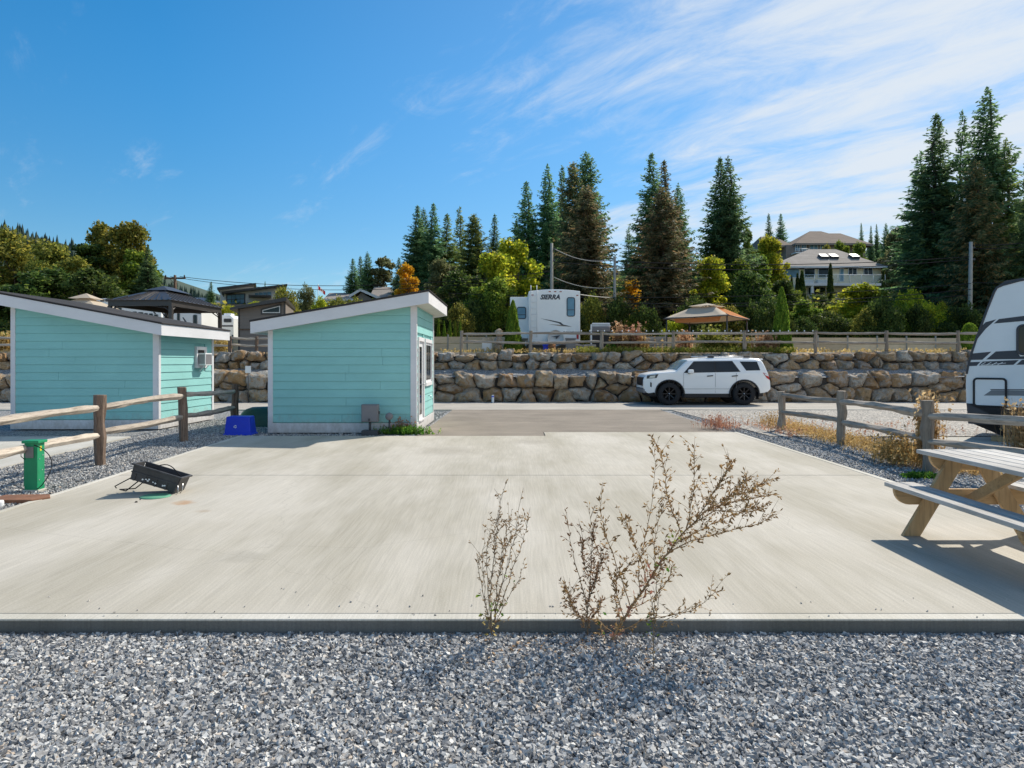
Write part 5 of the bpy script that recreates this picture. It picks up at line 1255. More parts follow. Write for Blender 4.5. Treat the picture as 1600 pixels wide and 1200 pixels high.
for x in (-hx+.14, hx-.14):
    for y in (-hy+.16, hy-.16):
        MB().bx(x-.08, x+.08, y-.08, y+.08, 0, e_-.28).build('post', M['roof_dark'], hz)
        b = MB(); sx_ = -1 if x > 0 else 1; sy_ = -1 if y > 0 else 1; b.tube([(x, y, e_-.75), (x+sx_*.12, y, e_-.48), (x+sx_*.42, y, e_-.28)], .03, 6); b.tube([(x, y, e_-.75), (x, y+sy_*.12, e_-.48), (x, y+sy_*.42, e_-.28)], .03, 6); b.build('knee_brace', M['roof_dark'], hz)
# small canopy and the campers behind the left shed
sc_ = thing('small_canopy', 'small pale canopy roof peeking over the left shed roof', 'canopy', (at(135, 33.5), 33.5, 1.95))
for k in range(4):
    a = [(-1.3, -1.3, 2.15), (1.3, -1.3, 2.15), (1.3, 1.3, 2.15), (-1.3, 1.3, 2.15)]; MB().add([a[k], a[(k+1) % 4], (0, 0, 2.85)], [(0, 1, 2)]).build('canopy_panel', M['tan_cloth'], sc_)
    MB().tube([(a[k][0]*.95, a[k][1]*.95, 0), (a[k][0]*.95, a[k][1]*.95, 2.15)], .03, 6).build('post', M['dark_grey'], sc_)
    c = [(-.55, -.55, 2.72), (.55, -.55, 2.72), (.55, .55, 2.72), (-.55, .55, 2.72)]; MB().add([c[k], c[(k+1) % 4], (0, 0, 3.0)], [(0, 1, 2)]).build('vent_cap', M['tan_cloth'], sc_)
def camper(label, px0, px1, ytop, Y, L, wins, stripes=(), name='parked_camper', bul=0, side=None):
    xa, xb = at(px0, Y), at(px1, Y); zt_ = Q(0, ytop, Y).z; zb = T(xa, Y); o = thing(name, label, 'camper', ((xa+xb)/2, Y, zb)); w2 = (xb-xa)/2; H_ = zt_ - zb
    pr = [(-w2+.02, .5), (-w2, H_-.25), (-w2+.18, H_-.03), (w2-.25, H_), (w2-.02, H_-.2), (w2, .5)]
    MB().prism([(x, 0, z) for x, z in pr], (0, L, 0)).build('body', M['white_rv'], o, .05, 2)
    def lx(px, py): q_ = Q(px, py, Y); return q_.x-(xa+xb)/2, q_.z-zb
    for (a0, b0, a1, b1) in wins:
        a = lx(a0, b1); c = lx(a1, b0); ring = rrect(a[0], c[0], a[1], c[1], min(.07, (c[1]-a[1])*.2)); w_ = MB().prism([(x, -.015, z) for x, z in ring], (0, .012, 0)).build('window', M['glass'], o); frame_loop(ring, 'window_frame', M['grey_stripe'], .02, -.012, w_)
    for pp in stripes: MB().prism([(lx(*p)[0], -.01, lx(*p)[1]) for p in pp], (0, .008, 0)).build('stripe', M['decal_dark'], o)
    for x in (-w2*.2, w2*.15): MB().lathe([(.2, -.1), (.36, -.1), (.36, .1), (.2, .1)], 18, Matrix.Translation((x, .2, .38)) @ Matrix.Rotation(R(90), 4, 'X')).build('wheel', M['tyre'], o)
    MB().bx(-w2+.1, w2-.1, .1, L-.1, .35, .52).build('chassis', M['dark_grey'], o)
    return o
c1 = camper('long white camper with a row of dark windows behind the hardtop gazebo', 178, 252, 468, 42, 2.5, [(181, 476, 190, 490), (207, 487, 214, 495), (216, 488, 224, 496), (225.5, 489.5, 231, 497), (233, 490, 239, 498), (241, 491.5, 247, 499)], [[(234, 480), (236, 480), (244, 490), (242, 491)]])
c2 = camper('white camper with grey roof band right of the gazebo posts', 254, 315, 479, 41, 2.5, [(277, 489, 281, 506), (302, 492, 308, 510)], [[(285, 496), (287, 496), (294, 506), (291, 507)], [(256, 481), (314, 489), (314, 491), (256, 483)]])
c3 = camper('white motorhome front with two mirror windows left of the gazebo', 132, 172, 466, 44, 6, [(157, 463+4, 163, 467+4), (165, 463+4, 171, 467+4)], [], 'parked_motorhome')
x0_ = at(337, 46); c4 = camper('small white camper rear with two blue windows above the rail fence', 330, 365, 492, 46, 5.5, [(332, 497, 339, 503.5), (350, 498, 361.5, 503.5)], [[(340, 508), (364, 508), (364, 510.5), (340, 510.5)]])
MB().bx(-.25, .25, .8, 1.4, Q(0, 492, 46).z - T(x0_, 46), Q(0, 488.5, 46).z - T(x0_, 46)).build('roof_vent', M['white_plastic'], c4, .03)

# ------------------------------------------------------------------ buildings
def hip_roof(nm, m, x0, x1, y0, y1, ze, zr, rx0, rx1, parent, fas=.18, fm='trim'):
    ym = (y0+y1)/2; b = MB(); b.add([(x0, y0, ze), (x1, y0, ze), (x1, y1, ze), (x0, y1, ze), (rx0, ym, zr), (rx1, ym, zr)], [(0, 1, 5, 4), (1, 2, 5), (2, 3, 4, 5), (3, 0, 4), (3, 2, 1, 0)])
    r = b.build(nm, m, parent); f = MB(); t = .04
    f.bx(x0-t, x1+t, y0-t, y0-.002, ze-fas, ze+.02); f.bx(x1+.002, x1+t, y0, y1, ze-fas, ze+.02); f.bx(x0-t, x0-.002, y0, y1, ze-fas, ze+.02); f.build('fascia', M[fm], r)
    return r
def house_window(x0, x1, z0, z1, y, parent, m='glass', bars=1, fm='white_plastic', fw_=.07, rows=0):
    w_ = MB().bx(x0, x1, y-.03, y+.05, z0, z1).build('window', M[m], parent); f = MB()
    for a in (x0, x1-fw_): f.bx(a, a+fw_, y-.07, y-.031, z0, z1)
    f.bx(x0+fw_, x1-fw_, y-.07, y-.031, z0, z0+fw_); f.bx(x0+fw_, x1-fw_, y-.07, y-.031, z1-fw_, z1)
    for k in range(bars): a = x0 + (x1-x0)*(k+1)/(bars+1) - .03; f.bx(a, a+.06, y-.07, y-.031, z0+fw_, z1-fw_)
    for k in range(rows): a = z0 + (z1-z0)*(k+1)/(rows+1) - .03; f.bx(x0+fw_, x1-fw_, y-.072, y-.032, a, a+.06)
    f.build('frame', M[fm], w_); return w_
# cream house with skylights
HY = 80.0
def hX(px): return at(px, HY)
def hZ(py, Y=HY): return CAM_H + (HOR - py) * Y / F
h1 = thing('cream_house', 'cream house with grey hip roof, three skylights and a long balcony', 'house')
ex0, ex1 = hX(1209), hX(1387); MB().bx(hX(1216), hX(1383), HY+.9, HY+11, T(hX(1300), HY)-1.5, hZ(416)-.16).build('wall', M['cream'], h1)
ze, zr = hZ(416), hZ(416) + 2.9
rf = hip_roof('roof', M['roof_grey'], ex0, ex1, HY, HY+12.2, ze, hZ(389.5, HY+6.1), at(1264, HY+6.1), at(1306, HY+6.1), h1); zr = hZ(389.5, HY+6.1)
for px in (1286.5, 1302, 1334.5):
    t_ = .48; y = HY + 6.1*t_; z = ze + (zr-ze)*t_; x = hX(px)*(y/HY); an = math.atan2(zr-ze, 6.1)
    Mr = Matrix.Rotation(an, 4, 'X'); sk_ = MB().box((x, y, z+.16), (.95, 1.05, .30), M=Mr).build('skylight', M['dark_grey'], rf); MB().box(Vector((x, y, z+.16)) + Mr @ Vector((0, 0, .165)), (.85, .95, .03), M=Mr).build('skylight_pane', M['white_rv'], rf)
yw = HY+.9; k_ = yw/HY
def hx2(px): return at(px, yw)
for a, c, m_ in ((1227, 1249, 'glass_blue'), (1256, 1273.5, 'glass'), (1278, 1295, 'glass')): house_window(hx2(a), hx2(c), hZ(434, yw), hZ(419.0, yw), yw, h1, m_, 0)
house_window(hx2(1311.5), hx2(1318.5), hZ(440, yw), hZ(419.5, yw), yw, h1, 'glass_blue', 0); house_window(hx2(1325), hx2(1339), hZ(430.5, yw), hZ(418.2, yw), yw, h1, 'glass', 1); house_window(hx2(1349), hx2(1363.5), hZ(430.5, yw), hZ(418.2, yw), yw, h1, 'glass', 1)
house_window(hx2(1262), hx2(1290), hZ(461, yw), hZ(448, yw), yw, h1, 'glass', 2)
dz = hZ(442.5, HY-1.2); MB().bx(at(1254, HY-1.2), at(1383, HY-1.2), HY-1.2, HY+.9, dz-.28, dz).build('balcony_floor', M['trim'], h1)
b = MB(); b.tube([(at(1254, HY-1.15), HY-1.15, dz+.98), (at(1383, HY-1.15), HY-1.15, dz+.98)], .035, 6)
for k in range(8): x = at(1254, HY-1.15) + (at(1383, HY-1.15)-at(1254, HY-1.15))*k/7; b.tube([(x, HY-1.15, dz), (x, HY-1.15, dz+.98)], .03, 6)
b.build('balcony_rail', M['white_plastic'], h1)
for k in range(7):
    x = at(1254, HY-1.15) + (at(1383, HY-1.15)-at(1254, HY-1.15))*k/7; x2 = x + (at(1383, HY-1.15)-at(1254, HY-1.15))/7
    MB().bx(x+.08, x2-.08, HY-1.16, HY-1.14, dz+.08, dz+.90).build('glass_panel', M['clear_pane'], h1)
for px in (1269, 1296, 1340, 1380): MB().bx(at(px, HY-1)-.13, at(px, HY-1)+.13, HY-1.1, HY-.85, T(hX(1300), HY)-2, dz-.28).build('balcony_post', M['trim'], h1)
for px in (1262, 1284): MB().bx(at(px, HY-.3)-.6, at(px, HY-.3)+.6, HY-.6, HY+.2, dz+.001, dz+.5).build('patio_seat', M['white_plastic'], h1, .05)
# brown-roofed house higher up
UY = 112.0
def uX(px): return at(px, UY)
def uZ(py): return hZ(py, UY)
h2 = thing('brown_roof_house', 'large house with wide brown hip roofs higher on the hillside', 'house')
MB().bx(uX(1232), uX(1318), UY+1, UY+13, T(uX(1290), UY)-2, uZ(380)-.1).build('wall', M['house_taupe'], h2); MB().bx(uX(1318)+.002, uX(1366), UY+3, UY+12, T(uX(1290), UY)-2, uZ(378)).build('wall', M['house_taupe'], h2)
hip_roof('roof', M['roof_brown'], uX(1243), uX(1352), UY, UY+15, uZ(380), uZ(380)+3.4, uX(1282)*1.03, uX(1300)*1.03, h2, .3, 'house_taupe')
hip_roof('roof', M['roof_brown'], uX(1310), uX(1374), UY+2, UY+15, uZ(378), uZ(378)+3.0, uX(1325), uX(1352), h2, .3, 'house_taupe')
hip_roof('roof', M['roof_brown'], uX(1198), uX(1246), UY+1.5, UY+14, uZ(381), uZ(381)+2.6, uX(1215), uX(1238), h2, .3, 'house_taupe')
for a, c in ((1242, 1250), (1252, 1260), (1265, 1278), (1281, 1296)): house_window(at(a, UY+1), at(c, UY+1), hZ(392, UY+1), hZ(382, UY+1), UY+1, h2, 'glass_blue', 1)
MB().bx(uX(1240), uX(1262), UY-.8, UY+1, uZ(395)-.2, uZ(395)).build('balcony_floor', M['trim'], h2); b = MB(); b.tube([(uX(1240), UY-.7, uZ(390)), (uX(1262), UY-.7, uZ(390))], .05, 5); [b.tube([(uX(1240+k*5.5), UY-.7, uZ(395)), (uX(1240+k*5.5), UY-.7, uZ(390))], .04, 5) for k in range(5)]; b.build('balcony_rail', M['white_plastic'], h2)
# modern grey house with two mono pitch roofs
MY = 70.0
def mp_(px, py, Y=MY): q_ = Q(px, py, Y); return q_.x, q_.z
h3 = thing('modern_house', 'grey modern house with two slanted flat roofs on the left hill', 'house')
def wallpoly(pp, Y, dep, nm, m, parent): return MB().prism([(mp_(px, py, Y)[0], Y, mp_(px, py, Y)[1]) for px, py in pp], (-.36*dep, dep, 0)).build(nm, m, parent)
wallpoly([(350, 495), (350, 456), (446, 446), (436, 462), (436, 495)], MY, 8, 'wall', M['house_grey'], h3)
wallpoly([(344, 480), (344, 450), (398, 444), (394, 456), (394, 480)], MY+8.1, 6, 'wall', M['house_grey'], h3)
wallpoly([(346, 455.5), (449, 443.5), (449, 445.8), (346, 459)], MY-.9, 10, 'roof', M['roof_dark'], h3); wallpoly([(339, 449), (400, 442), (400, 444.5), (339, 452)], MY+7, 9, 'roof', M['roof_dark'], h3)
wallpoly([(388, 460.2), (424, 461.2), (424, 463), (388, 462)], MY-2.2, 2.15, 'awning', M['roof_dark'], h3)
def gridwin(px0, px1, t0, t1, b0, n, rows):
    f = None
    for k in range(n):
        for r_ in range(rows):
            a, c = px0 + (px1-px0)*k/n, px0 + (px1-px0)*(k+1)/n
            ya = (t0 + (t1-t0)*k/n); lo = b0; zz0, zz1 = lo + (ya-lo)*r_/rows, lo + (ya-lo)*(r_+1)/rows
            x0_, z0_ = mp_(a+.5, zz0-.5); x1_, z1_ = mp_(c-.3, zz1+.5); w_ = MB().bx(x0_, x1_, MY-.05, MY+.02, min(z0_, z1_), max(z0_, z1_)).build('window', M['glass_blue'], h3)
gridwin(355, 382, 461, 458.8, 475, 4, 2); gridwin(398, 424, 457.5, 455, 461.3, 4, 1)
MB().bx(mp_(353.5, 0)[0], mp_(383.5, 0)[0], MY-.03, MY+.02, mp_(0, 476)[1], mp_(0, 458.5)[1]).build('window_surround', M['dark_grey'], h3)
MB().bx(mp_(352, 0)[0], mp_(446, 0)[0], MY-2, MY-.0, mp_(0, 478)[1]-.2, mp_(0, 478)[1]).build('deck', M['house_taupe'], h3)
# dark tiny house behind the fence
TY = 34.5
h4 = thing('tiny_house', 'dark taupe tiny house with slanted black roof and white framed window', 'tiny house')
def tpnt(px, py, Y=TY): q_ = Q(px, py, Y); return q_.x, q_.z
def tpoly(pp, Y, dep, nm, m, parent, bev=0): return MB().prism([(tpnt(px, py, Y)[0], Y, tpnt(px, py, Y)[1]) for px, py in pp], (-.25*dep, dep, 0)).build(nm, m, parent, bev)
xw0, xw1 = tpnt(373, 0)[0], tpnt(445.5, 0)[0]
MB().prism([(xw0, TY, 1.9), (xw1, TY, 1.9), (xw1, TY, tpnt(0, 472)[1]), (xw0, TY, tpnt(0, 480)[1])], (-1.3, 5.4, 0)).build('wall', M['house_taupe'], h4)
nb_ = 17
for k in range(nb_):
    z = 1.95 + k*.165; zt_l = tpnt(0, 480)[1]; xa = xw0+.07; xb = xw1-.07
    if z+.15 > zt_l: continue
    MB().prism([(xa, TY-.022, z), (xb, TY-.022, z), (xb, TY-.006, z+.158), (xa, TY-.006, z+.158)], (0, .02, 0)).build('siding_board', M['house_taupe'], h4)
for x in (xw0-.02, xw1-.05): MB().bx(x, x+.07, TY-.04, TY+.02, 1.9, tpnt(0, 480 if x < xw0+.1 else 472)[1]).build('corner_trim', M['roof_dark'], h4)
tpoly([(359, 480.5), (447.5, 464), (447.5, 470), (359, 484)], TY-.5, 6.6, 'roof', M['roof_dark'], h4)
w_ = tpoly([(407.5, 491.5), (407.5, 482.5), (439.5, 474.5), (439.5, 491.5)], TY-.045, .03, 'window', M['roof_dark'], h4)
tpoly([(410, 489), (410, 484.5), (437.5, 477.5), (437.5, 489)], TY-.06, .014, 'frame', M['white_plastic'], w_); tpoly([(411.3, 487.7), (411.3, 485.5), (436.2, 479.2), (436.2, 487.7)], TY-.068, .007, 'pane', M['glass'], w_)
MB().bx(xw0, xw1, TY-.05, TY-.02, tpnt(0, 516)[1], tpnt(0, 514)[1]).build('belt_trim', M['pole_brown'], h4)
# grey gabled houses
h5 = thing('gabled_house', 'long low house with grey gabled roof beside the dark firs', 'house'); GY_ = 76.0
def gp_(px, py, Y=GY_): q_ = Q(px, py, Y); return q_.x, q_.z
x0_, x1_ = gp_(556, 0)[0], gp_(606, 0)[0]; ze = gp_(0, 468)[1]
MB().bx(x0_+.5, x1_-.5, GY_, GY_+9, T(x0_, GY_)-1, ze).build('wall', M['house_taupe'], h5)
hip_roof('roof', M['roof_grey'], x0_+1.5, x1_+.6, GY_-.5, GY_+9.5, ze, ze+1.9, gp_(572, 0)[0], gp_(598, 0)[0], h5, .2)
xa, xb, xm = gp_(547, 0)[0], gp_(592, 0)[0], gp_(563, 0)[0]; zp = gp_(0, 454, GY_-3)[1]
gx0, gx1 = gp_(550, 0, GY_-3)[0], gp_(590, 0, GY_-3)[0]; gm = gp_(563, 0, GY_-3)[0]; zl = gp_(0, 463, GY_-3)[1]; zr_ = gp_(0, 467, GY_-3)[1]
MB().prism([(gx0+.4, GY_-2.6, zl-3), (gx1-.6, GY_-2.6, zl-3), (gx1-.6, GY_-2.6, zr_), (gm, GY_-2.6, zp-.15), (gx0+.4, GY_-2.6, zl-.1)], (0, 5, 0)).build('gable_wall', M['house_taupe'], h5)
b = MB(); b.beam((gx0-.2, GY_+1, zl-.02), (gm, GY_+1, zp+.08), 8, .16, (0, 0, 1)); r5 = b.build('gable_roof', M['roof_grey'], h5)
MB().beam((gm, GY_+1, zp+.08), (gx1+.3, GY_+1, zr_-.02), 8, .16).build('gable_roof', M['roof_grey'], h5)
b = MB(); b.beam((gx0-.3, GY_-3.03, zl-.02), (gm, GY_-3.03, zp+.08), .06, .26); b.beam((gm, GY_-3.04, zp+.08), (gx1+.4, GY_-3.04, zr_-.02), .06, .26); b.build('barge_board', M['trim'], h5)
h6 = thing('grey_roof_house', 'low house with pale grey roof left of the gabled house', 'house')
x0_, x1_ = gp_(505, 0, 79)[0], gp_(552, 0, 79)[0]; ze = gp_(0, 467, 79)[1]; MB().bx(x0_+.6, x1_-.6, 79.6, 87, ze-4, ze).build('wall', M['house_grey'], h6); hip_roof('roof', M['roof_grey'], x0_, x1_, 79, 88, ze, gp_(0, 457, 83)[1], gp_(513, 0, 83)[0], gp_(545, 0, 83)[0], h6, .2)
h7 = thing('small_far_house', 'small dark roofed house far behind the hardtop gazebo', 'house'); x0_, x1_ = at(293, 90), at(337, 90); ze = hZ(472, 90); MB().bx(x0_+.5, x1_-.5, 90.5, 97, ze-5, ze).build('wall', M['house_taupe'], h7); hip_roof('roof', M['roof_dark'], x0_, x1_, 90, 98, ze, hZ(465, 94), at(305, 94), at(322, 94), h7, .2, 'house_taupe')
# flag
fg = thing('flag', 'red and white maple leaf flag hanging from a thin pole on the left hill', 'flag', (at(497, 60), 60, T(at(497, 60), 60)))
zt_ = Q(0, 445.5, 60).z - T(at(497, 60), 60); MB().tube([(0, 0, 0), (0, 0, zt_+.1)], .03, 6).build('pole', M['white_plastic'], fg)
def fpt(u, v): return (.02 + u*.60, .05*math.sin(u*7), zt_ - .05 - u*.50 - v*.34)
for u0, u1, m_ in ((0, .27, 'cloth_red'), (.27, .73, 'cloth_white'), (.73, 1, 'cloth_red')):
    vs = []; fs = []
    for i in range(5):
        for j in range(4): vs.append(fpt(u0 + (u1-u0)*i/4, j/3))
    for i in range(4):
        for j in range(3): fs.append((i*4+j, (i+1)*4+j, (i+1)*4+j+1, i*4+j+1))
    MB().add(vs, fs, True).build('flag_cloth', M[m_], fg)
leaf = [(0, .36), (.06, .22), (.16, .27), (.13, .08), (.25, .16), (.30, .06), (.22, -.08), (.10, -.16), (.02, -.14), (.02, -.3), (-.02, -.3), (-.02, -.14), (-.10, -.16), (-.22, -.08), (-.30, .06), (-.25, .16), (-.13, .08), (-.16, .27), (-.06, .22)]
MB().add([(lambda p: (p[0], p[1]-.02, p[2]))(fpt(.5 + x*.6, .5 - y*1.0)) for x, y in leaf], [list(range(len(leaf)))]).build('maple_leaf', M['cloth_red'], fg)

# ------------------------------------------------------------------ poles and wires
def upole(px, top, Y, r, m, label, arm=False, base=None, lean=0):
    q_ = Q(px, top, Y); zb = T(q_.x, Y); o = thing('utility_pole', label, 'utility pole', (q_.x, Y, zb)); H_ = q_.z - zb
    MB().tube([(-lean*H_, 0, -.5), (0, 0, H_)], [r, r*.72], 10).build('pole', M[m], o)
    if arm:
        MB().bx(-.95, .95, -.06, .06, H_-.35, H_-.2).build('crossarm', M[m], o)
        for x in (-.85, -.05, .85): MB().lathe([(.04, 0), (.07, .06), (.05, .12), (.07, .16), (.02, .24), (.001, .24)], 8, Matrix.Translation((x, 0, H_-.2))).build('insulator', M['dark_grey'], o)
        MB().beam((-.5, -.03, H_-.3), (0, -.03, H_-.8), .03, .03).build('arm_brace', M['dark_grey'], o)
    else:
        for k, z in enumerate((.35, 1.1)): MB().bx(r*.6, r*.6+.16, -.05, .05, H_-z-.08, H_-z+.04).build('wire_bracket', M['dark_grey'], o)
    return o
upole(273.5, 430, 62, .16, 'pole_brown', 'brown utility pole with crossarm behind the hardtop gazebo', True)
upole(862, 380, 45, .13, 'pole_wood', 'pale utility pole rising directly behind the white camper')
upole(960.5, 401, 44.6, .11, 'pole_wood', 'thin pale utility pole right of the white camper')
upole(1517, 378, 44, .15, 'pole_wood', 'pale utility pole in front of the tall firs at the right', False, None, .013)
def wire(label, pts, Y0, Y1, r=.014, m='cable', name='overhead_wire', sag=0, group=None):
    (ax, ay), (bx_, by) = pts; a = Q(ax, ay, Y0); c = Q(bx_, by, Y1); P_ = []
    for i in range(17): t = i/16; p = a.lerp(c, t); p.z -= sag*4*t*(1-t); P_.append(p)
    o = MB().tube(P_, r * (1.5 if m == 'cable' else 1), 5).build(name, M[m]); return tag(o, label, 'wire')
M['cable_pale'] = paint('pale_cable', (.36, .35, .32), .6)
wire('upper overhead wire running from the brown pole across the sky', [(281, 432), (862, 424)], 62, 45, .016, sag=.9)
wire('lower overhead wire running from the brown pole across the sky', [(266, 432), (862, 430)], 62.4, 45, .014, sag=1.1)
wire('overhead wire leaving the brown pole to the left behind the broadleaf trees', [(270, 433), (-60, 466)], 62, 50, .014, sag=.8)
wire('upper wire between the two pole tops right of the camper', [(863, 402), (1517, 401)], 45, 44, .016, sag=.5)
wire('second wire just beneath the upper one right of the camper', [(863, 409), (1517, 405)], 45, 44, .016, sag=.6)
wire('wire rising from the right pole to the right picture edge', [(1519, 383), (1680, 366)], 44, 41, .016, sag=.2)
wire('second rising wire right of the right pole', [(1519, 388), (1680, 373)], 44, 41, .014, sag=.2)
wire('long low wire in front of the hedge towards the trailer', [(700, 458), (1517, 443)], 44, 43.6, .014, sag=.55)
wire('long low double wire in front of the hedge below the cream house', [(870, 470), (1517, 452)], 44, 43.6, .016, sag=.5)
wire('lowest long wire crossing in front of the hedge', [(700, 473), (1517, 461)], 44, 43.6, .014, sag=.5)
wire('thin wire from the right pole to the trailer roof', [(1519, 441), (1660, 439)], 43.6, 40, .016, sag=.1)
wire('pale drooping cable high between the two pale poles', [(865, 388), (959, 406)], 45, 44.6, .025, 'cable_pale', sag=.38); wire('pale drooping cable low between the two pale poles', [(865, 433), (959, 449)], 45, 44.6, .025, 'cable_pale', sag=.30)
wire('pale cable from the camper roof to the thin pale pole', [(905, 460), (960, 465)], 33, 44.6, .022, 'cable_pale', sag=.04)

# ------------------------------------------------------------------ trees
L_ = [
 (553, 404, 84, 24, 0, 'fir', 'dark fir at the left end of the small group beside the grey roofs'),
 (564, 400, 86, 18, 2, 'fir', 'slim dark fir second in the small group beside the grey roofs'),
 (576, 393, 82, 26, 1, 'fir', 'tallest dark fir of the small group beside the grey roofs'),
 (622, 402, 78, 20, 2, 'fir', 'short dark fir directly behind the golden tree'),
 (652, 321, 70, 40, 0, 'fir', 'leftmost tall fir of the group left of the camper'),
 (665, 324, 72, 34, 1, 'fir', 'dense fir second from left in the group left of the camper'),
 (676, 317, 69, 36, 0, 'fir', 'highest pointed fir of the group left of the camper'),
 (697, 333, 71, 34, 2, 'fir_light', 'lighter green fir in the middle of the group left of the camper'),
 (720, 322, 76, 30, 3, 'fir_light', 'sparse open fir with thin top left of the yellowish one'),
 (743, 334, 68, 44, 4, 'fir_light', 'broad yellowish fir left of the camper'),
 (772, 334, 70, 26, 2, 'fir', 'slim dark fir standing alone above the yellow green maple'),
 (806, 342, 68, 22, 2, 'fir', 'lowest dark fir at the left edge of the big middle group'),
 (825, 284, 64, 48, 0, 'fir', 'dark fir on the left flank of the big middle group'),
 (858, 256, 63, 44, 1, 'fir', 'tall dark fir left of the brown tipped trees'),
 (876, 258, 66, 30, 2, 'fir', 'slim tall fir between the dark and the brown tipped trees'),
 (896, 252, 56, 52, 4, 'fir_mix', 'brown tipped fir standing right behind the camper'),
 (920, 238, 58, 56, 4, 'fir', 'tallest fir of the big middle group with dark top'),
 (915, 290, 51, 66, 4, 'fir_brown', 'wide browning fir in front of the big middle group'),
 (985, 356, 74, 26, 3, 'fir', 'small fir in the gap between the two brown tree groups'),
 (1020, 238, 60, 54, 0, 'fir', 'tall pointed fir left behind the big browning tree'),
 (1041, 250, 62, 46, 0, 'fir_mix', 'tall fir right behind the big browning tree'),
 (1062, 285, 64, 40, 1, 'fir', 'lower fir at the right shoulder of the big browning tree'),
 (1037, 292, 49, 72, 4, 'fir_brown', 'big browning fir behind the tan canopy gazebo'),
 (1123, 244, 62, 50, 0, 'fir', 'left one of the twin firs left of the hillside houses'),
 (1143, 243, 61, 54, 1, 'fir', 'right one of the twin firs left of the hillside houses'),
 (1201, 333, 125, 15, 2, 'fir', 'small far fir left of the brown roofed house'),
 (1221, 333, 120, 20, 0, 'fir', 'far bushy fir directly beside the brown roofed house'),
 (1347, 348, 142, 9, 2, 'fir', 'tiny far fir behind the right end of the brown roof'),
 (1361, 352, 140, 8, 2, 'fir', 'tiny far fir just right of the brown roof end'),
 (1371, 350, 143, 9, 0, 'fir', 'tiny far fir third from the brown roof end'),
 (1386, 348, 130, 16, 1, 'fir', 'far fir close to the left edge of the tall right group'),
 (1438, 236, 56, 56, 3, 'fir', 'lower fir at the left edge of the tall right group'),
 (1455, 180, 54, 74, 0, 'fir', 'second tallest fir of the right group'),
 (1469, 192, 56, 36, 3, 'fir', 'sparse fir between the two tallest of the right group'),
 (1497, 174, 55, 44, 3, 'fir', 'thin topped fir in the centre of the right group'),
 (1532, 136, 51, 84, 1, 'fir', 'tallest fir of the whole picture in the right group'),
 (1528, 250, 48, 66, 4, 'fir_mix', 'brownish fir low in front of the tallest fir'),
 (1582, 214, 50, 54, 3, 'fir_light', 'lighter green fir at the right picture edge'),
 (1612, 240, 46, 44, 0, 'fir', 'dark fir cut by the right picture edge'),
 (232, 385, 58, 34, 0, 'fir', 'dark fir at the right side of the left broadleaf trees'),
 (182, 392, 60, 30, 1, 'fir', 'dark fir standing within the tall left broadleaf trees'),
 (328, 440, 88, 15, 0, 'fir', 'lone small fir right of the hardtop gazebo'),
 (413, 439, 110, 6, 2, 'fir', 'tiny fir top peeking over the modern house roof'),
]
for a in L_: fir(*a)
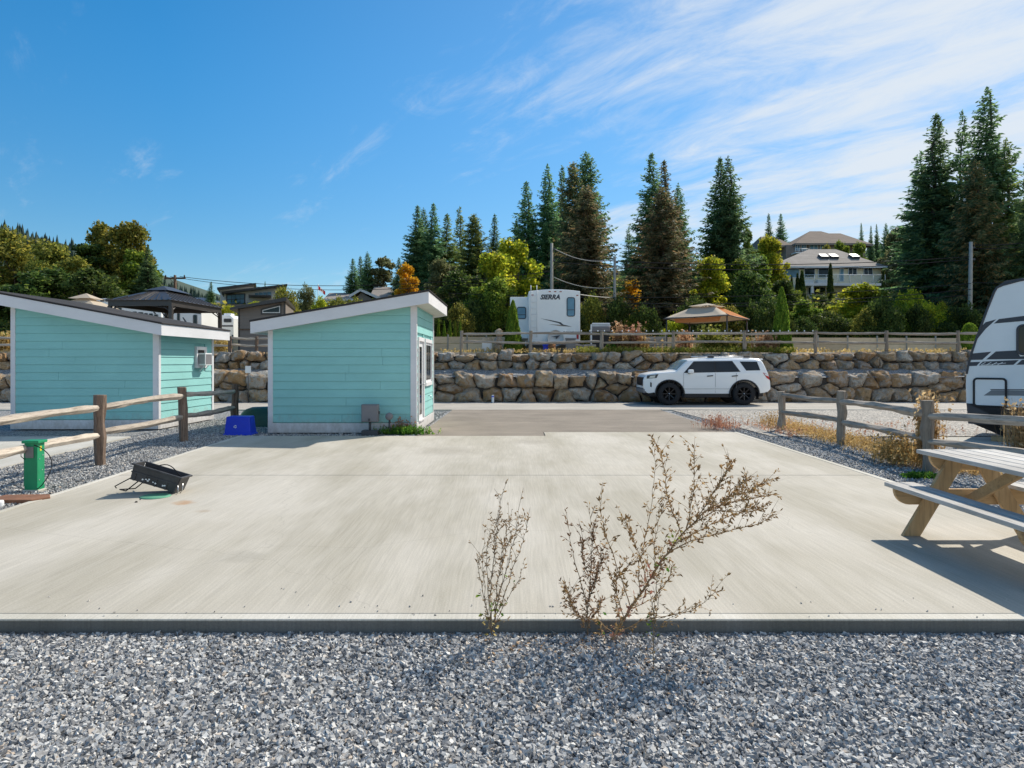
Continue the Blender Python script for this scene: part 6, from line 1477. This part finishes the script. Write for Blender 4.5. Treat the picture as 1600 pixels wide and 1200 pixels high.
L_ = [
 (28, 366, 58, 62, 2, 'leaf_olive', 'olive green tree at the left picture edge behind the shed roof'),
 (82, 380, 56, 48, 0, 'leaf_olive', 'olive green tree second from the left picture edge'),
 (118, 400, 54, 40, 1, 'leaf_olive', 'lower olive tree between the left trees and the tall one'),
 (150, 372, 60, 42, 3, 'leaf_dark', 'dark slender tree left of the tall reddish tipped tree'),
 (163, 346, 62, 40, 1, 'leaf_olive', 'tall tree with two tops, its left half'),
 (192, 350, 60, 52, 0, 'leaf_olive', 'tall rounded tree with reddish tips above the gazebo'),
 (218, 388, 59, 34, 1, 'leaf_green', 'green tree filling the right side of the tall rounded tree'),
 (60, 420, 50, 70, 2, 'leaf_dark', 'wide dark low tree behind the left shed roof'),
 (150, 425, 50, 60, 2, 'leaf_dark', 'wide dark low tree behind the small pale canopy'),
 (600, 393, 82, 24, 3, 'leaf_pale', 'rounded pale pine like tree right of the small fir group'),
 (636, 404, 52, 20, 3, 'leaf_gold', 'slender golden orange autumn tree above the mint shed roof'),
 (694, 408, 60, 34, 0, 'leaf_pale', 'pale grey green tree in front of the fir group'),
 (728, 428, 50, 52, 2, 'leaf_dark', 'large dark round tree right of the mint shed'),
 (806, 369, 50, 44, 1, 'leaf_yellowgreen', 'bright yellow green maple top above the camper slide out'),
 (772, 400, 48, 46, 0, 'leaf_yellowgreen', 'yellow green maple left of the camper'),
 (768, 440, 45, 52, 2, 'leaf_green', 'dense green tree directly left of the camper'),
 (985, 436, 54, 22, 1, 'leaf_gold', 'small tree with orange yellow leaves right of the thin pole'),
 (1003, 400, 60, 28, 0, 'leaf_pale', 'greyish tree in the gap behind the drooping cables'),
 (1105, 406, 50, 40, 0, 'leaf_yellowgreen', 'yellow green tree right of the big browning fir'),
 (1150, 402, 58, 32, 1, 'leaf_green', 'green tree below the twin firs'),
 (1175, 425, 47, 42, 2, 'leaf_dark', 'dark tree above the right end of the canopy gazebo'),
 (1207, 371, 70, 32, 0, 'leaf_yellowgreen', 'bright yellow green tree left of the cream house roof'),
 (1184, 398, 66, 26, 1, 'leaf_green', 'green tree left below the bright yellow green one'),
 (1218, 440, 52, 30, 0, 'leaf_dark', 'dark green tree behind the pointed garden cedar'),
 (1262, 468, 46, 36, 1, 'leaf_green', 'green tree right of the pointed garden cedar'),
 (1336, 446, 50, 48, 0, 'leaf_yellowgreen', 'yellow topped tree below the balcony of the cream house'),
 (1376, 450, 49, 30, 1, 'leaf_green', 'green tree below the right corner of the cream house'),
 (1398, 360, 80, 30, 0, 'leaf_pale', 'pale green tree right of the cream house roof'),
 (1316, 378, 98, 18, 2, 'leaf_green', 'green round tree between the two hillside houses'),
 (1345, 380, 97, 18, 0, 'leaf_green', 'green tree right of the round one between the hillside houses'),
 (1291, 383, 99, 12, 2, 'leaf_olive', 'low olive tree left of the round one between the hillside houses'),
 (1170, 358, 90, 12, 0, 'leaf_green', 'small green tree right beside the twin firs'),
 (1600, 330, 60, 48, 2, 'leaf_fresh', 'sunlit green tree behind the firs at the right picture edge'),
]
for a in L_: broad(*a)
sh = [('leaf_dark', 'dark'), ('leaf_dark', 'dark'), ('leaf_olive', 'olive'), ('leaf_dark', 'dark'), ('leaf_green', 'green'), ('leaf_dark', 'dark'), ('leaf_yellowgreen', 'yellow green')]
gg = random.Random(21)
spots = ['over the front edge of the mint shed roof', 'at the shed roof corner', 'behind the short row of small cedars', 'right of the short row of small cedars', 'behind the gap between fence post and locker', 'behind the white storage locker', 'behind the pointed cedar at the camper', 'left of the camper slide out',
 'hidden behind the camper ladder', 'hidden behind the camper lettering', 'at the right side of the camper', 'behind the covered barbecue', 'at the foot of the thin pale pole', 'behind the tall tan plume', 'behind the pinkish dry shrub', 'left of the canopy gazebo',
 'behind the left end of the canopy', 'behind the canopy peak', 'behind the orange canopy panel', 'behind the right canopy post', 'between the canopy and the pointed garden cedar', 'behind the pointed garden cedar', 'right of the pointed garden cedar', 'behind the fence post right of the garden cedar',
 'left below the yellow topped tree', 'below the yellow topped tree', 'right below the yellow topped tree', 'behind the second fence post left of the trailer', 'at the left foot of the tall firs', 'in the shade of the tall firs', 'left of the utility pole at the trailer', 'behind the ball shaped cedar', 'behind the sloping trailer nose', 'above the trailer roof']
for k, lb in enumerate(spots):
    m_ = sh[k % 7] if k not in (18, 19, 20) else sh[0]; bush(655 + k*30 + gg.uniform(-8, 8), gg.uniform(462, 500), gg.uniform(42.2, 44), gg.uniform(25, 38), k % 3, m_[0], m_[1] + ' hedge shrub ' + lb, 'shrubs of the hedge row behind the upper terrace')
for px, top, Y, hw, v, m_, lb in [
 (350, 478, 60, 20, 0, 'leaf_yellowgreen', 'yellowish bush right above the small white camper'),
 (318, 482, 64, 20, 1, 'leaf_olive', 'olive bush left above the small white camper'),
 (452, 452, 52, 26, 0, 'leaf_olive', 'olive bush rising behind the tiny house roof'),
 (478, 450, 54, 20, 1, 'leaf_pale', 'pale green bush below the flag'),
 (500, 462, 50, 22, 2, 'leaf_yellowgreen', 'yellow green bush right below the flag'),
 (528, 466, 50, 22, 0, 'leaf_olive', 'olive bush in front of the pale grey roof'),
 (556, 470, 50, 22, 1, 'leaf_olive', 'olive bush in front of the gabled house'),
 (612, 462, 56, 18, 2, 'leaf_gold', 'orange tinted bush at the foot of the golden tree'),
 (590, 474, 50, 24, 1, 'leaf_green', 'green bush at the right end of the gabled house'),
 (1420, 455, 46, 28, 0, 'leaf_yellowgreen', 'yellow green bush at the left foot of the tall right firs'),
 (1475, 470, 45, 24, 2, 'leaf_yellowgreen', 'sunlit yellow bush between the trunks of the right firs'),
 (1570, 455, 45, 24, 0, 'leaf_green', 'green bush behind the trailer roof'),
 (395, 470, 62, 20, 2, 'leaf_yellowgreen', 'yellow bush in front of the modern house'),
 (1285, 462, 70, 18, 0, 'leaf_dark', 'dark bush beneath the balcony posts of the cream house'),
 (1240, 455, 66, 20, 1, 'leaf_green', 'green bush beneath the left end of the cream house'),
]: bush(px, top, Y, hw, v, m_, lb)
def cedar(px, top, Y, hw, label, me, H0, R0, mat, zb=None, group=None, name='cedar_tree'):
    q_ = Q(px, top, Y); return tree(name, label, 'cedar', q_.x, Y, q_.z, me, None, R0, H0, M[mat], hw * Y / F, zb, group)
cedar(801.5, 470, 29.9, 13.5, 'narrow pointed cedar covering the left corner of the camper', CEDAR, 2.6, .55, 'leaf_cedar', 1.95)
cedar(1221.5, 450, 29.8, 14.5, 'pointed garden cedar behind the fence right of the canopy gazebo', CEDAR, 2.6, .55, 'leaf_cedar', 1.95)
o = cedar(1515, 505.5, 31.5, 12.0, 'ball shaped clipped cedar beside the travel trailer', BALL, 1.1, .62, 'leaf_cedar', None, None, 'clipped_shrub')
for i, (px, w__) in enumerate(((685, 'first and leftmost'), (694, 'second'), (703, 'middle'), (711, 'fourth'), (719, 'last and rightmost'))): cedar(px, 500 + (i % 2)*2, 39.4, 4.2, w__ + ' small cedar of the short row right of the mint shed roof', CEDAR, 2.6, .55, 'leaf_cedar', 1.95, 'small cedars in the row right of the shed')
for i, (px, t_, hw, lb) in enumerate(((1246, 428, 5, 'thin dark cedar left of the cream house balcony'), (1253, 424, 7, 'thicker dark cedar at the left end of the balcony'), (1297.5, 413, 6, 'tall thin dark cedar in front of the cream house'), (1237, 432, 4, 'shortest thin dark cedar left of the balcony'), (1380, 420, 4, 'thin dark cedar at the right corner of the cream house'))): cedar(px, t_, 74, hw, lb, CEDAR_FAR, 4.0, .6, 'leaf_dark', T(at(px, 74), 74)-.5)
# far forested ridge
RD = [(-500, 300), (0, 352), (60, 372), (112, 386), (180, 410), (250, 438), (290, 457), (340, 470), (420, 478), (520, 484), (700, 480), (900, 470), (1100, 430), (1300, 395), (1500, 360), (1700, 340), (2200, 300)]
vs = []; fs = []; FYr = 430.0
NX = 90
def ridge_y(px): return interp(RD, px)
for i in range(NX+1):
    px = -500 + 2700*i/NX
    zt_ = CAM_H + (HOR - ridge_y(px) - 6) * FYr / F
    for k, (dy, f_) in enumerate(((-180, -.1), (-120, .3), (-60, .7), (0, 1.0), (60, 1.02), (200, .9))): vs.append((at(px, FYr), FYr+dy, zt_*f_ + 3*noise.noise(Vector((px*.02, k, 0)))))
for i in range(NX):
    for k in range(5): fs.append((i*6+k, (i+1)*6+k, (i+1)*6+k+1, i*6+k+1))
tag(MB().add(vs, fs, True).build('far_hill', M['far_ground']), kind='structure')
g = np.random.RandomState(9); C = []; FQ = []; Vv = []; cnt = 0
pxs = np.concatenate([g.uniform(-120, 560, 4200), g.uniform(560, 1900, 1500)])
for px in pxs:
    f_ = g.uniform(.45, 1.0); dy = -180 + 180*f_; X = at(px, FYr); zt_ = (CAM_H + (HOR - ridge_y(px) - 6) * FYr / F) * interp([(-180, -.1), (-120, .3), (-60, .7), (0, 1.0)], dy) + 1.5
    h = g.uniform(4, 9); r = h*.2; a0 = g.rand()*6
    base = [(X + r*math.cos(a0+k*1.2566)*g.uniform(.7, 1.2), FYr+dy+r*math.sin(a0+k*1.2566), zt_-1.5) for k in range(5)]
    mid = [(X + r*.45*math.cos(a0+.6+k*1.2566)*g.uniform(.6, 1.3), FYr+dy+r*.45*math.sin(a0+.6+k*1.2566), zt_-1.5+h*.55) for k in range(5)]
    o_ = len(Vv); Vv += base + mid + [(X, FYr+dy, zt_-1.5+h)]
    for k in range(5): FQ += [(o_+k, o_+(k+1) % 5, o_+5+k), (o_+(k+1) % 5, o_+5+(k+1) % 5, o_+5+k), (o_+5+k, o_+5+(k+1) % 5, o_+10)]
M['far_wood'] = leafmat('far_forest', (.02, .045, .035), (.035, .07, .05), (.07, .095, .05), .1)
tag(link('far_forest', rawmesh('far_forest', Vv, FQ, M['far_wood'])), 'distant conifer forest covering the far ridge on the left', 'forest', kind='stuff')
# undergrowth on the hillside so that no bare slope shows between the trees
g = np.random.RandomState(4); n = 90000
Y = 44.5 + 80 * g.rand(n)**1.4; X = (g.rand(n)*2-1) * Y * .95; cl = np.sin(X*.9 + np.sin(Y*.7)*2)*np.cos(Y*.8 + X*.3)
hgt = (.2 + 1.3*np.clip(cl, 0, 1)) * g.rand(n)**.6
Z = np.array([T(x, y) for x, y in zip(X[:n], Y[:n])]) + hgt
C = np.c_[X, Y, Z]; U = g.randn(n, 3)*[1, 1, .8]; U /= np.linalg.norm(U, axis=1)[:, None]; W = np.cross(U, g.randn(n, 3)); W /= np.linalg.norm(W, axis=1)[:, None]; s = (.12 + .10*g.rand(n))[:, None] * (Y/60)[:, None]**.5
V_, F_ = quads_from(C, U*s*1.2, W*s*.8); tag(link('undergrowth', rawmesh('undergrowth', V_, F_, M['leaf_olive'])), 'low mixed undergrowth covering the slope between the trees', 'undergrowth', kind='stuff')

# ------------------------------------------------------------------ dry plants
def blades(n, cfun, h, spread, wid, seed, mat, name, leaf=.5):
    """tuft of stalks with small leaves; cfun gives the roots"""
    g = np.random.RandomState(seed); root = cfun(g, n); hh = h * g.uniform(.45, 1.1, n); a = g.rand(n)*6.283; ln = np.abs(g.randn(n))*spread
    d = np.c_[np.cos(a)*ln, np.sin(a)*ln, np.ones(n)]; d /= np.linalg.norm(d, axis=1)[:, None]; tip = root + d*hh[:, None]
    side = np.c_[-np.sin(a), np.cos(a), np.zeros(n)] * wid
    C = [(root + tip)/2]; U = [(tip - root)/2]; W = [side*.5]
    m_ = int(n*leaf*6); idx = g.randint(0, n, m_); t = g.uniform(.25, 1.0, m_); p = root[idx] + (tip-root)[idx]*t[:, None] + g.randn(m_, 3)*.012
    u = g.randn(m_, 3); u /= np.linalg.norm(u, axis=1)[:, None]; w = np.cross(u, g.randn(m_, 3)); w /= np.linalg.norm(w, axis=1)[:, None]; sz = wid * g.uniform(1.5, 4.0, m_)[:, None]
    C.append(p); U.append(u*sz*1.3); W.append(w*sz*.6); V_, F_ = quads_from(np.concatenate(C), np.concatenate(U), np.concatenate(W)); return rawmesh(name, V_, F_, mat)
def weed(name, label, cat, px, py, rx, ry, h, n, mat, seed, spread=.35, wid=.006, leaf=.6, z=-.03, loc=None, group=None):
    q_ = P(px, py, z) if loc is None else Vector(loc); o = thing(name, label, cat, q_, 0, group)
    me = blades(n, lambda g, k: np.c_[g.randn(k)*rx*.5, g.randn(k)*ry*.5, np.zeros(k)], h, spread, wid, seed, M[mat], name, leaf); link('stalks', me, o); return o
weed('dry_weed', 'reddish dry weed clump on the gravel left of the right fence', 'weed', 1122, 672, .45, .4, .38, 260, 'dry_red', 1)
weed('dry_weed', 'tan dry weed wrapped around the farthest post of the right fence', 'weed', 1212, 668, .45, .6, .40, 260, 'dry_gold', 2)
weed('dry_weed', 'tall dry weed with large tan leaves climbing the nearest right fence post', 'weed', 1449, 733, .13, .13, 1.12, 260, 'dry', 3, .10, .010, .9)
weed('dry_weed', 'dense golden weed bush left of the nearest right fence post', 'weed', 1412, 727, .45, .5, .50, 420, 'dry_gold', 4, .4, .008, .8)
weed('green_weed', 'low bright green weed on the gravel beside the picnic table', 'weed', 1440, 747, .22, .12, .08, 220, 'leaf_fresh', 5, .7, .008, .8)
weed('dry_weed', 'pale dry weed hanging over the rail at the right picture edge', 'weed', 1606, 720, .30, .3, 1.0, 320, 'dry', 6, .2, .010, .7)
weed('green_weed', 'green and dry weed at the corner of the mint shed beside the meters', 'weed', 633, 680, .55, .12, .22, 420, 'leaf_fresh', 7, .5, .007, .8)
weed('dry_weed', 'small reddish dry stalks above the green weed at the shed corner', 'weed', 627, 679, .25, .08, .40, 60, 'dry_red', 8, .15, .007, .8)
def strip(g, n):
    out = []
    t = g.rand(n); y = 9.6 + 7.2*t; x = 6.45 + .30*g.randn(n)*.8 + .25; keep = np.sin(y*2.3)*.5 + g.rand(n) > .0
    return np.c_[x, y, np.full(n, -.03)]
me = blades(3300, strip, .22, .75, .006, 20, M['dry_gold'], 'dry_grass', .35); tag(link('dry_grass', me), 'tan dry grass and weeds growing along the right split rail fence', 'dry grass', kind='stuff')
me = blades(480, lambda g, n: np.c_[5.9 + 1.6*g.rand(n)**2*3, 14.5 + 3.0*g.rand(n), np.full(n, -.03)], .20, .5, .006, 21, M['dry_red'], 'dry_grass_far', .5); tag(link('dry_grass', me), 'reddish dry grass beyond the farthest post of the right fence', 'dry grass', kind='stuff')
def top_strip(g, n):
    x = at(g.uniform(900, 1240, n), 28.9); return np.c_[x, 28.55 + .8*g.rand(n), np.full(n, 1.97)]
me = blades(2600, top_strip, .26, .4, .012, 22, M['lime'], 'terrace_grass', .5); tag(link('terrace_grass', me), 'yellow green grass and weeds on the top edge of the boulder wall', 'grass', kind='stuff')
me = blades(1500, lambda g, n: np.c_[at(g.uniform(690, 1600, n), 29.3), 28.6 + 1.2*g.rand(n), np.full(n, 1.97)], .22, .4, .012, 23, M['dry_gold'], 'terrace_dry_grass', .4); tag(link('dry_grass', me), 'thin dry grass along the top of the boulder wall', 'dry grass', kind='stuff')
for px, h, rx, n_, m_, sd, lb in ((968, 1.28, .22, 120, 'dry', 30, 'tall feathery tan plume left of the gazebo behind the fence'), (993, 1.25, .20, 110, 'dry_red', 31, 'pinkish dry shrub with a spreading top behind the long fence'), (985, .85, .8, 300, 'dry_gold', 32, 'golden dry shrub low behind the long fence near the timbers'), (1110, 1.15, .5, 200, 'lime', 33, 'yellow green leafy shrub in front of the canopy gazebo'), (1070, .95, .35, 110, 'dry_red', 34, 'thin reddish dry shrub left of the yellow green leafy one'), (1195, .9, .45, 160, 'dry', 35, 'tan dry shrub left of the pointed garden cedar'), (1140, .75, .9, 260, 'leaf_olive', 36, 'olive low shrub below the right end of the canopy gazebo'), (957, .45, .2, 90, 'leaf_fresh', 37, 'small bright green plant at the fence post near the barbecue'), (345, .62, .3, 90, 'dry_gold', 38, 'dry golden plant on the wall right of the left shed roof'), (8, .9, .6, 160, 'dry_gold', 39, 'dry golden plant on the wall at the left picture edge')):
    weed('terrace_shrub', lb, 'shrub', 0, 0, rx, .25, h, n_, m_, sd, .16, .018, 1.0, 0, (at(px, 29.2), 29.2, 1.97))

# tall dry weeds in front of the pad: stems traced as branching paths, each with its own depth
def bud_mesh(m, p, d, s, g):
    d = Vector(d).normalized(); r = d.cross(Vector((g.uniform(-1, 1), g.uniform(-1, 1), g.uniform(-1, 1)))).normalized(); u = r.cross(d)
    vs = [p, p + d*s*.9 + r*s*.34, p + d*s*.9 - r*s*.17 + u*s*.3, p + d*s*.9 - r*s*.17 - u*s*.3, p + d*s*1.9]
    m.add(vs, [(0, 2, 1), (0, 3, 2), (0, 1, 3), (4, 1, 2), (4, 2, 3), (4, 3, 1)])
def dry_plant(label, stems, Y0, seed, r0, bud_s, twigs, stem_m='stem_dry', leaf_m='dry', ybias=0.0, extra_leaves=()):
    g = random.Random(seed); root = stems[0][0][0]; q0 = Q(root[0], root[1], Y0); o = thing('tall_dry_weed', label, 'weed', (q0.x, q0.y, -.095)); off = Vector((q0.x, q0.y, -.095))
    sm = MB(); bm_ = MB()
    for (pts, rr0, dens) in stems:
        dz_ = g.uniform(-.16, .16); n = len(pts); P3 = []
        base_dy = 0 if pts[0] == root else g.uniform(-.03, .03)
        for i, (px, py) in enumerate(pts): t = i/(n-1); P3.append(Q(px, py, Y0 + base_dy + dz_*t + ybias*t))
        # subdivide with a little waviness
        Q3 = []
        for i in range(n-1):
            for k in range(5):
                t = k/5; p = P3[i].lerp(P3[i+1], t); w_ = math.sin(math.pi*t); Q3.append(p + Vector((g.gauss(0, 1), g.gauss(0, 1), g.gauss(0, .4)))*.004*w_)
        Q3.append(P3[-1]); m_ = len(Q3); sm.tube([p - off for p in Q3], [rr0*(1 - .8*i/m_) for i in range(m_)], 5)
        # twigs and buds
        for i in range(2, m_):
            for _ in range(int(dens * 2.2 + g.random())):
                p = Q3[i-1].lerp(Q3[i], g.random()); ax = (Q3[i] - Q3[i-1]).normalized()
                d = (ax*g.uniform(.5, 1.2) + Vector((g.gauss(0, 1), g.gauss(0, 1), g.gauss(0, .5)))*.8).normalized()
                if g.random() < twigs * .8:
                    L__ = g.uniform(.03, .11); e = p + d*L__ + Vector((0, 0, L__*.3)); sm.tube([p - off, (p+e)/2 - off + Vector((0, 0, .004)), e - off], [.0014, .0011, .0008], 3, False)
                    for q_ in range(g.randint(2, 5)): pp = p.lerp(e, g.uniform(.3, 1)); bud_mesh(bm_, pp - off, d + Vector((g.gauss(0, .8), g.gauss(0, .8), g.gauss(0, .8))), bud_s*g.uniform(.9, 2.0), g)
                else: bud_mesh(bm_, p - off, d, bud_s*g.uniform(.9, 2.1), g)
    sm.build('stem', M[stem_m], o); bm_.build('seed_heads', M[leaf_m], o)['kind'] = 'stuff'
    if extra_leaves:
        for mat_, lst in extra_leaves:
            lm = MB()
            for (px, py, s_, k_) in lst:
                for _ in range(k_):
                    p = Q(px + g.gauss(0, 7), py + g.gauss(0, 7), Y0 + g.uniform(-.06, .06)) - off; d = Vector((g.gauss(0, 1), g.gauss(0, 1), g.gauss(.3, .8))).normalized(); w_ = d.cross(Vector((g.gauss(0, 1), g.gauss(0, 1), 1))).normalized()*s_*.28
                    lm.add([p, p + d*s_*.5 + w_, p + d*s_, p + d*s_*.5 - w_], [(0, 1, 2, 3)])
            lm.build('leaves', M[mat_], o)['kind'] = 'stuff'
    return o
YW = 4.12
dry_plant('tall branching dry weed with tan seed heads leaning right before the pad edge', [
 ([(955, 1000), (985, 950), (1010, 915), (1030, 880), (1065, 835), (1100, 800), (1140, 785), (1180, 778), (1208, 772)], .0085, 2),
 ([(1065, 835), (1050, 800), (1040, 760), (1035, 720), (1022, 686)], .004, 2), ([(1072, 826), (1082, 780), (1086, 740), (1084, 695)], .0035, 2),
 ([(1090, 808), (1115, 770), (1130, 745), (1142, 728)], .0035, 3), ([(1045, 862), (1080, 845), (1125, 833), (1180, 820), (1207, 808)], .004, 2),
 ([(1100, 800), (1140, 776), (1170, 768), (1200, 752)], .003, 3), ([(1110, 797), (1160, 800), (1195, 795)], .003, 3), ([(1075, 826), (1120, 795), (1150, 765), (1165, 752)], .003, 3),
 ([(1000, 928), (998, 880), (1008, 840), (1018, 790), (1024, 730), (1022, 690)], .003, 1), ([(985, 948), (962, 880), (945, 830), (938, 800), (938, 770)], .0035, 1),
 ([(975, 965), (955, 900), (925, 840), (918, 785)], .003, 1), ([(1012, 912), (1000, 868), (985, 830), (975, 810)], .003, 2), ([(1024, 888), (1022, 850), (1030, 810), (1040, 780)], .003, 1),
 ([(962, 992), (1000, 970), (1045, 962), (1080, 955), (1105, 937), (1120, 918)], .0035, 1), ([(960, 990), (935, 970), (905, 965), (890, 940), (888, 925)], .003, 1),
 ([(980, 955), (1020, 935), (1045, 905), (1052, 880)], .003, 1), ([(970, 972), (960, 930), (965, 900), (985, 880)], .003, 2),
 ([(1055, 850), (1090, 830), (1130, 810), (1185, 790)], .003, 3)],
 YW, 11, .006, .0095, .55, 'stem_dry', 'dry', .05, (('dry_red', [(980, 960, .035, 16), (1000, 930, .035, 16), (1015, 905, .04, 14), (1028, 885, .04, 10), (960, 985, .03, 14), (1050, 850, .03, 6)]), ('leaf_fresh', [(1035, 885, .035, 5), (1048, 888, .035, 3), (940, 975, .03, 4)]), ('leaf_green', [(1050, 838, .03, 5), (1062, 830, .025, 3)])))
dry_plant('dark seeded dry weed just left of the tall leaning one', [
 ([(918, 992), (918, 950), (922, 900), (926, 850), (926, 828)], .004, 3), ([(919, 960), (905, 900), (892, 850), (886, 808)], .003, 1), ([(920, 940), (935, 890), (940, 860)], .003, 3),
 ([(918, 975), (905, 962), (892, 945), (888, 925)], .003, 3), ([(919, 972), (932, 955), (942, 935)], .003, 3), ([(920, 900), (910, 870), (912, 845)], .0025, 3), ([(921, 925), (930, 905), (934, 880)], .0025, 2)],
 YW + .05, 12, .004, .0085, .35, 'stem_dark', 'dry', .0)
dry_plant('slim upright dry weed with many thin stems left of centre', [
 ([(768, 992), (766, 930), (772, 870), (778, 820), (783, 772)], .0035, 1), ([(768, 990), (755, 930), (748, 890), (746, 868)], .003, 1), ([(768, 990), (762, 920), (760, 860), (768, 822)], .003, 1), ([(768, 990), (780, 930), (795, 880), (806, 830), (810, 796)], .0035, 1),
 ([(768, 985), (788, 930), (804, 880), (818, 845), (824, 812)], .003, 1), ([(766, 985), (758, 940), (754, 880), (757, 830)], .0025, 1), ([(770, 985), (776, 930), (782, 880), (790, 840), (797, 812)], .003, 2), ([(769, 985), (785, 950), (812, 905), (820, 872)], .0025, 1),
 ([(780, 900), (790, 860), (800, 836)], .002, 2), ([(774, 880), (772, 840), (776, 812)], .002, 2)],
 YW - .02, 13, .004, .0075, .35, 'stem_dark', 'dry', .0, (('leaf_fresh', [(770, 950, .035, 8), (784, 955, .04, 5), (752, 930, .03, 3), (795, 900, .02, 5)]), ('dry_gold', [(768, 975, .03, 18)])))
dry_plant('thin green based weed standing in the gravel right of the leaning one', [
 ([(1022, 1052), (1021, 1000), (1022, 960), (1026, 910), (1034, 870), (1040, 838)], .0025, 1), ([(1022, 980), (1018, 940), (1012, 905)], .002, 1), ([(1023, 975), (1030, 930), (1036, 895)], .002, 1), ([(1022, 990), (1040, 968), (1070, 955)], .0018, 1)],
 3.72, 14, .003, .007, .25, 'stem_dark', 'dry', .0, (('leaf_fresh', [(1020, 978, .03, 9), (1018, 995, .02, 4)]), ('dry_gold', [(1021, 1015, .02, 7), (1022, 1035, .015, 5)])))
# dead leaves and broken seed heads lying round the weeds
g = np.random.RandomState(61); n = 420; c0 = np.array([(-.12, 4.02), (.60, 4.0), (.45, 4.0), (.8, 3.7)])[g.randint(0, 4, n)]
C = np.c_[c0[:, 0] + g.randn(n)*.22, np.minimum(c0[:, 1] + g.randn(n)*.16, 4.2), np.full(n, -.077) + g.rand(n)*.006]; U = g.randn(n, 3)*[1, 1, .25]; U /= np.linalg.norm(U, axis=1)[:, None]; W = np.cross(U, [0, 0, 1.0] + g.randn(n, 3)*.3); s_ = g.uniform(.005, .013, n)[:, None]
V_, F_ = quads_from(C, U*s_, W*s_*.45); tag(link('leaf_litter', rawmesh('leaf_litter', V_, F_, M['dry'])), 'dead leaves and seed heads lying in the gravel around the tall weeds', 'leaf litter', kind='stuff')
# a few dropped bits on the pad: rust stain crumbs and small clods
b = MB(); gg = random.Random(90)
for (px, py, s_) in ((213, 785, .018), (285, 757, .012), (219, 781, .01)):
    q_ = P(px, py); b.lathe([(.001, s_*.9), (s_*.8, s_*.5), (s_, 0)], 6, Matrix.Translation((q_.x, q_.y, .001)))
tag(b.build('dirt_crumbs', M['soil']), 'few dark dirt crumbs on the pad near the black crate', 'dirt', kind='stuff')
